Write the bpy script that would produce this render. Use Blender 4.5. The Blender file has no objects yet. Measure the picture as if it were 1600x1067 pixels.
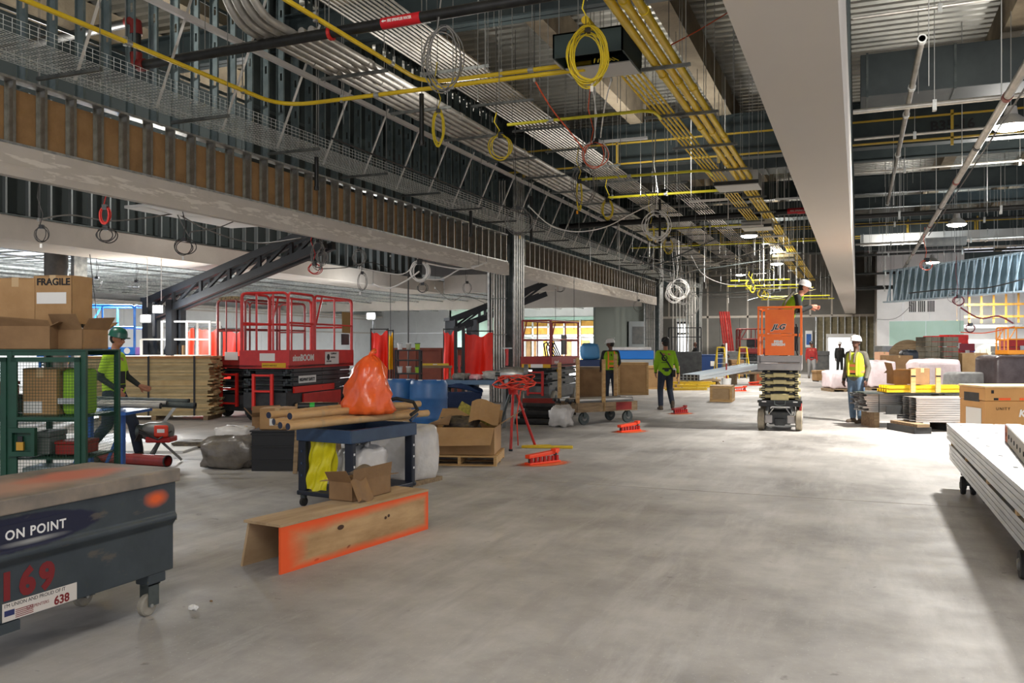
import bpy, math, random
from mathutils import Vector as V, Matrix as MX
R = math.radians; PI = math.pi
S = bpy.context.scene; C = S.collection
rnd = random.Random(7)
# ---------------------------------------------------------------- camera
FPX, HC, TH = 1350.0, 1.6, math.atan(0.4)
SN, CS = math.sin(TH), math.cos(TH)
cam = bpy.data.cameras.new('camera'); camo = bpy.data.objects.new('camera', cam); C.objects.link(camo)
camo.location = (0, 0, HC); camo.rotation_euler = (PI/2, 0, TH)
cam.sensor_width = 36; cam.lens = 36*FPX/1600; cam.shift_y = 6.5/1600; cam.clip_end = 300; cam.clip_start = .05
S.camera = camo
# ---------------------------------------------------------------- exposure, world, lights
S.view_settings.view_transform = 'Standard'; S.view_settings.look = 'None'
S.view_settings.exposure = 0.82; S.view_settings.gamma = 1
S.view_settings.use_curve_mapping = False
w = bpy.data.worlds.new('world'); S.world = w; w.use_nodes = True
w.node_tree.nodes['Background'].inputs[0].default_value = (.88, .9, 1.0, 1)
w.node_tree.nodes['Background'].inputs[1].default_value = 0.6
S.cycles.use_denoising = True
try: S.cycles.denoiser = 'OPENIMAGEDENOISE'
except Exception: pass
S.cycles.max_bounces = 6; S.cycles.diffuse_bounces = 4; S.cycles.glossy_bounces = 3; S.cycles.transparent_max_bounces = 12
S.cycles.sample_clamp_indirect = 6
def lamp(loc, power, size, col=(1, .97, .92), kind='AREA', rot=(0, 0, 0), spread=None, sy=None):
    l = bpy.data.lights.new('light', kind); o = bpy.data.objects.new('light', l); C.objects.link(o)
    o.location = loc; o.rotation_euler = rot; l.energy = power; l.color = col
    if kind == 'AREA':
        l.size = size
        if sy: l.shape = 'RECTANGLE'; l.size_y = sy
        else: l.shape = 'DISK'
        if spread: l.spread = R(spread)
    else: l.shadow_soft_size = size
    return o
WARM, COOL = (1, .96, .905), (.93, .97, 1)
HIGHBAY = [(2.45, 17.0, 5.45, 820), (2.9, 30.5, 5.5, 170), (3.2, 44.0, 5.5, 120), (-3.5, 31.0, 5.5, 300), (-3.5, 42.0, 5.5, 280), (-6.0, 49.0, 5.6, 340)]
for x, y, z, p in HIGHBAY: lamp((x, y, z-.16), p, .5, WARM)
lamp((-22, 19, 1.9), 420, 3.0, COOL, rot=(PI, 0, 0)); lamp((-11.4, 15, 5.6), 110, .3, WARM, 'POINT')  # added fill: uplight for the store ceiling, point for the dark void
lamp((1.0, -2.0, 6.0), 600, 4.0, WARM, rot=(R(25), 0, 0))  # added soft fill from behind the camera
for x, y, p in ((-17.5, 17, 560), (-24, 23, 1000), (-22, 36, 950), (-17, 50, 1100), (-19, 56, 1300), (-34, 46, 1000)):
    lamp((x, y, 3.3), p, .7, COOL)
for x, y, z, p in ((-10.6, 8.0, 4.5, 60), (-12, 30, 3.2, 140)): lamp((x, y, z), p, .5, WARM)
lamp((5.2, 40.5, 3.2), 90, 1.2, COOL); lamp((5.5, 54, 4.5), 900, 1.5, WARM)
# added upward fill lamps that brighten the deck, without fixtures
for x, y, p in ((-2.5, 7, 110), (1.5, 12, 120), (3.4, 24, 150), (-4.5, 20, 80), (-3.0, 35, 130), (-5.6, 12, 35), (1.5, 38, 120), (-10.8, 9, 120), (-10.8, 18, 120), (-7.4, 3, 120)):
    lamp((x, y, 5.15), p, .7, WARM, rot=(PI, 0, 0))
# ---------------------------------------------------------------- helpers
def P(px, py, d):
    u = (px-800)/FPX*d; return V((-SN*d+CS*u, CS*d+SN*u, HC+(540-py)/FPX*d))
def G(px, py, z=0.0): return P(px, py, (HC-z)*FPX/(py-540))
def PXx(px, py, X):
    u = (px-800)/FPX; return P(px, py, X/(-SN+CS*u))
def L(c):
    return tuple((x/255/12.92 if x/255 <= .04045 else ((x/255+.055)/1.055)**2.4) for x in c)+(1,)
_m = {}
def mat(name, col=(128, 128, 128), rough=.6, metal=0, col2=None, sc=4, amt=.5, bump=0, bsc=40, emit=0, ecol=None, trans=0, alpha=1, stretch=None, coat=0, contrast=(.35, .65)):
    if name in _m: return _m[name]
    m = bpy.data.materials.new(name); m.use_nodes = True; nt = m.node_tree; N = nt.nodes; B = N['Principled BSDF']; K = nt.links.new
    B.inputs['Base Color'].default_value = L(col); B.inputs['Roughness'].default_value = rough; B.inputs['Metallic'].default_value = metal
    if coat: B.inputs['Coat Weight'].default_value = coat
    if trans: B.inputs['Transmission Weight'].default_value = trans
    if alpha < 1: B.inputs['Alpha'].default_value = alpha
    if emit:
        B.inputs['Emission Color'].default_value = L(ecol or col); B.inputs['Emission Strength'].default_value = emit
    if col2 or bump:
        tc = N.new('ShaderNodeTexCoord'); mp = N.new('ShaderNodeMapping'); K(tc.outputs['Object'], mp.inputs[0])
        if stretch: mp.inputs['Scale'].default_value = stretch
    if col2:
        n = N.new('ShaderNodeTexNoise'); n.inputs['Scale'].default_value = sc; n.inputs['Detail'].default_value = 6; n.inputs['Roughness'].default_value = .62
        K(mp.outputs[0], n.inputs['Vector'])
        r = N.new('ShaderNodeValToRGB'); r.color_ramp.elements[0].position = contrast[0]; r.color_ramp.elements[1].position = contrast[1]
        r.color_ramp.elements[0].color = L(col); r.color_ramp.elements[1].color = L(col2)
        K(n.outputs['Fac'], r.inputs[0]); K(r.outputs[0], B.inputs['Base Color'])
    if bump:
        n2 = N.new('ShaderNodeTexNoise'); n2.inputs['Scale'].default_value = bsc; n2.inputs['Detail'].default_value = 4
        b = N.new('ShaderNodeBump'); b.inputs['Strength'].default_value = bump; b.inputs['Distance'].default_value = .02
        K(mp.outputs[0], n2.inputs['Vector']); K(n2.outputs['Fac'], b.inputs['Height']); K(b.outputs[0], B.inputs['Normal'])
    _m[name] = m; return m
class MB:
    def __init__(s): s.v = []; s.f = []
    def add(s, vs, fs):
        o = len(s.v); s.v += [tuple(p) for p in vs]; s.f += [tuple(i+o for i in q) for q in fs]; return s
    def box(s, c, sz, rot=None):
        c = V(c); x, y, z = (a/2 for a in sz)
        vs = [V(p) for p in ((-x, -y, -z), (x, -y, -z), (x, y, -z), (-x, y, -z), (-x, -y, z), (x, -y, z), (x, y, z), (-x, y, z))]
        if rot is not None:
            if not isinstance(rot, MX): rot = MX.Rotation(rot, 3, 'Z')
            vs = [rot @ p for p in vs]
        return s.add([p+c for p in vs], [(0, 3, 2, 1), (4, 5, 6, 7), (0, 1, 5, 4), (1, 2, 6, 5), (2, 3, 7, 6), (3, 0, 4, 7)])
    def bb(s, x0, x1, y0, y1, z0, z1): return s.box(((x0+x1)/2, (y0+y1)/2, (z0+z1)/2), (x1-x0, y1-y0, z1-z0))
    def beam(s, a, b, w, h, up=(0, 0, 1)):
        a, b = V(a), V(b); t = (b-a); ln = t.length; t.normalize(); u = V(up)
        if abs(t.dot(u)) > .99: u = V((0, 1, 0))
        x = t.cross(u).normalized(); z = x.cross(t)
        return s.box((a+b)/2, (w, ln, h), MX((x, t, z)).transposed())
    def sweep(s, prof, a, b, up=(0, 0, 1), caps=True):
        a, b = V(a), V(b); t = (b-a).normalized(); u = V(up)
        if abs(t.dot(u)) > .99: u = V((0, 1, 0))
        x = t.cross(u).normalized(); z = x.cross(t); n = len(prof)
        vs = [a+x*p+z*q for p, q in prof]+[b+x*p+z*q for p, q in prof]
        fs = [(i, (i+1) % n, n+(i+1) % n, n+i) for i in range(n)]
        if caps: fs += [tuple(range(n-1, -1, -1)), tuple(range(n, 2*n))]
        return s.add(vs, fs)
    def tube(s, pts, r, n=8, closed=False, caps=True):
        pts = [V(p) for p in pts]; m = len(pts); rr = r if isinstance(r, (list, tuple)) else [r]*m
        vs = []; pu = None
        for i, p in enumerate(pts):
            t = (pts[(i+1) % m]-pts[i-1]) if closed else (pts[min(i+1, m-1)]-pts[max(i-1, 0)])
            if t.length < 1e-9: t = V((0, 0, 1))
            t.normalize()
            if pu is None:
                pu = V((0, 0, 1)) if abs(t.z) < .9 else V((1, 0, 0))
            x = t.cross(pu)
            if x.length < 1e-6: x = t.cross(V((.3, 1, .2)))
            x.normalize(); pu = x.cross(t)
            for k in range(n):
                a = 2*PI*k/n; vs.append(p+(x*math.cos(a)+pu*math.sin(a))*rr[i])
        fs = []
        for i in range(m if closed else m-1):
            j = (i+1) % m
            for k in range(n):
                l = (k+1) % n; fs.append((i*n+k, i*n+l, j*n+l, j*n+k))
        if caps and not closed: fs += [tuple(range(n-1, -1, -1)), tuple(range((m-1)*n, m*n))]
        return s.add(vs, fs)
    def cyl(s, a, b, r, r2=None, n=12): return s.tube([a, b], [r, r if r2 is None else r2], n)
    def pipe(s, a, b, ro, ri, n=12):      # open-ended pipe
        a, b = V(a), V(b); t = (b-a).normalized(); u = V((0, 0, 1)) if abs(t.z) < .9 else V((1, 0, 0))
        x = t.cross(u).normalized(); y = x.cross(t); vs = []
        for c, r in ((a, ro), (b, ro), (b, ri), (a, ri)):
            vs += [c+(x*math.cos(2*PI*k/n)+y*math.sin(2*PI*k/n))*r for k in range(n)]
        fs = [(j*n+k, j*n+(k+1) % n, ((j+1) % 4)*n+(k+1) % n, ((j+1) % 4)*n+k) for j in range(4) for k in range(n)]
        return s.add(vs, fs)
    def lathe(s, prof, c=(0, 0, 0), n=20, rot=None):
        c = V(c); vs = []; m = len(prof)
        for r, z in prof:
            for k in range(n):
                a = 2*PI*k/n; p = V((r*math.cos(a), r*math.sin(a), z)); vs.append((rot @ p if rot else p)+c)
        fs = [(i*n+k, i*n+(k+1) % n, (i+1)*n+(k+1) % n, (i+1)*n+k) for i in range(m-1) for k in range(n)]
        fs += [tuple(range(n-1, -1, -1)), tuple(range((m-1)*n, m*n))]
        return s.add(vs, fs)
    def ball(s, c, r, n=12, m=8, rot=None):
        if not isinstance(r, (tuple, list)): r = (r, r, r)
        c = V(c); vs = []
        for i in range(m+1):
            t = PI*(i/m); 
            for k in range(n):
                a = 2*PI*k/n; p = V((r[0]*max(math.sin(t), .01)*math.cos(a), r[1]*max(math.sin(t), .01)*math.sin(a), -r[2]*math.cos(t)))
                vs.append((rot @ p if rot else p)+c)
        fs = [(i*n+k, i*n+(k+1) % n, (i+1)*n+(k+1) % n, (i+1)*n+k) for i in range(m) for k in range(n)]
        fs += [tuple(range(n-1, -1, -1)), tuple(range(m*n, m*n+n))]
        return s.add(vs, fs)
    def cap(s, a, b, r, r2=None):
        a, b = V(a), V(b); r2 = r if r2 is None else r2; t = (b-a).normalized() if (b-a).length > 1e-6 else V((0, 0, 1)); pts = []; rr = []
        for q in (-1, -.85, -.5, 0): pts.append(a+t*r*q); rr.append(max(r*math.sqrt(max(0, 1-q*q)), .001))
        for q in (0, .5, .85, 1): pts.append(b+t*r2*q); rr.append(max(r2*math.sqrt(max(0, 1-q*q)), .001))
        return s.tube(pts, rr, 12)
    def grid(s, nx, ny, fn, th=0):
        for side in ((0, 1) if th else (0,)):
            vs = []
            for j in range(ny+1):
                for i in range(nx+1): vs.append(V(fn(i/nx, j/ny))+V((0, 0, -th*side)))
            fs = [(j*(nx+1)+i, j*(nx+1)+i+1, (j+1)*(nx+1)+i+1, (j+1)*(nx+1)+i) for j in range(ny) for i in range(nx)]
            if side: fs = [q[::-1] for q in fs]
            s.add(vs, fs)
        return s
    def poly(s, pts, th, nrm):     # flat polygon plate with thickness
        n = len(pts); nrm = V(nrm)*th
        a = [V(p) for p in pts]; b = [p+nrm for p in a]
        return s.add(a+b, [tuple(range(n-1, -1, -1)), tuple(range(n, 2*n))]+[(i, (i+1) % n, n+(i+1) % n, n+i) for i in range(n)])
    def mesh(s, name, m=None, smooth=False):
        me = bpy.data.meshes.new(name); me.from_pydata(s.v, [], s.f)
        if m: me.materials.append(m)
        if smooth: me.shade_smooth()
        me.update(); return me
    def build(s, name, m, parent=None, smooth=False, label=None, bevel=0, loc=None, rz=0):
        o = bpy.data.objects.new(name, s.mesh(name, m, smooth)); C.objects.link(o)
        if parent: o.parent = parent
        if label: o['label'] = label
        if loc is not None: o.location = loc
        if rz: o.rotation_euler = (0, 0, rz)
        if bevel:
            b = o.modifiers.new('bevel', 'BEVEL'); b.width = bevel; b.segments = 2; b.limit_method = 'ANGLE'
        if smooth and smooth != 'all':
            try: o.data.set_sharp_from_angle(angle=R(40))
            except Exception: pass
        return o
def inst(me, name, parent, loc=(0, 0, 0), rot=(0, 0, 0), label=None):
    o = bpy.data.objects.new(name, me); C.objects.link(o); o.parent = parent; o.location = loc; o.rotation_euler = rot
    if label: o['label'] = label
    return o
def tag(o, label, cat=None, group=None, kind=None):
    if label: o['label'] = label
    if cat: o['category'] = cat
    if group: o['group'] = group
    if kind: o['kind'] = kind
    return o
def thing(name, label, cat, loc=(0, 0, 0), rz=0, group=None):
    o = bpy.data.objects.new(name, None); C.objects.link(o); o.empty_display_size = .1
    o.location = loc; o.rotation_euler = (0, 0, rz); return tag(o, label, cat, group)
def struct(name, label=None):
    o = bpy.data.objects.new(name, None); C.objects.link(o); return tag(o, label or name.replace('_', ' '), None, None, 'structure')
def dup(root, loc, rz=0, label=None, group=None):
    r = root.copy(); C.objects.link(r); r.location = loc; r.rotation_euler = (0, 0, rz)
    if label: r['label'] = label
    if group: r['group'] = group
    def rec(a, b):
        for ch in list(a.children):
            c = ch.copy(); C.objects.link(c); c.parent = b; rec(ch, c)
    rec(root, r); return r
def text(s, size, m, parent, loc, rot, name='lettering', bold=0, label=None, ext=.002, sx=1, shear=0, sp=1):
    c = bpy.data.curves.new(name, 'FONT'); c.body = s; c.size = size; c.extrude = ext; c.offset = bold; c.shear = shear; c.space_character = sp
    c.materials.append(m); c.resolution_u = 3
    tmp = bpy.data.objects.new('tmp_lettering', c); me = bpy.data.meshes.new_from_object(tmp); bpy.data.objects.remove(tmp)
    o = bpy.data.objects.new(name, me); C.objects.link(o); o.parent = parent; o.location = loc; o.rotation_euler = rot; o.scale = (sx, 1, 1)
    if label: o['label'] = label
    return o
FX = (PI/2, 0, PI/2)      # lettering on a +x face, reading along +y
FY = (PI/2, 0, 0)         # lettering on a -y face
# ---------------------------------------------------------------- materials
galv = mat('galvanised_steel', (150, 152, 150), .42, .75, (196, 197, 192), sc=9)
galvd = mat('dark_galvanised_steel', (62, 70, 70), .5, .6, (92, 98, 96), sc=5)
cond = mat('conduit_steel', (150, 147, 140), .48, .6, (182, 178, 170), sc=3)
strutm = mat('strut_steel', (88, 92, 90), .5, .6, (120, 122, 118), sc=8)
rodm = mat('threaded_rod_steel', (150, 150, 146), .4, .7)
yel = mat('yellow_painted_conduit', (214, 178, 22), .38, 0, (228, 196, 44), sc=2)
yelg = mat('lime_yellow_conduit', (200, 190, 30), .38, 0, (222, 212, 50), sc=2)
blk = mat('black_iron_pipe', (24, 24, 24), .45, .3, (40, 40, 38), sc=5)
blkp = mat('black_plastic', (22, 23, 25), .5)
redm = mat('red_paint', (164, 24, 20), .42, 0, (190, 34, 26), sc=5)
redc = mat('dark_red_paint', (118, 28, 26), .5, 0, (142, 38, 32), sc=6)
gyp = mat('grey_drywall', (178, 170, 160), .9, 0, (190, 182, 172), sc=1.2, bump=.05, bsc=12)
gypw = mat('white_drywall', (205, 205, 203), .9, 0, (216, 216, 214), sc=1.0)
mud = mat('joint_compound', (208, 200, 188), .9, 0, (196, 188, 176), sc=4)
teal = mat('green_board', (164, 194, 180), .9, 0, (172, 200, 188), sc=1)
brown = mat('brown_sheathing_back', (160, 124, 82), .85, 0, (140, 106, 68), sc=3, amt=.4, bump=.1, bsc=60)
tanb = mat('fireproofed_concrete', (150, 138, 116), .95, 0, (118, 106, 88), sc=1.6, bump=.3, bsc=14)
girdm = mat('dark_primed_steel', (40, 50, 52), .55, .2, (54, 64, 64), sc=2)
deckm = mat('galvanised_deck', (128, 128, 122), .38, .75, (172, 170, 160), sc=.7, contrast=(.3, .7))
ductm = mat('duct_steel', (50, 57, 59), .5, .3, (64, 72, 72), sc=1.5)
ductl = mat('bright_box_steel', (190, 190, 186), .5, .35)
card = mat('cardboard', (158, 122, 80), .85, 0, (174, 138, 94), sc=3, bump=.08, bsc=30)
card2 = mat('dark_cardboard', (124, 94, 62), .85, 0, (142, 110, 74), sc=3, bump=.08, bsc=30)
wood = mat('pine_wood', (198, 164, 112), .7, 0, (168, 130, 80), sc=3, stretch=(1, 8, 8))
woodd = mat('weathered_wood', (150, 128, 98), .8, 0, (112, 92, 68), sc=3, stretch=(1, 8, 8))
white = mat('white_plastic', (225, 224, 220), .5)
paper = mat('white_paper', (222, 220, 214), .8)
wcab = mat('white_cable', (222, 220, 216), .5)
gcab = mat('grey_cable', (118, 116, 112), .5)
dcab = mat('dark_cable', (48, 46, 44), .5)
ocab = mat('orange_cable', (226, 84, 30), .5)
rcab = mat('red_cable', (196, 40, 30), .5)
ycab = mat('yellow_cable', (214, 190, 30), .45)
rubber = mat('black_rubber', (28, 28, 28), .8, 0, (44, 43, 42), sc=12)
grwheel = mat('grey_rubber', (128, 122, 110), .8, 0, (150, 144, 130), sc=6)
gmach = mat('machine_grey', (96, 98, 98), .5, .2, (118, 118, 114), sc=4)
darkm = mat('machine_dark', (38, 40, 42), .55, .2, (56, 58, 58), sc=5)
ink = mat('black_ink', (20, 20, 22), .7)
wink = mat('white_ink', (228, 226, 220), .6)
rink = mat('red_ink', (116, 18, 22), .7)
shrink = mat('shrink_wrap', (200, 198, 196), .25, 0, (226, 224, 222), sc=5, bump=.6, bsc=9)
glow = mat('lamp_lens', (255, 250, 240), .5, emit=40, ecol=(255, 246, 230))
glow2 = mat('work_lamp_lens', (255, 250, 240), .5, emit=150, ecol=(255, 244, 220))
bluep = mat('blue_paint', (24, 78, 150), .4, 0, (36, 98, 176), sc=4)
dblue = mat('dark_blue_plastic', (20, 40, 72), .45, 0, (28, 52, 88), sc=4)
greenp = mat('green_paint', (10, 54, 38), .5, 0, (14, 66, 46), sc=6)
orangep = mat('orange_paint', (240, 96, 22), .42, 0, (228, 82, 18), sc=3)
tarp = mat('red_tarp', (250, 44, 16), .5, 0, (238, 34, 12), sc=3, bump=.3, bsc=5)
# ================================================================ THE SETTING
XL, ZB, ZM, ZT = -9.0, 3.55, 3.91, 4.69       # corridor line of the store front: bulkhead bottom, top of drywall, top track
# floor -----------------------------------------------------------
fm = mat('concrete_floor', (158, 156, 150), .48)
nt = fm.node_tree; N = nt.nodes; K = nt.links.new; Bs = N['Principled BSDF']
tc = N.new('ShaderNodeTexCoord')
def nz(sc, det, stretch=None, rotz=0, rg=.6):
    mp = N.new('ShaderNodeMapping'); K(tc.outputs['Object'], mp.inputs[0])
    if stretch: mp.inputs['Scale'].default_value = stretch
    mp.inputs['Rotation'].default_value = (0, 0, rotz)
    n = N.new('ShaderNodeTexNoise'); n.inputs['Scale'].default_value = sc; n.inputs['Detail'].default_value = det; n.inputs['Roughness'].default_value = rg
    K(mp.outputs[0], n.inputs['Vector']); return n.outputs['Fac']
def ramp(src, p0, p1, c0, c1):
    r = N.new('ShaderNodeValToRGB'); r.color_ramp.elements[0].position = p0; r.color_ramp.elements[1].position = p1
    r.color_ramp.elements[0].color = L(c0) if len(c0) == 3 else c0; r.color_ramp.elements[1].color = L(c1) if len(c1) == 3 else c1
    K(src, r.inputs[0]); return r.outputs[0]
def mixc(fac, a, b, mode='MIX'):
    x = N.new('ShaderNodeMix'); x.data_type = 'RGBA'; x.blend_type = mode
    if isinstance(fac, float): x.inputs[0].default_value = fac
    else: K(fac, x.inputs[0])
    K(a, x.inputs[6])
    if isinstance(b, tuple): x.inputs[7].default_value = L(b)
    else: K(b, x.inputs[7])
    return x.outputs[2]
W0, W1 = (0, 0, 0, 1), (1, 1, 1, 1)
base = ramp(nz(.55, 8, rg=.66), .32, .68, (118, 115, 111), (184, 180, 174))
str1 = ramp(nz(1.6, 5, (3.2, .5, 1), .25), .5, .75, W0, W1)
base = mixc(str1, base, (150, 146, 142))
smear = ramp(nz(.8, 8, (3, .5, 1), -.5, .7), .5, .85, W0, W1)
base = mixc(smear, base, (190, 186, 182))
sp = ramp(nz(7, 3), .68, .74, W0, (.55, .55, .55, 1))
base = mixc(sp, base, (96, 92, 86))
sp2 = ramp(nz(60, 2), .66, .72, W0, (.5, .5, .5, 1))
base = mixc(sp2, base, (200, 198, 192))
K(base, Bs.inputs['Base Color'])
rr = ramp(nz(.9, 6), .35, .7, (.5, .5, .5, 1), (.8, .8, .8, 1)); K(rr, Bs.inputs['Roughness'])
bp = N.new('ShaderNodeBump'); bp.inputs['Strength'].default_value = .06; bp.inputs['Distance'].default_value = .02; K(nz(6, 8), bp.inputs['Height']); K(bp.outputs[0], Bs.inputs['Normal'])
fl = tag(MB().bb(-48, 16, -8, 72, -.2, 0).build('floor', fm), 'trowelled grey concrete floor slab with scuffs and stains', None, None, 'structure')
# saw-cut joints are thin recessed-looking strips of dust-filled groove
jm = mat('joint_filler', (138, 134, 126), .9)
for k, y in enumerate((9.6, 33.2)): MB().bb(-9, 9, y-.006, y+.006, 0, .0016).build('joint', jm, fl)
# ceiling ---------------------------------------------------------
ce = struct('ceiling', 'corrugated metal deck on dark steel girders and fireproofed beams')
mb = MB(); y = -4.0; prof = []
while y < 62:
    prof += [(y, 8.0), (y+.09, 8.0), (y+.12, 8.08), (y+.24, 8.08), (y+.27, 8.0)]; y += .30
n = len(prof)
mb.add([(-30, a, b) for a, b in prof]+[(14, a, b) for a, b in prof], [(i, i+1, n+i+1, n+i) for i in range(n-1)])
mb.bb(-30, 14, -4, 62, 8.1, 8.2)
tag(mb.build('deck', deckm, ce), None, kind='stuff')
for X in (-13.5, -10.8, -8.1, -5.35, -3.1, -.4, 2.65, 5.3, 8.0):
    for (ya, yb) in ((-4, 3.0), (3.4, 22.1), (22.5, 41.2), (41.6, 61)):
        MB().bb(X-.17, X+.17, ya, yb, 7.38, 8.0).build('beam', tanb, ce)
def ibeam(x0, x1, y, z0, z1, fw=.3):
    return MB().bb(x0, x1, y-.012, y+.012, z0, z1).bb(x0, x1, y-fw/2, y+fw/2, z0, z0+.03).bb(x0, x1, y-fw/2, y+fw/2, z1-.03, z1)
for y in (22.3, 41.4, 60.5): ibeam(-29, 13, y, 6.3, 7.4, .36).build('girder', girdm, ce)
for y in (12.7, 31.8, 50.9): ibeam(-29, 13, y, 6.75, 7.38, .3).build('girder', girdm, ce)
for y in (27.2, 36.5): ibeam(-29, 13, y, 6.95, 7.38, .22).build('girder', girdm, ce)
text('B35-16', .32, ink, ce, (1.55, 22.1, 6.55), FY, bold=.008)
yrl = mat('aged_yellow_rail', (168, 140, 44), .5)
for y, x0 in ((21.9, -9), (41.0, -9), (40.2, -9)):
    m_ = MB()
    for z in (6.32, 6.85): m_.bb(x0, 12, y-.02, y+.02, z-.02, z+.02)
    m_.build('yellow_rail', yrl, ce)
    for k in range(8): MB().bb(x0+.6+k*2.6-.04, x0+.6+k*2.6+.02, y-.02, y+.02, 6.15, 6.95).build('yellow_post', yrl, ce)
# columns with the conduits that run down them --------------------
def column(i, y, x=XL):
    c = struct('column_%d' % i, 'steel stud column with vertical conduits strapped down its face')
    MB().bb(x-.5, x+.02, y+.2, y+.8, 0, 8).build('column_core', galvd, c)
    for k in range(4):
        xs = x-.64+k*.05
        MB().sweep([(-.02, -.05), (.02, -.05), (.02, -.045), (-.015, -.045), (-.015, .045), (.02, .045), (.02, .05), (-.02, .05)], (x-.63+.06*k, y+.15+.2*k, 0), (x-.63+.06*k, y+.15+.2*k, 8)).build('stud', galv, c)
    for k in range(6): MB().cyl((x-.52+k*.078, y-.02, .02), (x-.52+k*.078, y-.02, 6.2), .024, n=8).build('conduit', cond, c)
    for k in range(5): MB().bb(x+.06, x+.10, y+.12+k*.17, y+.22+k*.17, 0, 6.4).build('stud', galv, c)
    for z in (.9, 1.9, 2.9, 3.9, 4.9): MB().bb(x-.56, x-.08, y+.0, y+.04, z, z+.04).build('strut', strutm, c); MB().bb(x-.56, x-.06, y-.055, y-.04, z, z+.025).build('strap', strutm, c)
    MB().bb(x-.64, x-.58, y-.06, y+.1, 1.7, 4.4).build('corner_stud', galv, c)
    return c
column(1, 22.3); column(2, 41.4); column(3, 60.3); column(4, 50.5, -8.6)
c5 = struct('column_5', 'round grey steel column standing in the store')
MB().cyl((-16.4, 13.95, 0), (-16.4, 13.95, 4.3), .24, n=20).build('shaft', mat('column_steel', (100, 96, 90), .5, .5, (124, 118, 110), sc=3), c5, True)
MB().bb(-16.08, -15.98, 14.05, 14.4, 0, 4.3).build('stud', galv, c5)
# the front bulkhead: drywall band, studs, sheathing ----------------
stud_prof = [(-.075, -.02), (.075, -.02), (.075, .0), (.071, .0), (.071, -.016), (-.071, -.016), (-.071, .0), (-.075, .0)]
wl = struct('wall_left', 'drywall bulkhead with exposed metal studs and brown sheathing above the store front')
sm = MB().sweep([(p, q) for p, q in stud_prof], (0, 0, 0), (0, 0, ZT-ZM-.03)).mesh('stud', galv)
mb = MB().bb(-.075, .075, -.002, .002, 0, ZT-ZM-.03).bb(.071, .075, -.036, 0, 0, ZT-ZM-.03).bb(-.075, -.071, -.036, 0, 0, ZT-ZM-.03)
smesh = mb.mesh('stud', mat('stud_face_steel', (126, 124, 116), .4, .7, (156, 154, 146), sc=6))
seg = ((1.5, 22.2), (23.35, 41.3))
mudm = mat('taped_joint', (206, 199, 188), .9, 0, (180, 172, 161), sc=5, stretch=(1, .5, 3), contrast=(.45, .52))
for (ya, yb) in seg:
    MB().bb(XL-.12, XL, ya, yb, ZB, ZM).build('drywall', gyp, wl)
    mm = MB(); q = ya; rr_ = random.Random(3)
    top = []; bot = []
    while q < yb-.3:
        top.append((XL+.005, q, 3.79+rr_.uniform(-.02, .02))); bot.append((XL+.005, q, 3.66+rr_.uniform(-.025, .025))); q += .35
    mm.add(top+bot, [(i, i+1, len(top)+i+1, len(top)+i) for i in range(len(top)-1)])
    mm.build('joint_tape', mudm, wl)
    q = ya+1.1
    while q < yb: MB().bb(XL+.0005, XL+.002, q, q+.16, ZB+.01, ZM-.01).build('joint_tape', mudm, wl); q += 2.44
    for z, t in ((ZM, .0), (ZT-.03, 0)): MB().bb(XL-.16, XL+.004, ya, yb, z, z+.03).build('track', galv, wl)
    k = 0; y = ya+.2
    while y < yb:
        inst(smesh, 'stud', wl, (XL-.08, y, ZM+.015)); y += .417
    y = ya
    while y < yb-.1:
        e = min(y+1.21, yb); MB().bb(XL-.175, XL-.162, y, e, ZM+.03, ZT-.09).build('sheathing_panel', brown, wl); y += 1.22
# tall stud wall above it
wt = struct('wall_upper_left', 'tall dark metal stud framing rising from the bulkhead to the deck')
z0, z1 = ZT, 7.95
mb = MB(); wd = .15
for s_ in (-1, 1): mb.bb(s_*.048-.027, s_*.048+.027, -.002, .002, z0, z1)
z = z0
for k in range(6): mb.bb(-.022, .022, -.002, .002, z, z+.42); z += .55
mb.bb(.071, .075, -.036, 0, z0, z1).bb(-.075, -.071, -.036, 0, z0, z1)
ts = mb.mesh('stud', mat('dark_stud_steel', (86, 100, 102), .5, .3, (112, 124, 124), sc=4))
y = 3.3
while y < 60: inst(ts, 'stud', wt, (XL-.32, y, 0)); y += .417
MB().bb(XL-.4, XL-.24, 3, 60, 7.95, 7.99).build('track', galvd, wt)
for z in (5.6, 6.9): MB().bb(XL-.41, XL-.395, 3, 60, z, z+.05).build('strap', galvd, wt)
mb = MB(); rr_ = random.Random(9)
for i in range(34):
    y = 15+i*1.33; z = 4.7+rr_.random()*1.4
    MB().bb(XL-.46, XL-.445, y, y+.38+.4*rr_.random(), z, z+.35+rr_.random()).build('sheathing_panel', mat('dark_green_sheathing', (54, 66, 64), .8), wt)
MB().bb(XL-.62, XL-.6, 12, 60, 4.7, 7.9).build('sheathing', mat('dark_back_sheathing', (40, 48, 48), .9, 0, (64, 72, 70), sc=.8), wt)
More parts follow.
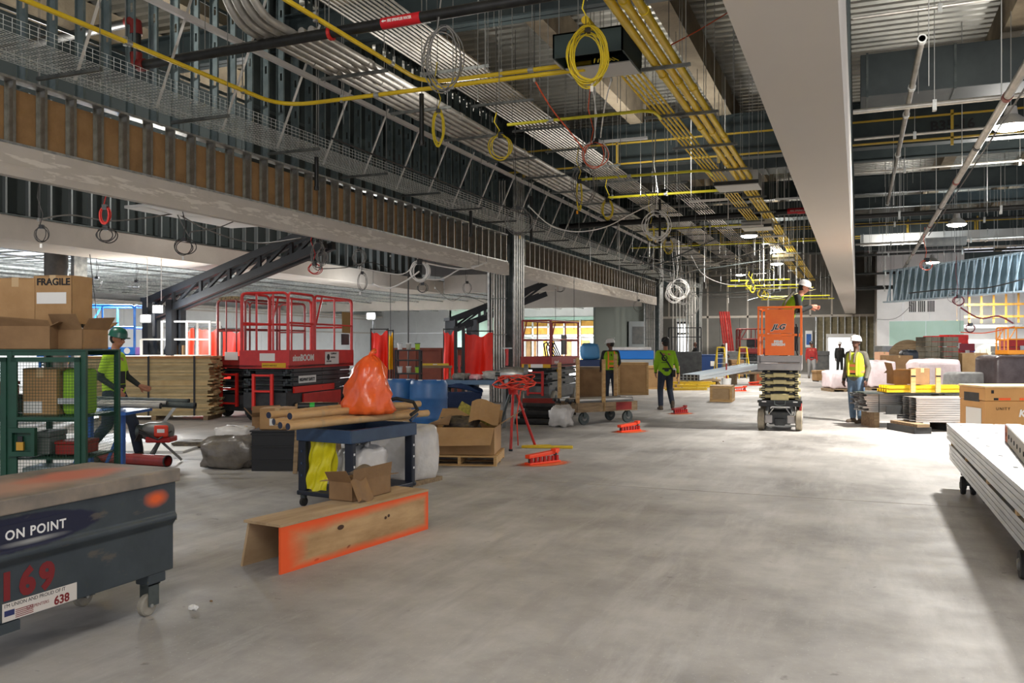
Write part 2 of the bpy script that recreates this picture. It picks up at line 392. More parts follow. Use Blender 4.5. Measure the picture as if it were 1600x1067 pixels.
# inner store bulkhead ----------------------------------------------
wi = struct('wall_inner', 'second drywall bulkhead inside the store with dark studs above')
MB().bb(-15.4, -14.0, 3, 28.3, 3.5, 3.513).bb(-14.02, -14.0, 3, 28.3, 3.513, 3.92).bb(-15.4, -15.38, 3, 28.3, 3.513, 4.0).build('drywall', gyp, wi)
MB().bb(-14.12, -13.98, 3, 28.3, 3.92, 3.95).build('track', galvd, wi)
me = MB().bb(-.06, .06, -.002, .002, 3.95, 6.2).bb(.056, .06, -.036, 0, 3.95, 6.2).mesh('stud', mat('dim_stud_steel', (140, 146, 146), .5, .3))
y = 4
while y < 26.5: inst(me, 'stud', wi, (-14.06, y, 0)); y += .46
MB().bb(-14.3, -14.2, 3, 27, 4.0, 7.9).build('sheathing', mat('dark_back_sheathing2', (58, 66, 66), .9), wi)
MB().bb(-13.98, -9.65, 28.3, 28.5, 3.5, 4.15).build('drywall', gyp, wi)
MB().bb(-25, -9.65, 26.95, 41.0, 3.5, 3.513).build('soffit_board', gyp, wi) if False else None
MB().bb(-12.0, -9.2, 11.6, 14.4, 4.02, 4.07).build('ledge_board', gypw, wi)
wk = struct('wall_store_bulkhead', 'grey drywall bulkhead crossing the store beyond the escalator')
MB().bb(-34, -9.7, 41.0, 41.2, 3.5, 6.5).build('drywall', gyp, wk)
# store back walls -----------------------------------------------------
wb = struct('wall_store', 'white taped drywall walls at the back of the store')
def panels(par, x0, x1, y, z0, z1, m, step=1.22, axis='x'):
    a = x0
    while a < x1-.05:
        b = min(a+step-.012, x1); z = z0
        while z < z1-.05:
            e = min(z+2.43, z1)
            if axis == 'x': MB().bb(a, b, y, y+.1, z, e).build('drywall_panel', m, par)
            else: MB().bb(y-.1, y, a, b, z, e).build('drywall_panel', m, par)
            z += 2.44
        a += step
panels(wb, -40, -25.2, 52, 0, 4.3, gypw, 2.44)
panels(wb, 8, 52, -31, 0, 4.3, gypw, 2.44, 'y')
for z in (2.42, 3.35): MB().bb(-31.0, -30.985, 8, 52, z, z+.09).build('taped_joint', gyp, wb)
MB().bb(-31, -30.4, 8, 52, 3.5, 3.62).build('soffit_board', gyp, wb)
MB().bb(-25.3, -25.2, 52, 60, 0, 4.3).build('drywall', teal, wb)
ws = struct('wall_store_far', 'far store wall of yellow plywood on metal framing')
osb = mat('yellow_plywood', (214, 164, 76), .75, 0, (190, 136, 54), sc=5, stretch=(1, 1, .4))
MB().bb(-26, -9, 60.2, 60.3, 0, 6).build('backing', gypw, ws)
MB().bb(-26, -9, 59.9, 60.0, 3.72, 4.6).build('header_board', gypw, ws)
MB().bb(-26, -9, 59.85, 59.95, 3.45, 3.7).build('green_board_strip', teal, ws)
for k in range(13): MB().bb(-26+k*1.22, -26+k*1.22+1.2, 60.0, 60.05, 2.45, 3.4).build('plywood_panel', osb, ws)
for k in range(14): MB().bb(-26+k*1.22, -26+k*1.22+.09, 59.8, 59.95, 0, 3.45).build('stud', white, ws)
for z in (2.25, 2.9): MB().bb(-26, -9.5, 59.8, 59.97, z, z+.12).build('header', white, ws)
for k in range(12): MB().bb(-25.6+k*1.36, -25.6+k*1.36+.8, 60.05, 60.1, .2, 2.0).build('plywood_panel', osb if k % 2 else card2, ws)
# store ceiling framing lit from below ----------------------------------
sc_ = struct('ceiling_store', 'suspended metal ceiling framing over the store')
MB().bb(-31, -15.4, 5, 52, 4.32, 4.36).build('soffit', mat('store_deck', (120, 122, 122), .8), sc_)
jme = MB().bb(-15.5, 0, -.03, .03, 0, .05).mesh('joist', galv)
for k in range(64): inst(jme, 'joist', sc_, (-15.4, 6+k*.72, 3.98+.02*(k % 3)))
for k in range(11): MB().bb(-30.5+k*1.45, -30.47+k*1.45, 6, 52, 3.9, 3.96).build('carrier_channel', galv, sc_)
# corridor ceiling beam box (white, between the two halves) ----------------
wc = struct('ceiling_bulkhead', 'long smooth white drywall bulkhead running the length of the hall')
XA, XB = -.69, -.10
bm_ = mat('smooth_bulkhead', (202, 194, 184), .85, 0, (206, 198, 188), sc=.4)
MB().bb(XA, XB, -3, 55, 3.5, 3.515).bb(XA, XA+.016, -3, 55, 3.515, 4.75).bb(XB-.016, XB, -3, 55, 3.515, 4.75).build('drywall', bm_, wc)
MB().bb(XB-.05, XB+.004, -3, 55, 4.75, 4.9).build('track', galvd, wc)
me = MB().bb(-.05, .05, -.002, .002, 4.9, 7.4).bb(.046, .05, -.036, 0, 4.9, 7.4).mesh('stud', galvd)
y = 3.6
while y < 55: inst(me, 'stud', wc, (XB-.06, y, 0)); inst(me, 'stud', wc, (XA+.06, y, 0)); y += .6
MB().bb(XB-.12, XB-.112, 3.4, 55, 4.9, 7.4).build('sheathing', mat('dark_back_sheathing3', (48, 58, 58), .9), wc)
MB().bb(XB-.012, XB+.002, 5.0, 46, 3.5, 4.75).build('corner_bead', white, wc) if False else None
# far wall of the corridor --------------------------------------------------
wf = struct('wall_far', 'far grey taped drywall wall with doorways')
fy = 55.0
def fw(x0, x1, z0, z1, m=gyp, t=.15, yy=fy, name='drywall_panel'): MB().bb(x0, x1, yy, yy+t, z0, z1).build(name, m, wf)
x = -12.4
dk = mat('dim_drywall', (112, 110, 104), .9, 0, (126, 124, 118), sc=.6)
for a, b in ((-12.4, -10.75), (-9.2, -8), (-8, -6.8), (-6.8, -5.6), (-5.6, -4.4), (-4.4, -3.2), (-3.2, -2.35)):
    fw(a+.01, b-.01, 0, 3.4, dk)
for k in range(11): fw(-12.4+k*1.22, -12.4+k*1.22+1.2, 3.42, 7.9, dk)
for k in range(11): MB().bb(-12.4+k*1.22-.06, -12.4+k*1.22+.04, fy-.004, fy, 0 if k > 2 else 3.4, 7.9).build('joint_tape', mud, wf) if not (8 <= k <= 10) else MB().bb(-12.4+k*1.22-.06, -12.4+k*1.22+.04, fy-.004, fy, 3.4, 7.9).build('joint_tape', mud, wf)
MB().bb(-12.4, 1, fy-.004, fy, 3.32, 3.46).build('joint_tape', mud, wf)
# framed opening with bare studs and batts above the doorway
batt = mat('insulation_batt', (138, 128, 100), .95, 0, (112, 104, 82), sc=4, bump=.4, bsc=8)
MB().bb(-2.3, .95, fy+.1, fy+.2, 2.2, 3.35).build('insulation', batt, wf)
MB().bb(-2.3, -1.75, fy+.1, fy+.2, 0, 2.2).build('insulation', batt, wf); MB().bb(-.15, .95, fy+.1, fy+.2, 0, 2.2).build('insulation', batt, wf)
for k in range(9): MB().bb(-2.33+k*.4, -2.27+k*.4, fy-.02, fy+.1, 2.2 if k in (2, 3, 4, 5) else 0, 3.36).build('stud', galv, wf)
MB().bb(-1.75, -.1, fy-.05, fy+.12, 2.08, 2.3).build('header', white, wf)
for xx in (-1.75, -.22): MB().bb(xx, xx+.12, fy-.05, fy+.2, 0, 2.1).build('door_frame', white, wf)
lit = mat('daylit_room', (232, 236, 240), .9, emit=1.3, ecol=(235, 240, 250))
MB().bb(-4, 2, 58.5, 58.6, 0, 3.2).build('room_beyond', gypw, wf)
lamp((-1, 57, 2.9), 160, .8, COOL); lamp((-10, 57.6, 3.1), 260, .8, COOL)
# second doorway on the left with a transom
MB().bb(-13.5, -7, 58.5, 58.6, 0, 3.4).build('room_beyond', gypw, wf)
for xx in (-10.75, -9.32): MB().bb(xx, xx+.12, fy-.05, fy+.15, 0, 3.1).build('door_frame', darkm, wf)
for z in (2.3, 3.0): MB().bb(-10.7, -9.2, fy-.05, fy+.15, z, z+.12).build('door_header', darkm, wf)
for k in range(4): MB().bb(-10.3+k*.3, -10.28+k*.3, fy, fy+.05, 2.4, 3.0).build('mullion', darkm, wf)
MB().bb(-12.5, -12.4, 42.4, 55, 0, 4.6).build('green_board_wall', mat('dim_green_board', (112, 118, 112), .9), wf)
# right side walls -----------------------------------------------------
wr = struct('wall_right', 'white drywall wall with green board band and vents on the right')
panels(wr, .92, 4.9, 48, 2.85, 7.0, gypw, 1.22)
panels(wr, .92, 4.9, 48, 0, 1.6, gypw, 1.22); 
for k in range(2): MB().bb(1.5+k*1.7, 1.5+k*1.7+1.68, 47.99, 48.1, 1.61, 2.84).build('green_board', teal, wr)
MB().bb(.92, 1.49, 48, 48.1, 1.61, 2.84).build('drywall_panel', gypw, wr)
MB().bb(.92, .98, 48.1, 55, 0, 7).build('drywall', gyp, wr)
for k in range(3):
    for j in range(4): MB().bb(2.42+k*.42+j*.085, 2.42+k*.42+j*.085+.05, 47.97, 48.0, 3.3, 3.85).build('vent_slot', ink, wr)
MB().bb(7.2, 7.6, 40.0, 40.5, 0, 6).build('column_post', gmach, wr)
wq = struct('wall_right_far', 'timber guard framing and shelving in the lit opening')
MB().bb(4.5, 12, 60.6, 60.7, 0, 7).build('backing', gypw, wq)
for z in (3.2, 3.9, 4.6): MB().bb(4.6, 11, 56, 56.1, z, z+.12).build('timber_rail', osb, wq)
for k in range(9): MB().bb(4.7+k*.62, 4.8+k*.62, 56.1, 56.2, 2.9, 5.2).build('timber_post', osb, wq)
for z in (1.75, 2.6): MB().bb(4.6, 11, 56, 56.4, z, z+.2).build('shelf', white if z < 2 else galv, wq)
# angled stud-and-lattice bulkhead on the right
wa = struct('wall_right_bulkhead', 'angled galvanised stud bulkhead with cold blue light in its colour')
a0, a1 = V((1.15, 41.2, 0)), V((7.2, 32.0, 0)); dr = (a1-a0); ln = dr.length; dr.normalize(); nr = V((dr.y, -dr.x, 0))
coolg = mat('blue_lit_stud_steel', (178, 196, 206), .4, .5, (206, 220, 228), sc=6)  # galvanised steel with the cold blue light put into its colour
MB().beam(a0+V((0, 0, 3.5)), a1+V((0, 0, 3.5)), .3, .06).build('bottom_track', coolg, wa)
MB().beam(a0+V((0, 0, 4.85)), a1+V((0, 0, 4.85)), .3, .06).build('top_track', coolg, wa)
k = 0; q = .3
while q < ln:
    b = a0+dr*q; MB().beam(b+V((0, 0, 3.5)), b+V((0, 0, 4.85)), .035, .06, up=nr).build('stud', coolg, wa)
    MB().beam(b+nr*.15+V((0, 0, 3.5)), b+nr*.15+dr*.35+V((0, 0, 4.85)), .04, .05).build('diagonal_brace', coolg, wa); q += .42
MB().beam(a0-nr*.35+V((0, 0, 4.2)), a1-nr*.35+V((0, 0, 4.2)), .02, 1.3).build('sheathing', mat('blue_lit_sheathing', (104, 126, 136), .8), wa)  # added backing sheet, blue light put into its colour
lamp((5.8, 31.5, 3.0), 260, .8, (.8, .92, 1), rot=(R(115), 0, R(-35)))
# ================================================================ SERVICES UNDER THE DECK
def yX(px, X): return (FPX*abs(X)/(CS*abs(1340-px))*1.0 - (-X)*SN)/CS
def rack(name, label, cat, xs, z, ya, yb, r, m, traps, ztop=7.95, m2=None, rods=True, group=None):
    t = thing(name, label, cat, ((xs[0]+xs[-1])/2, ya, z), group=group); cx = (xs[0]+xs[-1])/2
    for i, x in enumerate(xs):
        mb = MB().cyl((x-cx, 0, 0), (x-cx, yb-ya, 0), r, n=10 if r > .03 else 6)
        q = 1.1+(i*.37) % 1.6
        while q < yb-ya-.2: mb.cyl((x-cx, q, 0), (x-cx, q+.07+r, 0), r*1.22, n=10 if r > .03 else 6); q += 3.05
        mb.build('conduit', m, t, True)
    sp = MB().bb(-.04, xs[-1]-xs[0]+.3+.04, -.021, .021, -.042, -.034).bb(-.04, xs[-1]-xs[0]+.34, -.021, -.018, -.034, 0).bb(-.04, xs[-1]-xs[0]+.34, .018, .021, -.034, 0).mesh('trapeze_strut', strutm)
    rm = MB().cyl((0, 0, -.08), (0, 0, ztop-z), .006, n=5).mesh('hanger_rod', rodm)
    for y in traps:
        inst(sp, 'trapeze_strut', t, (xs[0]-cx-.15, y-ya, -r))
        if rods:
            for s_ in (xs[0]-cx-.13, xs[-1]-cx+.13): inst(rm, 'hanger_rod', t, (s_, y-ya, -r))
    return t
def fr(a, n, st): return [a+i*st for i in range(n)]
A_ = rack('conduit_rack', 'six large silver conduits on trapeze hangers high over the store front', 'conduit rack', fr(-7.16, 6, .148), 5.6, 9.2, 44, .048, cond, [10.8+2.05*k for k in range(16)])
for i in range(4):      # the bends at the near end rise towards the deck
    x = -.40+.16*i; pts = [(x, .02, 0)]
    for k in range(9): a = k/8*PI/2; pts.append((x-.05*k/8, -(.15+.06*i)-.55*math.sin(a), .55-.55*math.cos(a)))
    pts.append((x-.05, -(.70+.06*i), 1.6)); MB().tube(pts, .05, 10).build('conduit_bend', cond, A_, True)
rack('conduit_rack', 'band of a dozen thin silver conduits beside the black sprinkler main', 'conduit rack', fr(-6.52, 12, .078), 6.12, 6.5, 50, .017, cond, [8.6+2.05*k for k in range(20)])
rack('conduit_rack', 'thin silver conduits far down the hall over the cable hangs', 'conduit rack', fr(-5.3, 7, .09), 6.35, 24, 52, .015, cond, [25+2.6*k for k in range(10)])
rack('conduit_rack', 'three fat yellow conduits running from the ceiling top to the grey pull box', 'conduit rack', [-2.47, -2.33, -2.19], 5.3, 4.5, 19.6, .05, yel, [8.6, 11.2, 13.6, 15.9, 18.2])
rack('conduit_rack', 'five slim yellow conduits on the shared trapezes left of the fat yellow ones', 'conduit rack', fr(-2.98, 5, .072), 5.27, 11.3, 50, .017, yel, [13.6, 15.9, 18.2, 20.9, 23.4, 26, 29, 32, 35, 38, 41, 44])
rack('conduit_rack', 'four yellow conduits continuing past the grey pull box above the lift', 'conduit rack', fr(-2.52, 4, .085), 5.32, 20.4, 52, .03, yel, [22, 24.6, 27.2, 30, 33, 36, 39, 42])
# single conduit runs with bends --------------------------------------
def run(label, pts, r, m, name='conduit_run', cat='conduit', hang=(), bend=.3, ztop=7.95):
    pts = [V(p) for p in pts]; out = [pts[0]]
    for i in range(1, len(pts)-1):
        a = (pts[i-1]-pts[i]).normalized(); b = (pts[i+1]-pts[i]).normalized()
        p0, p2 = pts[i]+a*bend, pts[i]+b*bend
        for k in range(7): q = k/6; out.append(p0*(1-q)**2+pts[i]*2*q*(1-q)+p2*q*q)
    out.append(pts[-1]); o = pts[0].copy(); t = thing(name, label, cat, o)
    MB().tube([p-o for p in out], r, 10).build('tube', m, t, True)
    for i in range(len(pts)-1):
        d = pts[i+1]-pts[i]; ln = d.length; d.normalize(); q = 1.6
        while q < ln-.5: c_ = pts[i]+d*q-o; MB().cyl(c_, c_+d*.08, r*1.3, n=10).build('coupling', galv, t, True); q += 3.0
    for h in hang:
        h = V(h)-o; MB().cyl(h, (h.x, h.y, ztop-o.z), .006, n=5).build('hanger_rod', rodm, t)
        MB().bb(h.x-.02, h.x+.02, h.y-.02, h.y+.02, h.z-r-.02, h.z+r+.03).build('clamp', galv, t)
    return t
run('yellow conduit running below the kicker braces then bending across the hall', [(-8.05, 3.2, 5.2), (-8.05, 10.8, 5.2), (-3.3, 10.8, 5.2)], .03, yel, hang=[(-8.05, 7.8, 5.2), (-8.05, 9.9, 5.2), (-7.0, 10.8, 5.2), (-5.2, 10.8, 5.2)], bend=.55)
run('yellow conduit dropping past the sprinkler label then bending across to the coil', [(-5.8, 5.5, 5.38), (-5.8, 11.1, 5.38), (-3.3, 11.1, 5.38)], .03, yel, hang=[(-5.8, 8.4, 5.38), (-4.6, 11.1, 5.38)], bend=.45)
run('yellow branch conduit curving off the slim yellow group to the thin silver band', [(-2.9, 13.6, 5.2), (-2.9, 13.05, 5.2), (-5.3, 13.05, 5.2)], .024, yelg, hang=[(-4.6, 13.05, 5.2)], bend=.25)
run('lime yellow branch conduit ending in a square box above the tagged yellow cord', [(-2.86, 18.5, 5.2), (-2.86, 17.95, 5.2), (-5.6, 17.95, 5.2)], .028, yelg, hang=[(-4.0, 17.95, 5.2), (-5.45, 17.95, 5.2)], bend=.25)
run('lime yellow branch conduit ending in a box above the small round yellow coil', [(-2.8, 21.9, 5.38), (-2.8, 21.4, 5.38), (-5.9, 21.4, 5.38)], .032, yelg, hang=[(-4.4, 21.4, 5.38), (-5.8, 21.4, 5.38)], bend=.25)
run('pale yellow branch conduit just under the far black sprinkler main', [(-2.9, 29.5, 5.55), (-2.9, 29, 5.55), (-6.6, 29, 5.55)], .028, yelg, hang=[(-5, 29, 5.55)], bend=.25)
run('thin yellow conduit crossing the hall behind the far sprinkler main', [(-8.2, 33, 5.4), (-1, 33, 5.4)], .022, yelg, hang=[(-6, 33, 5.4), (-3, 33, 5.4)])
for i, (y, x0, x1, z) in enumerate(((33.0, -4.4, -2.3, 4.02), (33.6, -4.6, -1.9, 3.86), (36, -4.2, -1.6, 3.9), (38, -3.8, -.9, 3.55), (43, -4.2, -1.2, 3.95))):
    run(['lowest bright yellow pendant rail over the orange lift', 'second yellow pendant rail over the orange lift, slightly lower', 'yellow pendant rail hanging behind the lift operator', 'long yellow rail passing behind the arm of the lift operator', 'small distant yellow pendant rail above the hard hat'][i],
        [(x0, y, z), (x1, y, z)], .022, yelg, 'pendant_rail', 'rail', hang=[(x0+.3, y, z), ((x0+x1)/2, y, z), (x1-.2, y, z)])
# strut pendants; the white rods stand for steel caught by light
for i, (x, y, z, w_) in enumerate(((-3.3, 20.8, 5.05, .9), (-2.9, 24.6, 4.9, 1.0), (-2.5, 28, 5.0, .9), (-4.3, 16.4, 5.6, 1.1), (-1.6, 24, 5.5, .9))):
    t = thing('pendant_strut', ['white strut bar hanging beside the grey pull box', 'white strut bar hanging under the far end of the yellow conduits', 'small white strut bar hanging above the round work lamp', 'white strut bar hanging left of the fat yellow conduits', 'white strut bar hanging close to the white bulkhead'][i], 'strut', (x, y, z))
    MB().bb(-w_/2, w_/2, -.025, .025, -.025, .025).build('bar', white, t)
    for s_ in (-w_/2+.05, w_/2-.05): MB().cyl((s_, 0, 0), (s_, 0, 7.95-z), .011, n=6).build('rod', white, t)
# pull boxes
t = thing('pull_box', 'big dark green steel pull box with pale underside behind the yellow wire coil', 'box', (-3.1, 10.75, 5.2))
MB().bb(-.45, .45, -.5, -.48, 0, .3).bb(-.45, -.43, -.5, .5, 0, .3).bb(.43, .45, -.5, .5, 0, .3).bb(-.45, .45, .48, .5, 0, .3).bb(-.45, .45, -.5, .5, .28, .3).build('body', mat('dark_green_box', (40, 56, 54), .5, .2), t)
MB().bb(-.43, .43, -.05, .48, -.005, .01).build('cover', ductl, t); MB().bb(-.5, -.44, -.3, .45, .02, .10).build('side_flange', ductl, t)
MB().cyl((.05, -.75, .33), (.05, .3, .33), .05, n=12).build('conduit_stub', yel, t, True)
for k in range(7): MB().tube([(.0+.04*k, -.2, .02), (.03+.05*k, -.3, -.05), (.06+.05*k, -.36, -.02-.01*k)], .006, 5).build('wire', ycab, t)
for s_ in (-.4, .4):
    for q in (-.4, .4): MB().cyl((s_, q, .3), (s_, q, 2.75), .006, n=5).build('hanger_rod', rodm, t)
for i, (x, y, z, sx, sy, sz, lb) in enumerate(((-2.5, 20.0, 5.15, .95, .8, .32, 'grey square pull box where the fat yellow conduits end'), (-2.75, 26.5, 5.05, .85, .8, .25, 'smaller grey pull box beyond the first, under slim yellow conduits'), (-2.7, 35.5, 4.95, .8, .8, .2, 'far pale pull box hanging above the work lamp'))):
    t = thing('pull_box', lb, 'box', (x, y, z))
    MB().bb(-sx/2, sx/2, -sy/2, sy/2, 0, sz).build('body', ductl, t, bevel=.006); MB().bb(-sx/2-.01, sx/2+.01, -sy/2-.012, -sy/2, .02, .1).build('flange', darkm, t)
    for s_ in (-sx/2+.04, sx/2-.04): MB().cyl((s_, 0, sz), (s_, 0, 7.95-z), .008, n=5).build('hanger_rod', rodm, t)
# wire basket tray along the bulkhead with kicker braces -----------------
t = thing('basket_tray', 'wire basket cable tray running along the top of the stud bulkhead', 'cable tray', (-8.45, 3.0, 4.80))
wm = mat('basket_wire', (206, 210, 206), .45, .25)
for (s0, s1, far) in ((0, 14, 0), (14, 45, 1)):
    mb = MB(); st = .05 if not far else .085
    for k in range(int(.86/st)+1): mb.cyl((-.43+k*st, s0, 0), (-.43+k*st, s1, 0), .0032 if not far else .005, n=4)
    for z in (.05, .1, .15):
        for x in (-.43, .43): mb.cyl((x, s0, z), (x, s1, z), .0032 if not far else .005, n=4)
    q = s0; cs_ = .1 if not far else .2
    while q < s1:
        mb.tube([(-.43, q, .15), (-.43, q, 0), (.43, q, 0), (.43, q, .15)], .0032 if not far else .005, 4); q += cs_
    tag(mb.build('wire_basket', wm, t), None, kind='stuff')
for k in range(18):
    y = 4.4+k*2.15; MB().bb(-.55, .45, y-.021, y+.021, -.07, -.03).build('trapeze_strut', strutm, t)
    MB().cyl((.43, y, -.1), (.43, y, 3.1), .006, n=5).build('hanger_rod', rodm, t)
t = thing('brace_line', 'long silver channel with slanted kicker braces above the wire basket', 'brace', (-8.24, 5.0, 5.95))
brm = mat('brace_steel', (196, 194, 190), .4, .5)
MB().bb(-.03, .03, 0, 33, -.04, .04).build('channel', mat('pale_channel', (206, 202, 200), .5, .3), t)
for k in range(24):
    y = 2.7+k*1.3; p = V((-.52, y, -1.15)); q = V((.05, y, .1)) if k > 3 else V((.3, y, .75))
    MB().sweep([(-.022, -.022), (.022, -.022), (.022, -.017), (-.017, -.017), (-.017, .022), (-.022, .022)], p, q).build('kicker_brace', brm, t)
t = thing('black_pipe_run', 'slim black pipe running along the top of the basket tray', 'pipe', (-7.96, 8, 4.98)); MB().cyl((0, 4, 0), (0, 36, 0), .018, n=8).build('tube', blk, t, True)
# sprinkler mains -----------------------------------------------------------
t = thing('sprinkler_main', 'black sprinkler main crossing the hall with a red printed label', 'pipe', (-9.3, 9.2, 5.48))
MB().cyl((.05, 0, 0), (9.0, 0, .1), .066, n=16).build('pipe', blk, t, True)
MB().cyl((0, 0, .12), (0, 0, .52), .066, n=14).build('riser', blk, t, True); MB().cyl((-.1, 0, .62), (-4, .3, .68), .066, n=14).build('branch', blk, t, True)
for (c0, sgn, z) in ((0, 1, .0), (0, -1, .62)): MB().tube([(.16*sgn, 0, z), (.06*sgn, 0, z), (.01*sgn, 0, z+.03*(1 if z < .3 else -1)), (0, 0, z+(.1 if z < .3 else -.1)), (0, 0, z+(.18 if z < .3 else -.18))], [.085, .085, .085, .08, .085], 14).build('elbow_coupling', mat('dark_red_coupling', (112, 24, 20), .45), t, True)
MB().pipe((4.06-.9, 0, .03), (4.06-.86, 0, .03), .09, .06, 14).build('hanger_ring', redm, t)
ang = math.atan(.0111)
lb = MB()
xc0, xc1 = 3.92, 4.45
lb.pipe((xc0, 0, .045), (xc1, 0, .05), .068, .06, 24); lb.build('label_sleeve', mat('red_label', (190, 18, 30), .5), t, True)
text('FIRE SPRINKLER WATER', .05, wink, t, (xc0+.1, -.0685, .03), (PI/2+.0, 0, 0), sx=.62, bold=.001)
MB().poly([(xc0+.02, -.071, .048), (xc0+.05, -.071, .066), (xc0+.05, -.071, .055), (xc0+.085, -.071, .055), (xc0+.085, -.071, .041), (xc0+.05, -.071, .041), (xc0+.05, -.071, .03)], .003, (0, 1, 0)).build('arrow', wink, t)
for x in (1.2, 3.15, 5.2, 7.2): MB().cyl((x, 0, .05), (x, 0, 2.5), .007, n=5).build('hanger_rod', rodm, t)
t = thing('sprinkler_main', 'far black sprinkler main with a small red label near the pull boxes', 'pipe', (-8.9, 26.4, 5.42))
MB().cyl((0, 0, 0), (8.2, 0, .1), .09, n=14).build('pipe', blk, t, True)
MB().pipe((7.0, 0, .09), (7.9, 0, .1), .094, .08, 14).build('label_sleeve', mat('red_label'), t, True)
for x in (1.5, 4, 6.5): MB().cyl((x, 0, .05), (x, 0, 2.5), .009, n=5).build('hanger_rod', rodm, t)
text('FIRE SPRINKLER', .075, wink, t, (7.08, -.096, .065), FY, sx=.85)
for lb_, x, y, za, zb in (('black drop pipe hanging under the bend of the yellow conduit', -5.95, 11.3, 4.55, 5.3), ('short black drop pipe hanging by the far sprinkler main', -7.3, 19.5, 4.1, 5.2), ('black drop pipe hanging in front of the thin silver conduits', -5.4, 25.2, 4.6, 5.9), ('little black drop below the wire basket', -8.4, 12.2, 4.2, 4.75), ('second little black drop below the wire basket, nearer the column', -8.4, 18.4, 4.15, 4.75)):
    t = thing('drop_pipe', lb_, 'pipe', (x, y, za)); MB().cyl((0, 0, .05), (0, 0, zb-za), .035, n=12).build('pipe', blk, t, True); MB().cyl((0, 0, 0), (0, 0, .06), .042, n=8).build('end_cap', blk, t); MB().cyl((0, 0, .1), (0, 0, 7.96-za), .008, n=5).build('hanger_rod', rodm, t)
# right-hand half of the hall --------------------------------------------------
t = thing('long_pipe', 'long shiny steel pipe with red joints slanting away over the studs', 'pipe', (1.9, 7.0, 5.0))
MB().cyl((0, 0, 0), (0, 35, 0), .058, n=16).build('pipe', cond, t, True)
for i, q in enumerate((.9, 3.5, 6.4, 9.6, 13, 16.5, 20, 24, 28, 32)): MB().cyl((0, q, 0), (0, q+.14, 0), .068, n=16).build('joint_band', mat('rusty_red_joint', (120, 54, 46), .6) if i % 2 == 0 else blk, t, True)
MB().cyl((.1, 1.5, -.09), (.1, 22, -.06), .014, n=6).build('side_wire', ocab if False else dcab, t)
for q in (2, 7, 12, 18, 24, 30): MB().cyl((0, q, .05), (0, q, 2.95), .008, n=5).build('hanger_rod', rodm, t)
t = thing('riser_pipe', 'dull steel pipe with socket joints running beside the white bulkhead', 'pipe', (.83, 13.2, 5.85))
MB().cyl((0, 0, 0), (0, 15, .0), .045, n=12).build('pipe', mat('dull_pipe', (110, 106, 98), .5, .5, (134, 130, 122)), t, True)
for q in (0, 2.4, 4.2, 7.8, 14.9): MB().cyl((0, q, 0), (0, q+.12, 0), .062, n=12).build('socket', galv, t, True)
hz = [('white strut conduit crossing under the big dark duct', 15.2, 5.42, .04, cond), ('thin silver conduit crossing in front of the big dark duct', 14.2, 6.6, .02, cond), ('black main crossing behind the steel pipe', 27.6, 5.42, .07, blk), ('thin black pipe crossing above the yellow rails', 31.0, 5.6, .04, blk), ('silver conduit crossing level with the grey damper box', 34.5, 5.35, .04, cond), ('black pipe crossing below the yellow rails', 37.2, 5.2, .045, blk), ('second black pipe crossing nearer the floor side of the hall', 41.0, 4.75, .05, blk), ('black pipe crossing just above the blue lit stud bulkhead', 44.0, 4.35, .06, blk), ('short dark pipe crossing at the end of the steel pipe', 42.2, 4.15, .06, blk), ('silver conduit crossing near the ceiling behind the duct', 20.3, 6.1, .03, cond), ('thin grey conduit crossing above the marked girder', 24.5, 6.15, .03, cond)]
for lb_, y, z, r, m in hz:
    x1 = 3.2 if 'short' in lb_ else 10
    t = thing('cross_pipe', lb_, 'pipe', (XB+.03, y, z)); MB().cyl((0, 0, 0), (x1, 0, .08), r, n=10).build('pipe', m, t, True)
    for k in range(4):
        if k*2.6+1.2 < x1: MB().cyl((k*2.6+1.2, 0, 0), (k*2.6+1.2, 0, 7.95-z), .008, n=5).build('hanger_rod', rodm, t); MB().bb(k*2.6+1.17, k*2.6+1.23, -r-.01, r+.01, -r-.06, r+.03).build('clamp', galv, t)
for lb_, x0, x1, y, z0, z1, dp, m in (('big dark sheet metal duct crossing above the white bulkhead side', .05, 9.5, 18.3, 6.35, 7.15, 1.0, ductm), ('pale flat duct crossing behind the yellow rails', .1, 10, 38.6, 5.75, 6.15, .7, ductl), ('dark duct crossing left of the white bulkhead over the conduits', -8.4, -1, 24.3, 6.32, 7.0, .9, ductm), ('long dark duct far down the hall over the hanging coils', -8.4, -1, 34.3, 6.4, 7.0, .9, ductm), ('wide dark duct crossing just before the far wall', -8, 9, 47.6, 6.4, 7.2, 1.0, ductm)):
    t = thing('duct', lb_, 'duct', ((x0+x1)/2, y, z0)); L_ = (x1-x0)/2
    MB().bb(-L_, L_, -dp/2, dp/2, 0, z1-z0).build('shell', m, t, bevel=.01)
    mb = MB()
    q = -L_+.1
    while q < L_-.1:
        o_ = MB().bb(q, q+.04, -dp/2-.02, dp/2+.02, -.02, z1-z0+.02).build('flange', galvd if m is not ductl else galv, t); q += 1.5
    for q in (-L_+1, 0, L_-1): MB().cyl((q, -dp/2-.03, -.05), (q, -dp/2-.03, 7.95-z0), .008, n=5).build('hanger_rod', rodm, t)
t = thing('damper_box', 'small dark grey damper box on the silver cross conduit', 'box', (2.9, 34.2, 5.15)); MB().bb(-.65, .65, -.2, .2, 0, .28).build('body', gmach, t, bevel=.01); MB().bb(-.68, -.65, -.23, .23, -.02, .3).build('flange', galv, t)
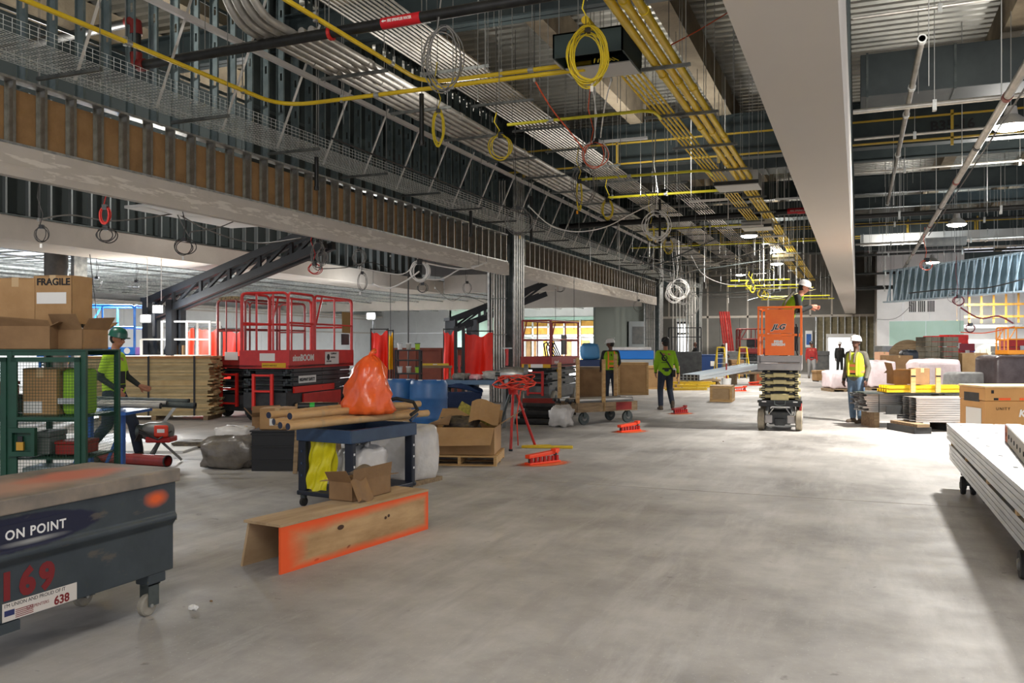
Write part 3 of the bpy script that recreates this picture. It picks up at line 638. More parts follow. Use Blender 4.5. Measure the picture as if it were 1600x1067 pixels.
# loose hanger rods left by the fitters
t = tag(struct('trim_1'), 'threaded rods and clips dropped from the deck across the hall'); 
rm_ = [MB().cyl((0, 0, -l), (0, 0, 0), .0065, n=5).mesh('hanger_rod', rodm) for l in (1.4, 2.2, 2.7, 3.1)]
for k in range(290):
    y = 9+38*rnd.random() if k < 150 else 27+25*rnd.random(); x = rnd.choice([-7.6, -5, -4.2, -3.7, -1.6, .7, 1.2, 3.3, 4.2, 6])+rnd.uniform(-.4, .4)
    if -.72 < x < -.05: x -= .9
    inst(rnd.choice(rm_), 'hanger_rod', t, (x, y, 7.96))
lr_ = [MB().cyl((0, 0, -l), (0, 0, 0), .010, n=5).mesh('hanger_rod', m_) for l, m_ in ((3.4, rodm), (4.0, white), (3.8, rodm))]
for k in range(60): inst(rnd.choice(lr_), 'hanger_rod', t, (rnd.uniform(-8, -1.2), rnd.uniform(26, 50), 7.96))
t2_ = tag(struct('trim_2'), 'thin conduits and struts crossing low at the far end of the hall')
for k in range(16):
    y = 28+k*1.45; x0 = -8.6+rnd.random()*3; MB().cyl((x0, y, 4.0+rnd.random()*1.3), (x0+2+rnd.random()*3.5, y+rnd.uniform(-.1, .1), 4.1+rnd.random()*1.2), .018, n=6).build('conduit', (galvd, cond, strutm)[k % 3], t2_)
for k in range(14):
    x = -8.75+.05*(k % 3); y = 44+k*.62; MB().cyl((x, y, 0), (x, y, 6), .03, n=6).build('conduit', cond, t2_)
# round high-bay work lamps ------------------------------------------------------
LB = ['glaring round work lamp hanging beside the long steel pipe', 'second round work lamp over the right half of the hall', 'third round work lamp far down the right half', 'bright work lamp hanging past the second pull box', 'small far work lamp above the hard hat of the lift operator', 'far work lamp hanging before the end wall']
refl = mat('lamp_housing', (188, 186, 182), .4, .4)
for i, (x, y, z, p) in enumerate(HIGHBAY):
    t = thing('work_lamp', LB[i], 'lamp', (x, y, z))
    MB().lathe([(.05, .28), (.09, .26), (.11, .12), (.24, .02), (.30, -.08), (.29, -.08), (.22, 0), (.05, .06)], n=24).build('reflector', refl, t, True)
    MB().lathe([(.2, -.07), (.27, -.09), (.24, -.12), (.1, -.15), (.01, -.155)], n=24).build('lens', glow, t, True)
    MB().cyl((0, 0, .25), (0, 0, 7.36-z), .008, n=5).build('chain', rodm, t)
# escalator trusses --------------------------------------------------------------
def truss(label, foot, top, dep, legs, wid=1.1):
    t = thing('escalator_truss', label, 'truss', foot); f = V((0, 0, 0)); tp = V(top)-V(foot)
    d = tp.normalized(); pr = V((-d.y, d.x, 0)).normalized(); up = V((0, 0, 1)); ln = tp.length
    for k, s_ in enumerate((-wid/2, wid/2)):
        o_ = pr*s_
        for z in (0, -dep): MB().beam(o_+up*z, tp+o_+up*z, .11, .16).build('chord', blackst, t)
        n_ = int(ln/1.0)
        for j in range(n_):
            a = o_+d*(j*ln/n_); b = o_+d*((j+1)*ln/n_)
            MB().beam(a, a-up*dep, .07, .07).build('web_post', blackst, t)
            MB().beam(a-up*dep, b, .06, .06).build('web_diagonal', blackst, t)
    for j in range(int(ln/1.0)): MB().beam(pr*(-wid/2)+d*(j*1.0)-up*dep, pr*(wid/2)+d*(j*1.0)-up*dep, .06, .06).build('cross_member', blackst, t)
    for dx in legs:
        for s_ in (-wid/2, wid/2):
            b = pr*s_+V((d.x, d.y, 0)).normalized()*dx; MB().bb(b.x-.09, b.x+.09, b.y-.09, b.y+.09, -V(foot).z+.01, 0).build('leg', blackst, t)
    b0 = pr*(-wid/2)+V((0, 0, -V(foot).z+.15)); 
    if len(legs) > 1:
        h = V((d.x, d.y, 0)).normalized()*legs[1]
        for s_ in (-wid/2, wid/2):
            MB().beam(pr*s_+V((0, 0, -foot[2]+.2)), pr*s_+h+V((0, 0, -.9)), .08, .08).build('cross_brace', blackst, t); MB().beam(pr*s_+V((0, 0, -.9)), pr*s_+h+V((0, 0, -foot[2]+.2)), .08, .08).build('cross_brace', blackst, t)
    MB().beam(pr*(-wid/2-.1)+V((0, 0, .02)), pr*(wid/2+.1)+V((0, 0, .02)), .3, .1).build('head_plate', blackst, t)
    return t
blackst = mat('black_steel', (18, 21, 25), .6, 0, (28, 31, 36), sc=3)
f1 = P(238, 470, 21.4); e1 = P(515, 352, 18.3)
truss('long black inclined escalator truss rising to the bulkhead behind the red lifts', tuple(f1), tuple(e1), .42, (0, .9), .26)
f2 = P(705, 500, 27.6); e2 = P(848, 444, 28.4)
truss('second black escalator truss rising behind the conduit column', tuple(f2), tuple(e2), .34, (0, .7), .8)
# twin halogen work lights on the first truss
t = thing('work_light', 'pair of glaring halogen work lights clamped to the escalator truss leg', 'lamp', P(240, 492, 20.2))
for i, (px, py) in enumerate(((248, 483), (229, 498))):
    c_ = P(px, py, 20.2)-t.location; MB().box(c_, (.26, .14, .2), TH).build('housing', blkp, t, bevel=.01); MB().box(c_+V((SN, -CS, 0))*.08, (.2, .02, .15), TH).build('lens', glow2, t)
MB().bb(-.02, .02, -.02, .02, -.5, .3).build('clamp_arm', blkp, t)
lamp(P(240, 490, 19.8), 90, .15, COOL, 'POINT')
t = thing('work_light', 'single glaring work light behind the end of the big red lift rail', 'lamp', P(580, 494, 25.5))
MB().box((0, 0, 0), (.26, .14, .2), TH).build('housing', blkp, t); MB().box(V((SN, -CS, 0))*.08, (.2, .02, .15), TH).build('lens', glow2, t); MB().cyl((0, .1, -.1), (0, .1, -P(580, 494, 25.5).z+.005), .02, n=6).build('stand', blkp, t)
lamp(P(581, 492, 25.0), 80, .15, COOL, 'POINT')
# cable coils -----------------------------------------------------------------------
def coil(px, py, d, rx, rz, r, m, loops, label, tail=None, tagc=None, seed=0, seg=26, tails=1, skew=0, name='cable_coil'):
    g = random.Random(seed+px*3+py); c = P(px, py, d); t = thing(name, label, 'cable', c); a = rx/FPX*d; b = rz/FPX*d
    yaw = TH+skew; ux = V((math.cos(yaw), math.sin(yaw), 0)); uy = V((-math.sin(yaw), math.cos(yaw), 0)); pts = []
    N_ = loops*seg; ph = g.random()*6
    for k in range(N_):
        th = 2*PI*k/seg; l = k/seg; ja = 1+.14*math.sin(l*2.7+ph)+g.uniform(-.01, .01); jb = 1+.12*math.sin(l*3.9+ph*2)
        pts.append(ux*(a*ja*math.sin(th)+.12*a*math.sin(l*1.9+ph))+V((0, 0, b*jb*math.cos(th)+.05*b*math.sin(l*5)))+uy*(.25*a*math.sin(l*2.3+ph)))
    if tail: 
        h = tail-c.z; lastp = pts[-1]
        pts = pts+[lastp+V((0, 0, h*.25))+ux*.05, lastp+V((0, 0, h*.6))-ux*.04, lastp+V((0, 0, h))]
    MB().tube(pts, r*(.72 if d < 16 else .6 if d < 22 else .45), 5).build('cable', m, t, 'all')
    tz = (7.97 if c.x > -15.4 or c.y > 52 else 3.92)-c.z
    if tz > b: MB().cyl((pts[-1].x, pts[-1].y, min(b, pts[-1].z)), (pts[-1].x, pts[-1].y, tz), .005, n=4).build('hanger_wire', dcab, t)
    MB().box((0, 0, b*.98), (r*6, r*6, r*6), TH).build('tie', blkp, t)
    if tagc: MB().box(V((0, 0, -b-.06))+ux*g.uniform(-.05, .05), (.035, .006, .065), TH).build('tag', tagc, t)
    return t
ytag = mat('paper_tag', (222, 196, 140), .8); otag = mat('orange_tag', (240, 160, 30), .8)
coil(918, 88, 9.6, 27, 42, .011, ycab, 11, 'big round coil of yellow wire hanging from the dark green pull box', tagc=white, tail=5.3)
coil(685, 200, 12.3, 8, 27, .010, ycab, 7, 'long narrow hank of yellow cord below the thin conduits', tail=5.4)
coil(782, 230, 14.4, 16, 19, .014, ycab, 3, 'round yellow cord ring hanging before the silver conduits', tail=5.3)
coil(931, 241, 15, 19, 21, .014, wcab, 3, 'white cable coil looped with orange cord near the white rods', tail=6.6)
coil(929, 243, 14.9, 18, 20, .010, ocab, 2, 'orange cord loop wound with the white coil', tail=5.9)
coil(912, 288, 17, 17, 31, .012, gcab, 4, 'tall grey cable loop below the orange and white coil', tail=6.0)
coil(905, 305, 17.2, 4, 22, .014, ycab, 4, 'yellow cord hank with an orange tag', tail=5.2, tagc=otag)
coil(949, 327, 20.6, 8, 14, .016, ycab, 4, 'small round yellow coil below its conduit box', tail=5.4)
coil(1026, 352, 20, 19, 21, .017, wcab, 4, 'bright white cable coil with a paper tag in mid hall', tail=6.3, tagc=ytag)
coil(1016, 364, 23, 6, 11, .016, ycab, 3, 'small yellow ring beside the bright white coil', tail=5.5)
coil(1044, 385, 27, 7, 11, .018, ycab, 3, 'pale yellow ring hanging past the bright white coil', tail=5.6)
coil(1090, 370, 24, 15, 20, .014, gcab, 4, 'grey cable coil hanging past the bright white coil', tail=6.2, tagc=ytag)
coil(810, 345, 17.5, 20, 21, .014, gcab, 3, 'grey cable loop with a paper tag beside the wire basket', tail=5.5, tagc=ytag)
coil(584, 20, 9.0, 1, 1, .004, gcab, 1, 'short grey cable end by the sprinkler label') if False else None
coil(693, 92, 10.2, 26, 48, .012, gcab, 5, 'large slack grey cable bundle hanging over the sprinkler main', tail=6.6)
coil(656, 424, 20.5, 13, 15, .020, wcab, 6, 'bright white cable coil lit up under the bulkhead', tail=4.2)
coil(497, 398, 18, 9, 22, .012, gcab, 5, 'grey cable hank at the top of the escalator truss', tail=4.5)
coil(503, 402, 17.6, 8, 11, .010, gcab, 4, 'small grey coil overlapping the hank at the truss top', tail=4.0)
coil(492, 420, 18.3, 10, 8, .014, rcab, 3, 'small red coil below the grey hank', tail=4.0)
coil(561, 402, 19, 9, 12, .010, gcab, 4, 'grey cable tangle midway along the bulkhead', tail=4.1, tagc=white)
coil(566, 440, 19, 7, 14, .010, gcab, 3, 'lower grey loop hanging under the grey tangle', tail=3.9, tagc=white)
coil(164, 336, 13.5, 7, 13, .012, rcab, 5, 'bright red cable coil in the dark above the inner bulkhead', tail=4.4)
coil(65, 366, 13.5, 10, 12, .010, dcab, 3, 'thin dark cable ring near the first round column', tail=4.1, tagc=white)
coil(166, 367, 13.8, 14, 11, .012, dcab, 3, 'wide dark cable ring below the bright red coil', tail=4.2)
coil(288, 386, 15.5, 14, 12, .012, dcab, 3, 'wide dark cable ring with a white end by the bulkhead', tail=4.4, tagc=white)
coil(152, 442, 21, 7, 8, .012, gcab, 2, 'little grey ring over the blue lift', tail=4.1)
coil(213, 446, 21, 7, 7, .012, gcab, 2, 'little grey ring between the blue lift and the truss', tail=4.1)
coil(660, 450, 26, 7, 7, .016, dcab, 3, 'small dark ring against the grey drywall', tail=3.9)
coil(730, 450, 25, 6, 9, .012, gcab, 3, 'grey hank against the drywall beside the column', tail=4.2)
coil(875, 450, 30, 7, 6, .014, dcab, 3, 'dark ring hanging under the second bulkhead bay', tail=3.9)
coil(1018, 434, 33, 14, 15, .02, dcab, 3, 'big dark cable ring before the second column', tail=5.5)
coil(1060, 452, 32, 15, 15, .02, wcab, 6, 'white and grey cable bundle hanging by the second column', tail=5.6, tagc=white)
coil(1069, 463, 32.6, 13, 12, .018, gcab, 7, 'second grey coil tangled into the white and grey bundle', tail=5.6)
coil(1053, 460, 31.6, 12, 13, .014, wcab, 4, 'thin white loop crossing the white and grey bundle', tail=5.6)
coil(1080, 475, 33, 11, 17, .016, gcab, 6, 'lower grey cable tangle by the second column', tail=5.4, tagc=white)
coil(998, 478, 36, 8, 9, .014, dcab, 2, 'thin dark ring under the end of the bulkhead', tail=4.2)
coil(1172, 444, 32, 6, 6, .016, ycab, 3, 'small fat yellow coil on the pendant rail end', tail=4.2)
coil(1176, 451, 31.5, 4, 6, .016, ycab, 3, 'narrow yellow coil just below its twin', tail=4.1)
coil(1190, 459, 33, 6, 6, .016, ycab, 3, 'pale yellow ring hanging over the orange lift', tail=4.0)
coil(1196, 462, 33.4, 5, 6, .016, ycab, 3, 'second pale yellow ring hanging over the orange lift', tail=4.0)
coil(1498, 470, 30, 8, 7, .02, mat('maroon_cable', (90, 20, 30), .5), 6, 'maroon cable coil hanging before the timber guard', tail=4.6)
coil(1490, 465, 31, 10, 8, .014, gcab, 2, 'thin loop hanging from the blue lit bulkhead', tail=3.6)
coil(1516, 513, 30.5, 7, 6, .02, mat('maroon_cable'), 5, 'lower maroon cable coil above the red gear', tail=3.4)
coil(1448, 414, 26, 9, 8, .02, ocab, 2, 'bright orange wire bunch on the steel pipe', tail=5.0)
# drooping cables strung between hangers
def droop(label, pts, r, m):
    ps = [P(*q) for q in pts]; out = []
    for i in range(len(ps)-1):
        p0, p1, p2, p3 = ps[max(i-1, 0)], ps[i], ps[i+1], ps[min(i+2, len(ps)-1)]
        for k in range(6):
            s_ = k/6; out.append(.5*((2*p1)+(p2-p0)*s_+(2*p0-5*p1+4*p2-p3)*s_*s_+(3*p1-p0-3*p2+p3)*s_**3))
    out.append(ps[-1]); o = out[0].copy(); t = thing('hanging_cable', label, 'cable', o); MB().tube([p-o for p in out], r, 5).build('cable', m, t, 'all'); MB().box((0, 0, 0), (.03, .03, .05)).build('clip', galv, t)
    for e in (out[0], out[-1]):
        if e.z > 2 and e.x > -15.4 and e.y < 41: MB().cyl(e-o, (e.x-o.x, e.y-o.y, 7.97-o.z), .005, n=4).build('hanger_wire', dcab, t)
    return t
droop('long white cable sagging from the conduits across to the white coil', [(826, 322, 17), (860, 352, 18), (900, 362, 18.5), (945, 355, 19), (985, 335, 19.5), (1020, 318, 20)], .012, wcab)
droop('orange cord strung from the box to the white coil', [(835, 125, 12), (862, 170, 13), (890, 205, 14), (915, 238, 15)], .012, ocab)
droop('orange cord running from the pull box up to the bulkhead', [(1045, 72, 11), (1090, 48, 12), (1140, 18, 13)], .009, ocab)
droop('white cord hanging down between the white rods', [(955, 125, 13), (945, 165, 14), (938, 215, 15)], .012, wcab)
droop('grey cable sagging out of the tall grey loop', [(943, 245, 15.5), (965, 275, 17), (985, 288, 18), (1005, 300, 19), (1020, 320, 20)], .012, gcab)
droop('white cable sagging from the lit coil towards the lifts', [(583, 444, 20), (605, 451, 20), (632, 440, 20.2), (655, 424, 20.4)], .02, wcab)
droop('white cable running from the lit coil to the column', [(660, 410, 20.5), (700, 418, 21), (730, 420, 21.6), (760, 410, 22)], .02, wcab)
droop('second white cable dipping from the lit coil to the column', [(665, 436, 20.5), (690, 436, 21), (720, 420, 21.5), (748, 415, 21.8)], .018, wcab)
droop('white cable running back from the lit coil along the bulkhead', [(560, 418, 19.5), (600, 426, 20), (630, 428, 20.2), (650, 412, 20.5)], .014, wcab)
droop('grey cable sagging over the inner bulkhead from the cable tie', [(60, 343, 14), (110, 336, 14.5), (170, 345, 15), (230, 340, 15.5), (276, 333, 16)], .014, gcab)
droop('grey cable sagging from the cable tie towards the escalator truss', [(276, 333, 16), (310, 352, 16.5), (360, 372, 17), (410, 380, 17.5), (470, 372, 18)], .014, gcab)
droop('lower grey cable looping back to the cable tie', [(276, 333, 16), (295, 368, 16), (300, 362, 16), (340, 356, 16.4), (378, 340, 17)], .012, gcab)
droop('dark cable sagging along the bulkhead past the tangle', [(500, 420, 18.5), (540, 418, 19), (580, 410, 19.5), (620, 425, 20)], .010, dcab)
droop('thin grey cable drooping before the drywall by the column', [(680, 450, 25), (705, 470, 25), (728, 462, 25), (760, 475, 25)], .010, gcab)
droop('long dark wire crossing under the conduits far down the hall', [(1000, 400, 30), (1060, 410, 32), (1130, 405, 34), (1200, 412, 36)], .018, dcab)
droop('second dark wire crossing under the conduits far down the hall', [(1005, 412, 31), (1070, 425, 33), (1150, 418, 35), (1230, 400, 37)], .018, dcab)
droop('grey wire hanging in a curve past the second column', [(1080, 400, 30), (1100, 430, 31), (1140, 445, 32), (1185, 440, 33)], .016, gcab)
droop('wavy white wire drooping beside the lift operator', [(1190, 462, 31), (1215, 466, 31), (1240, 460, 31), (1275, 452, 31)], .009, mat('pale_yellow_cable', (220, 210, 150), .5))
droop('dark cable sagging across the blue lit bulkhead', [(1420, 458, 34), (1480, 452, 33), (1540, 450, 31.5), (1600, 436, 30)], .025, dcab)
droop('maroon hose sagging from the coil to the post', [(1500, 480, 30), (1530, 497, 30.2), (1560, 494, 30.3), (1583, 505, 30.5)], .03, mat('maroon_cable'))
droop('thin cord drooping in front of the white wall', [(1370, 499, 40), (1400, 497, 40), (1425, 475, 40), (1440, 450, 40)], .015, gcab)
droop('thin pink cord stretched before the shelving', [(1500, 519, 34), (1540, 520, 34), (1585, 510, 34)], .02, ocab)
for i, (px, a, b, d) in enumerate(((610, 400, 640, 22), (638, 395, 600, 22), (897, 440, 515, 29), (868, 450, 510, 29), (230, 395, 480, 19), (252, 400, 470, 19), (140, 395, 500, 18))):
    pa, pb = P(px, a, d), P(px+(12 if i == 6 else 0), b, d)
    t = thing('drop_wire', ['thin black wire hanging straight down behind the orange bag', 'perforated dark hanger strap beside the thin black wire', 'thin wire dropping in front of the yellow plywood wall', 'second thin wire dropping in front of the yellow plywood wall', 'white wire dropping beside the escalator truss foot', 'second white wire dropping beside the escalator truss foot', 'slanted thin wire pair over the blue lift'][i], 'wire', pa)
    MB().cyl((0, 0, 0), pb-pa, .009 if i != 1 else .02, n=5).build('wire', white if i in (4, 5) else dcab, t); MB().cyl((0, 0, -.02), (0, 0, .03), .02, n=6).build('clip', galv, t); MB().cyl((0, 0, 0), (0, 0, (7.97 if pa.x > -15.4 else 3.95)-pa.z), .006, n=4).build('hanger_wire', dcab, t)
# ================================================================ BUILDERS FOR THE YARD OF GOODS
tape = mat('packing_tape', (186, 156, 112), .35)
def carton(label, loc, rz, sx, sy, sz, opened=False, m=card, seed=1, lab=None, name='carton', marks=None):
    g = random.Random(seed); t = thing(name, label, 'box', loc, rz); th = .006
    mb = MB().bb(-sx/2, sx/2, -sy/2, -sy/2+th, 0, sz).bb(-sx/2, sx/2, sy/2-th, sy/2, 0, sz).bb(-sx/2, -sx/2+th, -sy/2, sy/2, 0, sz).bb(sx/2-th, sx/2, -sy/2, sy/2, 0, sz).bb(-sx/2, sx/2, -sy/2, sy/2, 0, th)
    mb.build('carton_body', m, t)
    for i, (ax, s_) in enumerate((('y', -1), ('y', 1), ('x', -1), ('x', 1))):
        w_ = sx if ax == 'y' else sy; fl = min(sx, sy)*.48; a = (R(g.uniform(100, 215)) if opened else R(2))
        dx, dz = math.cos(a), math.sin(a); hinge = (sy if ax == 'y' else sx)/2
        p = []
        for u in (-1, 1):
            for q in (0, 1):
                off = hinge-fl*q*dx if True else 0; z = sz+fl*q*dz+(.002*(i < 2) if not opened else 0)
                jj = g.uniform(-.02, .02) if (q and opened) else 0
                p.append((u*w_/2*(1 if not q else .98), s_*(off+jj), z+jj) if ax == 'y' else (s_*(off+jj), u*w_/2*(1 if not q else .98), z+jj))
        MB().poly([p[0], p[1], p[3], p[2]], .005, (0, 0, 1)).build('flap', m, t)
    if not opened: MB().bb(-.03, .03, -sy/2-.001, sy/2+.001, sz+.006, sz+.012).bb(-.03, .03, -sy/2-.0015, -sy/2+.001, sz-.07, sz+.01).build('tape', tape, t)
    if lab: MB().bb(lab[0], lab[1], -sy/2-.003, -sy/2-.001, lab[2], lab[3]).build('label', paper, t, label='white shipping label')
    return t
def lump(mb, c, s, n=10, amp=.03, seed=0, flat=True, pw=4.0):
    g = random.Random(seed); ph = [g.random()*6 for _ in range(6)]; cx, cy, cz = c; vs = []; m_ = n
    for j in range(m_+1):
        v = -PI/2+PI*j/m_
        for i in range(2*n):
            u = 2*PI*i/(2*n)
            f = lambda a, e=2/pw: math.copysign(abs(a)**e, a)
            x, y, z = f(math.cos(v))*f(math.cos(u)), f(math.cos(v))*f(math.sin(u)), f(math.sin(v))
            k = 1+amp*(math.sin(5*u+ph[0]+3*z)+.7*math.sin(9*u+ph[1]-4*z)+.6*math.sin(7*v+ph[2]+2*u))
            vs.append((cx+x*s[0]/2*k, cy+y*s[1]/2*k, max(cz+z*s[2]/2*k, cz-s[2]/2) if flat else cz+z*s[2]/2*k))
    w_ = 2*n
    mb.add(vs, [(j*w_+i, j*w_+(i+1) % w_, (j+1)*w_+(i+1) % w_, (j+1)*w_+i) for j in range(m_) for i in range(w_)]); return mb
def pallet(label, loc, rz, sx=1.1, sy=1.0, m=wood):
    t = thing('pallet', label, 'pallet', loc, rz)
    for k in range(7): MB().bb(-sx/2, sx/2, -sy/2+k*(sy-.1)/6, -sy/2+k*(sy-.1)/6+.1, .115, .135).build('deck_board', m, t)
    for k in range(3): MB().bb(-sx/2+k*(sx-.04)/2, -sx/2+k*(sx-.04)/2+.04, -sy/2, sy/2, .02, .114).build('stringer', m, t)
    for k in range(3): MB().bb(-sx/2, sx/2, -sy/2+k*(sy-.1)/2, -sy/2+k*(sy-.1)/2+.1, 0, .019).build('bottom_board', m, t)
    return t
def loop_pts(x0, x1, z0, z1, y, cr=.1, topround=True, ax='x'):
    pts = []
    def arc(cx, cz, a0, a1):
        for k in range(5): a = a0+(a1-a0)*k/4; pts.append((cx+cr*math.cos(a), cz+cr*math.sin(a)))
    pts.append((x0, z0)); 
    arc(x0+cr, z1-cr, PI, PI/2); arc(x1-cr, z1-cr, PI/2, 0); pts.append((x1, z0))
    return [(p[0], y, p[1]) if ax == 'x' else (y, p[0], p[1]) for p in pts]
def wheel(par, c, r, w_, m=rubber, hub=galvd, name='wheel'):
    rt = MX.Rotation(PI/2, 3, 'X')
    o = MB().lathe([(r*.55, -w_/2), (r*.93, -w_/2), (r, -w_/2+.02), (r, w_/2-.02), (r*.93, w_/2), (r*.55, w_/2)], c, 20, rt).build(name, m, par, True)
    MB().lathe([(.02, -w_/2-.012), (r*.35, -w_/2-.012), (r*.5, -w_/2+.01), (r*.5, w_/2-.01), (r*.35, w_/2+.012), (.02, w_/2+.012)], c, 14, rt).build('hub', hub, o, True)
    return o
def lift(label, loc, rz, Lp, W, zd, zt, toe, mr, mc, ms, zc=.5, n=5, sect=((0, .4), (.41, 1)), wh=.2, wm_=rubber, rr_=.02, ladder=True, ladm=None, body2=None, cr=.1):
    t = thing('scissor_lift', label, 'lift', loc, rz); h = Lp/2
    MB().add([(x, y, z) for y in (-W/2+.08, W/2-.08) for x, z in ((-h+.1, .14), (h-.1, .14), (h-.02, .3), (h-.02, zc), (-h+.02, zc), (-h+.02, .3))], [(0, 1, 2, 3, 4, 5), (11, 10, 9, 8, 7, 6)]+[(i, i+6, (i+1) % 6+6, (i+1) % 6) for i in range(6)]).build('chassis', mc, t, bevel=.01)
    MB().bb(-h*.55, h*.6, -W/2+.03, -W/2+.08, .2, zc-.05).bb(-h*.55, h*.6, W/2-.08, W/2-.03, .2, zc-.05).build('tray_door', body2 or mc, t, bevel=.01)
    for x in (-h*.72, h*.72):
        for y in (-W/2+.07, W/2-.07): wheel(t, (x, y, wh), wh, .14, wm_)
    hh = (zd-zc-.02)/n
    for k in range(n):
        z = zc+hh*(k+.5); tl = .25*hh*(-1)**k
        for s_ in (-1, 1):
            y = s_*(W/2-.12-.05*(k % 2)); MB().beam((-h+.1, y, z-tl), (h-.12, y, z+tl), .05, hh*.95).build('scissor_arm', ms, t, bevel=.006)
        for x in (-h+.14, 0, h-.16): MB().cyl((x, -W/2+.03, z), (x, W/2-.03, z), hh*.2, n=8).build('pin', galvd, t)
    MB().bb(-h+.2, h-.2, -W/2+.26, W/2-.26, zc-.02, zd-.03).build('scissor_gap_fill', blkp, t)  # added dark box closing the gaps between the arms
    MB().bb(-h, h, -W/2, W/2, zd-.02, zd+.03).build('deck', darkm, t)
    for y in (-W/2, W/2-.02): MB().bb(-h, h, y, y+.02, zd-.04, zd+toe).build('toe_board', mr, t)
    for x in (-h, h-.02): MB().bb(x, x+.02, -W/2+.02, W/2-.02, zd-.04, zd+toe).build('toe_board', mr, t)
    for y in (-W/2+.03, W/2-.03):
        for a, b in sect:
            x0, x1 = -h+.03+a*(Lp-.06), -h+.03+b*(Lp-.06); f = MB().tube(loop_pts(x0, x1, zd+toe*.5, zt, y, cr), rr_, 8).build('guard_rail', mr, t, True)
            zm = zd+toe+(zt-zd-toe)*.48; MB().cyl((x0, y, zm), (x1, y, zm), rr_*.85, n=8).build('mid_rail', mr, f, True)
            if x1-x0 > 1.2: MB().cyl(((x0+x1)/2, y, zd+toe*.6), ((x0+x1)/2, y, zt), rr_*.85, n=8).build('post', mr, f, True)
            if x1-x0 > 1.2: MB().cyl((x0+.05, y, zm), (x0+.35, y, zt-.02), rr_*.8, n=8).build('brace', mr, f, True)
    for x in (-h+.03, h-.03):
        f = MB().tube(loop_pts(-W/2+.05, W/2-.05, zd+toe*.5, zt, x, cr, ax='y'), rr_, 8).build('end_rail', mr, t, True)
        for q in (.45,): MB().cyl((x, -W/2+.05, zd+toe+(zt-zd-toe)*q), (x, W/2-.05, zd+toe+(zt-zd-toe)*q), rr_*.85, n=8).build('mid_rail', mr, f, True)
        for y in ((-W/6, W/6) if x < 0 and cr > .05 else ()): MB().cyl((x, y, zd), (x, y, zt), rr_*.85, n=8).build('post', mr, f, True)
    if ladder:
        lm = ladm or mr; l = MB().bb(-h-.08, -h-.03, -.24, -.18, .25, zd-.15).bb(-h-.08, -h-.03, .18, .24, .25, zd-.15).build('ladder', lm, t)
        for k in range(3): MB().bb(-h-.09, -h-.03, -.18, .18, .3+k*(zd-.5)/2, .34+k*(zd-.5)/2).build('rung', lm, l)
    return t
def lettering(par, s, size, m, x, z, y=None, **k): return text(s, size, m, par, (x, y, z), FY, **k)
# ================================================================ NEAR LEFT
# gang box --------------------------------------------------------
gm = mat('blue_grey_box_paint', (46, 54, 59), .5, .1, (58, 66, 70), sc=3, bump=.1, bsc=8)
topm = mat('worn_box_lid', (146, 132, 116), .7, 0, (100, 94, 86), sc=2.5)
gx0, gx1, gy0, gy1 = -4.52, -3.82, 2.42, 4.10
t = thing('gang_box', 'grey wheeled steel gang box stencilled ON POINT 169', 'tool box', ((gx0+gx1)/2, (gy0+gy1)/2, 0)); ox, oy = (gx0+gx1)/2, (gy0+gy1)/2; hx, hy = (gx1-gx0)/2, (gy1-gy0)/2
pr = [(-hx, .25), (hx-.03, .25), (hx-.03, .52), (hx, .56), (hx, .58), (hx-.012, .60), (hx-.012, .78), (-hx, .78)]
n = len(pr); MB().add([(x, -hy, z) for x, z in pr]+[(x, hy, z) for x, z in pr], [(i, (i+1) % n, n+(i+1) % n, n+i) for i in range(n)]+[tuple(range(n-1, -1, -1)), tuple(range(n, 2*n))]).build('box_body', gm, t, bevel=.006)
lid = MB().bb(-hx-.015, hx+.012, -hy-.015, hy+.015, .781, .86).build('lid', topm, t, bevel=.008)
nt = topm.node_tree; N = nt.nodes; K = nt.links.new; Bs = N['Principled BSDF']; tc = N.new('ShaderNodeTexCoord')
src = Bs.inputs['Base Color'].links[0].from_socket
def blob_mask(c, rad, edge=.5, ns=6, na=.25):
    mp = N.new('ShaderNodeMapping'); K(tc.outputs['Object'], mp.inputs[0]); mp.inputs['Location'].default_value = [-c[i]/rad[i] for i in range(3)]; mp.inputs['Scale'].default_value = [1/r_ for r_ in rad]
    n1 = N.new('ShaderNodeTexNoise'); n1.inputs['Scale'].default_value = ns; K(tc.outputs['Object'], n1.inputs['Vector'])
    ln = N.new('ShaderNodeVectorMath'); ln.operation = 'LENGTH'; K(mp.outputs[0], ln.inputs[0])
    ad = N.new('ShaderNodeMath'); ad.operation = 'MULTIPLY_ADD'; K(n1.outputs['Fac'], ad.inputs[0]); ad.inputs[1].default_value = na*2; K(ln.outputs['Value'], ad.inputs[2])
    mr_ = N.new('ShaderNodeMapRange'); K(ad.outputs[0], mr_.inputs[0]); mr_.inputs[1].default_value = 1+na; mr_.inputs[2].default_value = 1+na-edge; mr_.inputs[3].default_value = 0; mr_.inputs[4].default_value = 1
    return mr_.outputs[0]
c_ = mixc(blob_mask((.05, -.1, .85), (.3, .62, 1), .6), src, (172, 134, 112)); c_ = mixc(blob_mask((.0, .42, .85), (.22, .4, 1), .5), c_, (190, 110, 86)); K(c_, Bs.inputs['Base Color'])
nt = gm.node_tree; N = nt.nodes; K = nt.links.new; Bs = N['Principled BSDF']; tc = N.new('ShaderNodeTexCoord'); src = Bs.inputs['Base Color'].links[0].from_socket
c_ = mixc(blob_mask((hx, .68, .70), (.3, .11, .055), .7, 8), src, (226, 92, 28)); c_ = mixc(blob_mask((hx, -.2, .675), (.4, .50, .09), .10, 14, .1), c_, (8, 14, 46))
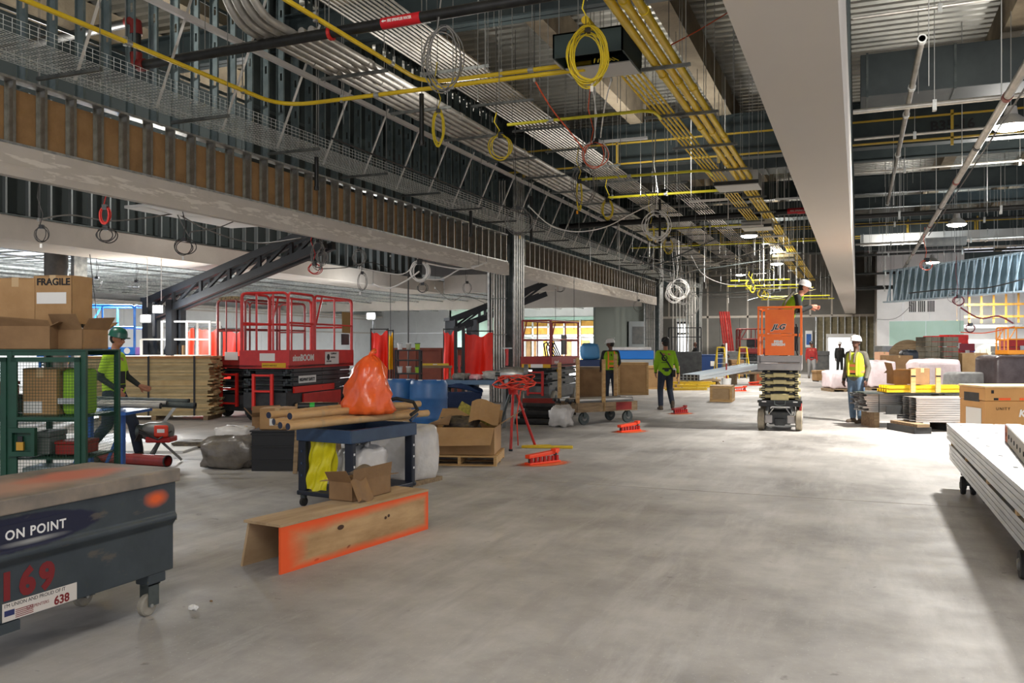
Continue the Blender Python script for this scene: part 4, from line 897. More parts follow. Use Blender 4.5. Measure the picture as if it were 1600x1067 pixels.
c_ = mixc(blob_mask((hx, -.12, .628), (.3, .22, .02), .9, 8), c_, (150, 150, 146)); rst = ramp(nz(5, 6, (1, 1, 3)), .62, .7, W0, (.7, .7, .7, 1)); c_ = mixc(rst, c_, (92, 84, 72)); K(c_, Bs.inputs['Base Color'])
MB().bb(-.02, .004, -hy-.01, hy+.01, 0, .035).build('rub_rail', mat('bare_edge', (150, 140, 122), .6, .2, (110, 104, 94)), t).location = (hx-.016, 0, .545)
stx = hx+.0035
text('ON POINT', .066, wink, t, (hx-.0105, -.29, .655), FX, bold=.0015, sp=1.12, ext=.0006)
MB().bb(hx-.0115, hx-.0105, -.36, .07, .64, .728).build('blue_stencil_ground', mat('navy_patch', (10, 16, 44), .6), t)
text('169', .18, rink, t, (hx-.029, -.31, .365), FX, bold=.009, sp=1.25, ext=.0006)
st = MB().bb(hx-.0295, hx-.0275, -.29, .14, .255, .345).build('bumper_sticker', mat('sticker_white', (206, 198, 188), .6), t)
text("I'M UNION AND PROUD OF IT", .026, ink, st, (hx-.0273, -.28, .322), FX, ext=.0004, sx=.98)
text('638', .062, rink, st, (hx-.0273, -.0, .262), FX, bold=.002, ext=.0004)
text('CARPENTERS', .022, rink, st, (hx-.0273, -.16, .285), FX, ext=.0004)
for k in range(5): MB().bb(hx-.0276, hx-.0272, -.22, -.12, .262+k*.009, .266+k*.009).build('flag_stripe', rink, st)
MB().bb(hx-.0276, hx-.0271, -.28, -.225, .28, .308).build('flag_field', mat('flag_blue', (30, 40, 90)), st)
for (cx_, cy_) in ((hx-.09, hy-.12), (-hx+.1, hy-.12), (hx-.09, -hy+.15), (-hx+.1, -hy+.15)):
    MB().bb(cx_-.05, cx_+.05, cy_-.07, cy_+.07, .19, .25).build('skid_block', gm, t, bevel=.008)
    cs = MB().bb(cx_-.035, cx_-.03, cy_-.05, cy_+.03, .06, .19).bb(cx_+.03, cx_+.035, cy_-.05, cy_+.03, .06, .19).bb(cx_-.035, cx_+.035, cy_-.05, cy_+.04, .18, .19).build('caster_fork', galvd, t)
    rt = MX.Rotation(PI/2, 3, 'Y'); MB().lathe([(.02, -.022), (.055, -.022), (.064, -.014), (.064, .014), (.055, .022), (.02, .022)], (cx_, cy_-.03, .064), 20, rt).build('caster_wheel', grwheel, t, True)
    MB().cyl((cx_-.04, cy_-.03, .064), (cx_+.042, cy_-.03, .064), .011, n=8).build('axle', galv, t)
MB().bb(hx-.14, hx-.02, -.42, -.2, .2, .25).build('fork_pocket', gm, t)
# green cage cupboard ------------------------------------------------
cg = P(66, 540, 7.4); cg.z = 0
t = thing('wire_cage', 'tall green wire mesh tool cage with shelves full of gear', 'cage', cg, TH)
W2, D2, Hc = 1.36, .62, 1.555     # local x right, y away; right end at px 135
xr = .36; xl = xr-W2
for x in (xl, -.27, xr):
    for y in (0, D2): MB().bb(x-.022, x+.022, y-.022, y+.022, 0, Hc).build('post', greenp, t, bevel=.003)
for z in (Hc-.02, .25, .97):
    for y in (0, D2): MB().bb(xl, xr, y-.018, y+.018, z-.02, z+.02).build('rail', greenp, t)
MB().bb(xl-.02, xr+.02, -.03, D2+.03, Hc, Hc+.012).build('top_sheet', greenp, t)
for a, b in ((xl+.02, -.29), (-.25, xr-.02)):
    for z in (.26, .62, .98): MB().bb(a, b, .03, D2-.03, z, z+.012).build('shelf', greenp, t)
    dr_ = MB().bb(a, a+.05, -.035, -.012, .27, 1.50).bb(b-.05, b, -.035, -.012, .27, 1.50).bb(a, b, -.035, -.012, 1.46, 1.50).bb(a, b, -.035, -.012, .27, .31).bb(a, b, -.034, -.012, .965, .99).build('door_frame', greenp, t)
    mb = MB(); q = a+.05
    while q < b-.05: mb.cyl((q, -.024, .3), (q, -.024, 1.47), .0016, n=4); q += .026
    q = .31
    while q < 1.47: mb.cyl((a+.05, -.021, q), (b-.05, -.021, q), .0016, n=4); q += .026
    tag(mb.build('wire_mesh', greenp, t), None, kind='stuff')
mb = MB(); q = .03
while q < D2: mb.cyl((xr, q, .1), (xr, q, 1.5), .0016, n=4); q += .026
q = .1
while q < 1.5: mb.cyl((xr, .02, q), (xr, D2, q), .0016, n=4); q += .026
tag(mb.build('wire_mesh', greenp, t), None, kind='stuff')
lk = MB().bb(-.25, -.03, -.07, -.03, .66, .70).bb(-.25, -.03, -.07, -.03, .86, .90).bb(-.25, -.22, -.07, -.03, .70, .86).bb(-.06, -.03, -.07, -.03, .7, .86).bb(-.25, -.03, -.03, -.02, .66, .9).build('lock_box', greenp, t)
MB().bb(-.19, -.13, -.06, -.035, .71, .78).build('padlock', mat('brass_lock', (196, 150, 60), .4, .6), lk); MB().bb(-.18, -.14, -.055, -.04, .78, .83).build('shackle', blkp, lk)
def cgp(x, y, z): return cg+V((CS*x-SN*y, SN*x+CS*y, z))
a = carton('tan carton behind the mesh on the upper cage shelf', cgp(-.08, .25, .995), TH, .3, .28, .40, lab=(-.14, .02, .02, .12)); 
t = thing('hi_vis_jacket', 'folded lime safety jacket behind the mesh of the green cage', 'jacket', cgp(.2, .25, .995), TH); lump(MB(), (0, 0, .2), (.22, .2, .40), 12, .02, 3, pw=9).build('cloth', mat('lime_cloth', (140, 184, 50), .8, bump=.6, bsc=8), t, 'all'); MB().bb(-.11, .11, -.17, -.155, .1, .15).build('reflective_band', galv, t)
for i, (x, z, s_, m, lb_) in enumerate(((.15, .63, (.24, .3, .12), mat('red_bin', (150, 30, 24), .5), 'red plastic bin low in the green cage'), (-.1, .63, (.16, .3, .2), gmach, 'grey tool case low in the green cage'), (-.5, .99, (.3, .3, .16), darkm, 'dark tool case on the upper shelf of the darker cage bay'), (-.5, 1.16, (.16, .2, .12), mat('red_bin'), 'small red case at the top of the darker cage bay'), (-.1, .28, (.3, .3, .24), mat('clear_tub', (150, 160, 160), .3), 'pale plastic tub on the lowest cage shelf'), (.2, .28, (.2, .3, .2), woodd, 'wooden block pile on the lowest cage shelf'), (.13, .98, (.12, .14, .14), paper, 'white printed packet beside the lime jacket'))):
    t = thing('tool_case', lb_, 'case', cgp(x, .3, z+.015 if z != 1.16 else 1.16), TH); MB().bb(-s_[0]/2, s_[0]/2, -s_[1]/2, s_[1]/2, 0, s_[2]*.75).build('case_body', m, t, bevel=.01); MB().bb(-s_[0]/2-.006, s_[0]/2+.006, -s_[1]/2-.006, s_[1]/2+.006, s_[2]*.76, s_[2]).build('case_lid', m, t, bevel=.008)
ct = Hc+.014
t = carton('tall carton marked FRAGILE standing on the green cage', cgp(.0, .35, ct), TH-.12, .36, .3, .64, lab=(-.15, .13, .40, .50), m=card, seed=4); text('FRAGILE', .085, ink, t, (-.15, -.153, .565), FY, bold=.002)
carton('plain tall carton at the frame edge beside the FRAGILE one', cgp(-.36, .36, ct), TH+.05, .34, .3, .62, m=card)
carton('wide open dark carton with drooping flaps on the green cage', cgp(-.19, .12, ct), TH+.04, .46, .16, .20, True, card2, 8)
t = carton('battered carton with torn standing flaps at the cage corner', cgp(.19, .3, ct), TH-.3, .30, .30, .17, True, card2, 21)
lump(MB(), (0, 0, .13), (.24, .24, .16), 8, .12, 5).build('black_liner', mat('black_bag_film', (20, 20, 22), .3, bump=.5, bsc=10), t, 'all')
# steel pipes on stands, threader, red pipe -----------------------------
def between(px0, py0, d0, px1, py1, d1): return P(px0, py0, d0), P(px1, py1, d1)
for i, (pa, pb, r, m, lb_) in enumerate((((120, 632, 10.2), (252, 634, 10.3), .032, cond, 'bright pipe resting nearest on the blue pipe stand'), ((130, 626, 10.5), (306, 634, 10.6), .036, galvd, 'dark pipe reaching furthest past the blue pipe stand'), ((135, 622, 10.8), (296, 627, 10.9), .03, galvd, 'dark pipe lying at the back on the blue pipe stand'), ((128, 628, 10.35), (262, 629, 10.45), .022, cond, 'slim bright pipe between the others on the blue stand'))):
    a, b = P(*pa), P(*pb); t = thing('steel_pipe', lb_, 'pipe', a); MB().pipe((0, 0, 0), b-a, r, r*.8, 14).build('pipe', m, t, True); MB().pipe((b-a)*.985, (b-a)*1.0, r*1.12, r*.8, 14).build('collar', blk, t, True)
for i, (px, d) in enumerate(((188, 10.45), (138, 10.4))):
    b = P(px, 540, d); b.z = 0; t = thing('pipe_stand', ['blue folding pipe stand under the steel pipes', 'second blue pipe stand near the green cage'][i], 'stand', b, TH)
    MB().bb(-.05, .05, -.04, .04, .12, .78).build('post', bluep, t, bevel=.005); MB().bb(-.3, .3, -.03, .03, .0, .06).bb(-.03, .03, -.3, .3, .0, .06).bb(-.04, .04, -.04, .04, .05, .14).build('foot', bluep, t)
    MB().beam((-.22, 0, .05), (-.03, 0, .5), .04, .03).build('brace', bluep, t); MB().bb(-.2, .2, -.3, .45, .78, .815).build('head', bluep, t)
t = thing('pipe_threader', 'red and grey pipe threading machine on a tripod on the floor', 'machine', G(250, 722), TH)
MB().lathe([(.04, -.2), (.11, -.2), (.13, -.14), (.13, .1), (.10, .16), (.05, .18)], (0, 0, .42), 18, MX.Rotation(PI/2, 3, 'Y')).build('motor', gmach, t, True)
MB().bb(-.15, .19, -.14, .14, .28, .36).build('bed', redm, t, bevel=.02); MB().bb(-.02, .17, -.17, -.12, .36, .52).build('cover', mat('red_orange_cover', (222, 60, 30), .4), t, bevel=.02); MB().bb(.03, .13, -.173, -.17, .42, .47).build('plate', wink, t)
MB().lathe([(.05, -.05), (.10, -.05), (.10, .05), (.05, .05)], (-.25, 0, .42), 16, MX.Rotation(PI/2, 3, 'Y')).build('chuck', galvd, t, True)
MB().beam((0, .05, .5), (.22, .1, .82), .04, .04).build('lever', galv, t)
for a_ in (.3, 2.4, 4.4): MB().beam((0, 0, .3), (.28*math.cos(a_), .28*math.sin(a_), .02), .04, .03).build('leg', gmach, t)
for k in range(3): MB().tube([(-.3+.03*k, -.1, .3), (-.2, -.2, .42+.03*k), (.05, -.19, .33), (.2, -.1, .44)], .012, 6).build('hose', dcab, t, True)
a, b = G(150, 729, .07), G(262, 733, .07); a = P(150, 718, 11.9); b = P(262, 725, 11.4); a.z = b.z = .075
t = thing('red_pipe', 'fat dark red pipe lying on the floor with its end open', 'pipe', a); MB().pipe((0, 0, 0), b-a, .075, .066, 20).build('pipe', redc, t, True); MB().pipe((b-a)*.99, (b-a)*1.004, .08, .066, 20).build('rim', blk, t, True)
# lumber stack ------------------------------------------------------------
c0 = P(240, 540, 18.5); c0.z = 0
t = thing('lumber_stack', 'tall banded stack of tan boards with ragged staggered ends', 'lumber', c0, TH+.03)
g = random.Random(5); z = .1; k = 0
for q in (-1.1, 0, 1.1): MB().bb(q-.05, q+.05, 0, 1.0, 0, .098).build('bearer', woodd, t)
lw = mat('tan_board', (178, 160, 120), .8, 0, (150, 132, 94), sc=2.5, stretch=(1, 6, 6)); lw2 = mat('pale_board', (202, 178, 132), .8, 0, (180, 152, 104), sc=3)
while z < 1.30:
    h = .036; e = g.uniform(-.09, .06)
    for yy in range(3): MB().bb(-1.5, 1.22+(e if yy == 0 else g.uniform(-.1, .05)), yy*.34, yy*.34+.32, z, z+h-.003).build('plank', lw if g.random() < .75 else lw2, t)
    z += h
MB().bb(-1.55, 1.2, -.02, 1.02, z, z+.05).build('top_sheet', mat('orange_brown_board', (176, 126, 74), .7, 0, (150, 104, 58)), t)
for q in (-.12, .85): MB().bb(q, q+.04, -.03, -.022, .1, z+.052).bb(q, q+.04, -.03, 1.03, z+.05, z+.056).build('steel_band', blkp, t)
# ================================================================ CART, TUBES, BAG, PLYWOOD CHANNEL
c0 = V((-4.5, 7.1, 0)); ca = R(-8)
t = thing('utility_cart', 'dark blue plastic utility cart under the cardboard tubes', 'cart', c0, ca)
cb = mat('cart_blue', (36, 58, 86), .45, 0, (46, 70, 98), sc=5); cdk = mat('cart_navy', (16, 24, 38), .5)
w_, l_ = .70, 1.06                 # local: near right corner at origin, body to -x and +y
MB().bb(-w_, 0, 0, l_, .68, .70).build('top_shelf', cb, t)
for a_ in ((-w_, 0, -.005, .03, .655, .785), (-w_, 0, l_-.03, l_+.005, .655, .785), (-.03, .005, 0, l_, .655, .785), (-w_-.005, -w_+.03, 0, l_, .655, .785)): MB().bb(*a_).build('tray_rim', cb, t, bevel=.008)
for x in (-w_+.05, -.05):
    for y in (.05, l_-.05):
        lg = MB().bb(x-.05, x+.05, y-.03, y+.03, .11, .66).build('leg', cdk, t, bevel=.012)
        for z in (.3, .42, .54): MB().bb(x+(.048 if x > -.2 else -.03), x+(.053 if x > -.2 else .03), y-.01, y+.01, z, z+.022).build('slot', white, lg) if x > -.2 else MB().bb(x-.008, x+.008, y-.034, y-.028, z, z+.02).build('slot', cb, lg)
        MB().bb(x-.025, x+.025, y-.02, y+.02, .08, .11).build('caster_stem', galvd, t); MB().cyl((x-.015, y, .045), (x+.015, y, .045), .045, n=16).build('caster_wheel', rubber, t, True)
MB().bb(-w_, 0, 0, l_, .115, .16).build('bottom_shelf', cdk, t, bevel=.01)
MB().tube([(-.08, l_, .80), (-.08, l_+.12, .86), (-.35, l_+.17, .87), (-.62, l_+.12, .86), (-.62, l_, .80)], .018, 8).build('push_handle', cb, t, True)
def cl(x, y, z): return c0+V((math.cos(ca)*x-math.sin(ca)*y, math.sin(ca)*x+math.cos(ca)*y, z))
tube_m = mat('kraft_tube', (190, 152, 104), .7, 0, (206, 170, 122), sc=4, stretch=(1, 1, 1))
tb = [((450, 684), (668, 645), 8.0, 9.5, .83), ((438, 688), (652, 648), 8.12, 9.6, .83), ((453, 664), (655, 636), 8.2, 9.8, .91), ((420, 665), (540, 645), 8.45, 9.4, .90), ((428, 680), (640, 655), 8.5, 9.7, .83)]
for i, (pa, pb, da, db, z) in enumerate(tb):
    a, b = P(*pa, da), P(*pb, db); a.z = z+.02; b.z = z+.03
    t = thing('cardboard_tube', ['long kraft tube lying nearest on the cart with a dark plug', 'second kraft tube beside the nearest, dark plug in its end', 'kraft tube running under the orange bag', 'short kraft tube sticking out behind at the left of the stack', 'kraft tube at the bottom of the stack against the cart'][i], 'tube', a)
    MB().pipe((0, 0, 0), b-a, .036, .031, 18).build('tube_wall', tube_m, t, True); d = (b-a).normalized(); MB().cyl(d*-.004, d*.02, .032, n=18).build('end_plug', mat('navy_plug', (22, 34, 60), .4), t, True)
    for q in (.2, .45, .7): MB().pipe((b-a)*q, (b-a)*(q+.02), .0368, .033, 18).build('seam', tape, t, True)
# orange bag
ob = mat('orange_bag_film', (232, 88, 34), .28, 0, (240, 108, 48), sc=3, bump=.7, bsc=7)
pb_ = cl(-.30, .62, .90); t = thing('orange_bag', 'crumpled orange plastic bag standing on the cardboard tubes', 'bag', pb_)
g = random.Random(11); prof = [(.0, .235), (.04, .26), (.12, .25), (.2, .235), (.3, .215), (.38, .19), (.46, .165), (.52, .13), (.57, .08), (.60, .02)]
vs = []; nn = 36
for j, (z, r) in enumerate(prof):
    for k in range(nn):
        a = 2*PI*k/nn; fold = .11*math.sin(5*a+z*9)+.08*math.sin(9*a-z*22)+.05*math.sin(14*a+z*41); rr = r*(1+fold*(1 if j else .6))
        vs.append((rr*1.02*math.cos(a)+.10*max(0, z-.25), rr*.8*math.sin(a), z+.012*math.sin(7*a+j)*(j > 0)))
MB().add(vs, [(j*nn+k, j*nn+(k+1) % nn, (j+1)*nn+(k+1) % nn, (j+1)*nn+k) for j in range(len(prof)-1) for k in range(nn)]+[tuple(range(nn-1, -1, -1)), tuple(range((len(prof)-1)*nn, len(prof)*nn))]).build('bag_film', ob, t, 'all')
MB().tube([(.03, 0, .585), (.05, -.02, .62), (.08, 0, .645), (.05, .02, .63)], [.03, .02, .03, .012], 8).build('bag_knot', ob, t, 'all')
t = thing('black_strap', 'thick black rubber hose bent in an arch over the tubes', 'hose', cl(-.06, .85, .9)); MB().tube([(-.24, -.3, .02), (-.22, -.1, .10), (-.1, .1, .14), (.05, .2, .10), (.12, .16, .02), (.12, .02, -.02)], .02, 8).build('hose', rubber, t, True); MB().cyl((-.245, -.31, .02), (-.24, -.28, .03), .026, n=10).build('cuff', galvd, t)
ys = mat('yellow_film', (226, 214, 30), .35, 0, (210, 198, 24), sc=3, bump=.5, bsc=8)
t = thing('yellow_sheet', 'crumpled yellow plastic sheet hanging inside the blue cart', 'sheet', cl(-.40, .07, .66))
MB().grid(14, 18, lambda u, v: (-.16+.31*u*(1-.12*v)-.09*v, .02*math.sin(u*16+v*3)+.012*math.sin(v*14+u*5)+.05*v*(1-v), -.49*v+.01*math.sin(9*u)), th=.004).build('film', ys, t, 'all'); MB().grid(10, 8, lambda u, v: (-.14+.25*u, .05+.03*math.sin(u*11+v*5), -.02-.3*v), th=.004).build('film_fold', ys, t, 'all')
wf_ = mat('white_film', (214, 210, 204), .3, 0, (192, 188, 182), sc=3, bump=.8, bsc=7)
for i, (x, y, z, sx, sy, sz, lb_) in enumerate(((-.2, .45, .165, .32, .45, .42, 'white plastic wrapped bundle on the lower shelf of the blue cart'), (-.53, .7, .165, .25, .4, .36, 'second white wrapped bundle deeper on the lower cart shelf'))):
    t = thing('wrapped_bundle', lb_, 'bundle', cl(x, y, z), ca); lump(MB(), (0, 0, sz/2), (sx, sy, sz), 12, .05, i+4).build('film', wf_, t, 'all'); MB().tube([(0, 0, sz*.95), (.03, 0, sz+.02), (.02, .03, sz+.035)], [.03, .02, .015], 8).build('twist', wf_, t, 'all')
wr_ = P(600, 705, 9.9); wr_.z = 0
t = thing('wrapped_crate', 'white film wrapped crate standing on the floor behind the cart', 'crate', wr_+V((.05, .35, 0)), ca); lump(MB(), (0, 0, .34), (.72, .6, .66), 14, .03, 9, pw=6).build('film', wf_, t, 'all'); MB().bb(-.36, .36, -.3, .3, 0, .05).build('base', woodd, t)
# plywood channel -----------------------------------------------------------
p1 = V((-3.74, 5.0, 0)); p2 = V((-3.48, 6.73, 0)); dv = (p2-p1); Lc = dv.length; ang_c = math.atan2(dv.y, dv.x)
ply = mat('plywood_face', (192, 158, 112), .75, 0, (158, 122, 78), sc=2.2, stretch=(.8, 1, 3.2))
nt = ply.node_tree; N = nt.nodes; K = nt.links.new; Bs = N['Principled BSDF']; tc = N.new('ShaderNodeTexCoord'); src = Bs.inputs['Base Color'].links[0].from_socket
sx_ = N.new('ShaderNodeSeparateXYZ'); K(tc.outputs['Object'], sx_.inputs[0])
def mth(op, a, b=None, c=None):
    m = N.new('ShaderNodeMath'); m.operation = op
    for i, v_ in enumerate((a, b, c)):
        if v_ is None: continue
        if isinstance(v_, (int, float)): m.inputs[i].default_value = v_
        else: K(v_, m.inputs[i])
    return m.outputs[0]
nn_ = nz(3, 5); dx0 = sx_.outputs[0]; dx1 = mth('SUBTRACT', Lc, dx0); dz0 = sx_.outputs[2]; dz1 = mth('SUBTRACT', .33, dz0)
e1_ = mth('MULTIPLY', mth('MINIMUM', dx0, mth('MULTIPLY', dx1, 4.0)), .36); e2_ = mth('MINIMUM', mth('MULTIPLY', dz0, 1.5), mth('MULTIPLY', dz1, mth('ADD', .75, mth('MULTIPLY', dx0, .5))))
ed = mth('ADD', mth('MINIMUM', e1_, e2_), mth('MULTIPLY', nn_, .075)); mrn = N.new('ShaderNodeMapRange'); K(ed, mrn.inputs[0]); mrn.inputs[1].default_value = .14; mrn.inputs[2].default_value = .06; mrn.inputs[3].default_value = 0; mrn.inputs[4].default_value = .95
kn = ramp(nz(4.5, 2, (1, 1, 2.2)), .70, .74, W0, W1); c_ = mixc(kn, src, (96, 62, 34)); c_ = mixc(mrn.outputs[0], c_, (236, 84, 22)); K(c_, Bs.inputs['Base Color'])
plyt = mat('plywood_top', (184, 158, 122), .8, 0, (156, 128, 92), sc=2.5, stretch=(.6, 3, 1), bump=.05)
t = thing('plywood_trough', 'long upturned plywood trough sprayed orange along its edges', 'trough', p1, ang_c); hh, tp = .33, .018
# local: x along, y to the left (away), front face y=0
o = MB().box((Lc/2, tp/2, hh/2), (Lc, tp, hh)).build('side_board', ply, t); 
for pnt in (): pass
MB().bb(-.005, Lc, -.004, .36, hh, hh+tp).build('top_board', plyt, t)
MB().beam((0, .43, .0), (0, .345, hh), .001, .001).build('edge', plyt, t) if False else None
MB().add([(x, y, z) for x in (.03, Lc-.03) for y, z in ((.41, 0), (.43, 0), (.355, hh), (.335, hh))], [(0, 1, 2, 3), (7, 6, 5, 4), (0, 4, 5, 1), (1, 5, 6, 2), (2, 6, 7, 3), (3, 7, 4, 0)]).build('rear_board', plyt, t)
MB().bb(.6, .64, .02, .34, .26, .33).build('batten', wood, t); MB().bb(1.3, 1.34, .02, .34, .26, .33).build('batten', wood, t)
for i, (x, z) in enumerate(((.62, .22), (1.16, .20), (1.2, .21))): MB().lathe([(.002, 0), (.013+.006*(i == 0), 0), (.012, .0015)], (x, -.0012, z), 12, MX.Rotation(PI/2, 3, 'X') @ MX.Scale(2.0 if i == 0 else 1.2, 3, (1, 0, 0))).build('knot', mat('knot_wood', (70, 44, 26), .8), t)
cq = p1+V((math.cos(ang_c)*1.18-math.sin(ang_c)*.28, math.sin(ang_c)*1.18+math.cos(ang_c)*.28, 0))
t = carton('flattened open carton with bent flaps resting on the plywood trough', (cq.x, cq.y, hh+tp+.003), ang_c+.05, .52, .24, .15, True, card2, 31)
MB().grid(6, 6, lambda u, v: (-.30+.2*u, -.13-.08*v, .01+.16*(1-v)+.015*math.sin(u*7)), th=.004).build('loose_flap', card2, t)
MB().grid(8, 8, lambda u, v: (.05+.22*u, .02+.16*v, .17+.07*math.sin(PI*u)*math.sin(PI*(.2+.8*v))), th=.004).build('bent_flap', mat('grey_card', (112, 96, 74), .85), t)
# gaylord carton on pallet, barrels etc ---------------------------------------
pc = G(704, 727); pc = V((pc.x, pc.y+.45, 0)); pz = R(9)
pallet('wooden pallet under the collapsed carton', pc, pz+.12, 1.0, .95)
t = carton('big collapsed carton with torn flaps full of scrap on its pallet', (pc.x, pc.y, .138), pz+.12, .92, .78, .36, True, card, 52, lab=(.25, .4, .2, .34))
MB().grid(6, 6, lambda u, v: (.1+.4*u, -.30+.3*v, .43+.26*v+.04*math.sin(5*u)), th=.006).build('torn_flap', card, t); MB().grid(6, 6, lambda u, v: (-.46+.3*u, -.36+.25*v, .40+.12*v*u), th=.006).build('torn_flap', card2, t)
lump(MB(), (-.05, .05, .36), (.5, .4, .22), 9, .15, 7).build('scrap', mat('dark_scrap', (52, 44, 38), .7, 0, (96, 84, 62), sc=12), t, 'all'); MB().box((.15, .0, .52), (.5, .03, .12), MX.Rotation(.5, 3, 'Y')).build('printed_flap', mat('olive_card', (170, 160, 60), .7, 0, (90, 80, 40), sc=18), t)
drumm = mat('blue_drum', (36, 84, 136), .4, 0, (48, 102, 158), sc=3)
def drum(label, p, r=.31, h=.90):
    t = thing('plastic_drum', label, 'drum', p)
    MB().lathe([(r*.86, 0), (r*.96, .02), (r, .06), (r, h*.3), (r*1.02, h*.32), (r, h*.35), (r, h*.66), (r*1.02, h*.68), (r, h*.71), (r*.99, h*.93), (r*.93, h*.98), (r*.9, h), (r*.86, h), (r*.85, h-.03), (.01, h-.025)], n=32).build('shell', drumm, t, True)
    for s_ in (-1, 1): MB().cyl((s_*r*.55, .03, h-.03), (s_*r*.55, .03, h+.005), .035, n=12).build('bung', white, t, True)
    return t
d1 = G(661, 694); pallet('low grey pallet under the blue drums', (d1.x-.25, d1.y+.25, 0), .3, 1.45, 1.0, woodd)
drum('blue plastic drum standing in front at the pallet edge', (d1.x+.05, d1.y+.10, .137)); drum('second blue plastic drum tucked behind the front one', (d1.x-.58, d1.y+.22, .137))
cb_ = G(420, 736); t = thing('black_crate', 'black plastic crate on the floor under the labelled carton', 'crate', (cb_.x, cb_.y+.3, 0), TH)
MB().bb(-.33, .33, -.28, .28, 0, .03).build('crate_base', blkp, t)
for a_ in ((-.33, .33, -.28, -.26), (-.33, .33, .26, .28), (-.33, -.31, -.26, .26), (.31, .33, -.26, .26)): MB().bb(*a_, .03, .50).build('crate_wall', blkp, t)
for z in (.12, .3, .46): MB().bb(-.34, .34, -.295, -.28, z, z+.025).build('rib', blkp, t)
MB().bb(-.35, .35, -.3, .3, .5, .52).build('crate_lid', blkp, t)
carton('carton with a white printed label on the black crate', (cb_.x-.02, cb_.y+.3, .523), TH-.05, .46, .4, .26, lab=(-.1, .1, .05, .2))
c2 = P(496, 640, 11.6); t = carton('plain carton behind the orange bag', (c2.x, c2.y, .62), TH, .50, .4, .20)
t = thing('tool_bench', 'low timber bench carrying the plain carton behind the tubes', 'bench', (c2.x, c2.y, 0), TH); MB().bb(-.4, .5, -.3, .3, .58, .618).build('bench_top', woodd, t)
for x in (-.36, .46):
    for y in (-.26, .26): MB().bb(x-.03, x+.03, y-.03, y+.03, 0, .58).build('leg', woodd, t)
c3 = P(730, 0, 1); 
t = carton('pale open carton past the right of the orange bag', (P(600, 625, 11.9).x, P(600, 625, 11.9).y, .60), TH+.1, .62, .4, .20, m=wood if False else card, seed=3); 
t = thing('work_table', 'plywood table holding the pale carton near the drums', 'table', (P(600, 625, 11.9).x, P(600, 625, 11.9).y, 0), TH+.1); MB().bb(-.38, .38, -.28, .28, .56, .597).build('table_top', plyt, t)
for x in (-.34, .34):
    for y in (-.24, .24): MB().bb(x-.02, x+.02, y-.02, y+.02, 0, .56).build('leg', galvd, t)
a, b = P(465, 652, 10.9), P(528, 650, 11.0); a.z = b.z = .835
t = thing('black_roll', 'black film roll with green tape lying behind the tubes', 'roll', a); MB().cyl((0, 0, 0), b-a, .045, n=16).build('roll', blkp, t, True); MB().pipe((b-a)*.3, (b-a)*.42, .0465, .04, 16).build('green_tape', mat('green_tape', (40, 170, 60), .5), t, True)
t = thing('timber_rest', 'wooden trestle under the black film roll', 'trestle', ((a.x+b.x)/2, (a.y+b.y)/2, 0), TH); MB().bb(-.3, .3, -.07, .07, .74, .79).build('beam', woodd, t)
for s_ in (-.24, .24): MB().beam((s_, -.05, .74), (s_, -.2, 0.01), .05, .03).build('leg', woodd, t); MB().beam((s_, .05, .74), (s_, .2, 0.01), .05, .03).build('leg', woodd, t)
for i, (px, py, sx, sy, sz, m, lb_) in enumerate(((340, 734, .75, .6, .40, mat('grey_film', (120, 114, 106), .3, 0, (90, 84, 76), sc=4, bump=.8, bsc=8), 'grey film wrapped heap on the floor left of the black crate'), (352, 690, .6, .5, .24, wf_, 'white plastic heap with a twisted end by the dark carton'), (300, 700, .9, .5, .10, mat('dark_scrap'), 'flat dark scrap pile beyond the threading machine'), (585, 655, .3, .3, .3, blkp, 'dark bundle under the work table') if False else (395, 700, .5, .4, .2, woodd, 'low brown bundle beside the carton on the crate'))):
    p = G(px, py); t = thing('wrapped_heap', lb_, 'heap', (p.x, p.y+sy/2, 0), TH); lump(MB(), (0, 0, sz/2), (sx, sy, sz), 13, .07, i+20).build('film', m, t, 'all'); MB().box((.1, 0, sz*.9), (.2, .05, .04), .4).build('strap', tape, t)
carton('small dark open carton behind the grey heap', (G(345, 690).x, G(345, 690).y+1.2, 0), TH+.3, .5, .4, .34, True, card2, 12)
# tripod vices and bench ------------------------------------------------------
def tripod(label, p, rz, h=.98, m=redm):
    t = thing('tripod_vice', label, 'stand', p, rz)
    for k in range(3):
        a_ = 2*PI*k/3+.5; MB().tube([(.05*math.cos(a_), .05*math.sin(a_), h-.1), (.38*math.cos(a_), .38*math.sin(a_), .02)], .022, 8).build('leg', m if k != 1 else galvd, t, True); MB().cyl((.38*math.cos(a_), .38*math.sin(a_), 0), (.38*math.cos(a_), .38*math.sin(a_), .03), .03, n=8).build('foot', rubber, t)
    MB().lathe([(.07, h-.14), (.08, h-.06), (.11, h), (.11, h+.03), (.02, h+.03)], n=14).build('head', m, t, True); MB().bb(-.28, .28, -.12, .12, h+.03, h+.055).build('tray', galvd, t)
    MB().lathe([(.03, -.2), (.1, -.2), (.12, -.1), (.12, .08), (.07, .2), (.03, .2)], (0, 0, h+.17), 14, MX.Rotation(PI/2, 3, 'Y')).build('vice_body', galv, t, True)
    MB().cyl((-.28, 0, h+.17), (.3, 0, h+.17), .035, n=10).build('spindle', galvd, t, True); MB().lathe([(.05, -.03), (.13, -.03), (.13, .03), (.05, .03)], (.2, 0, h+.2), 14, MX.Rotation(PI/2, 3, 'Y')).build('die_head', gmach, t, True)
    return t
tv = G(802, 700); tripod('red legged tripod vice draped with orange cord', (tv.x, tv.y, 0), .3)
t = thing('cord_bundle', 'bundle of orange red cord draped over the tripod vice', 'cable', (tv.x, tv.y, 1.0)); g = random.Random(2); pts = []
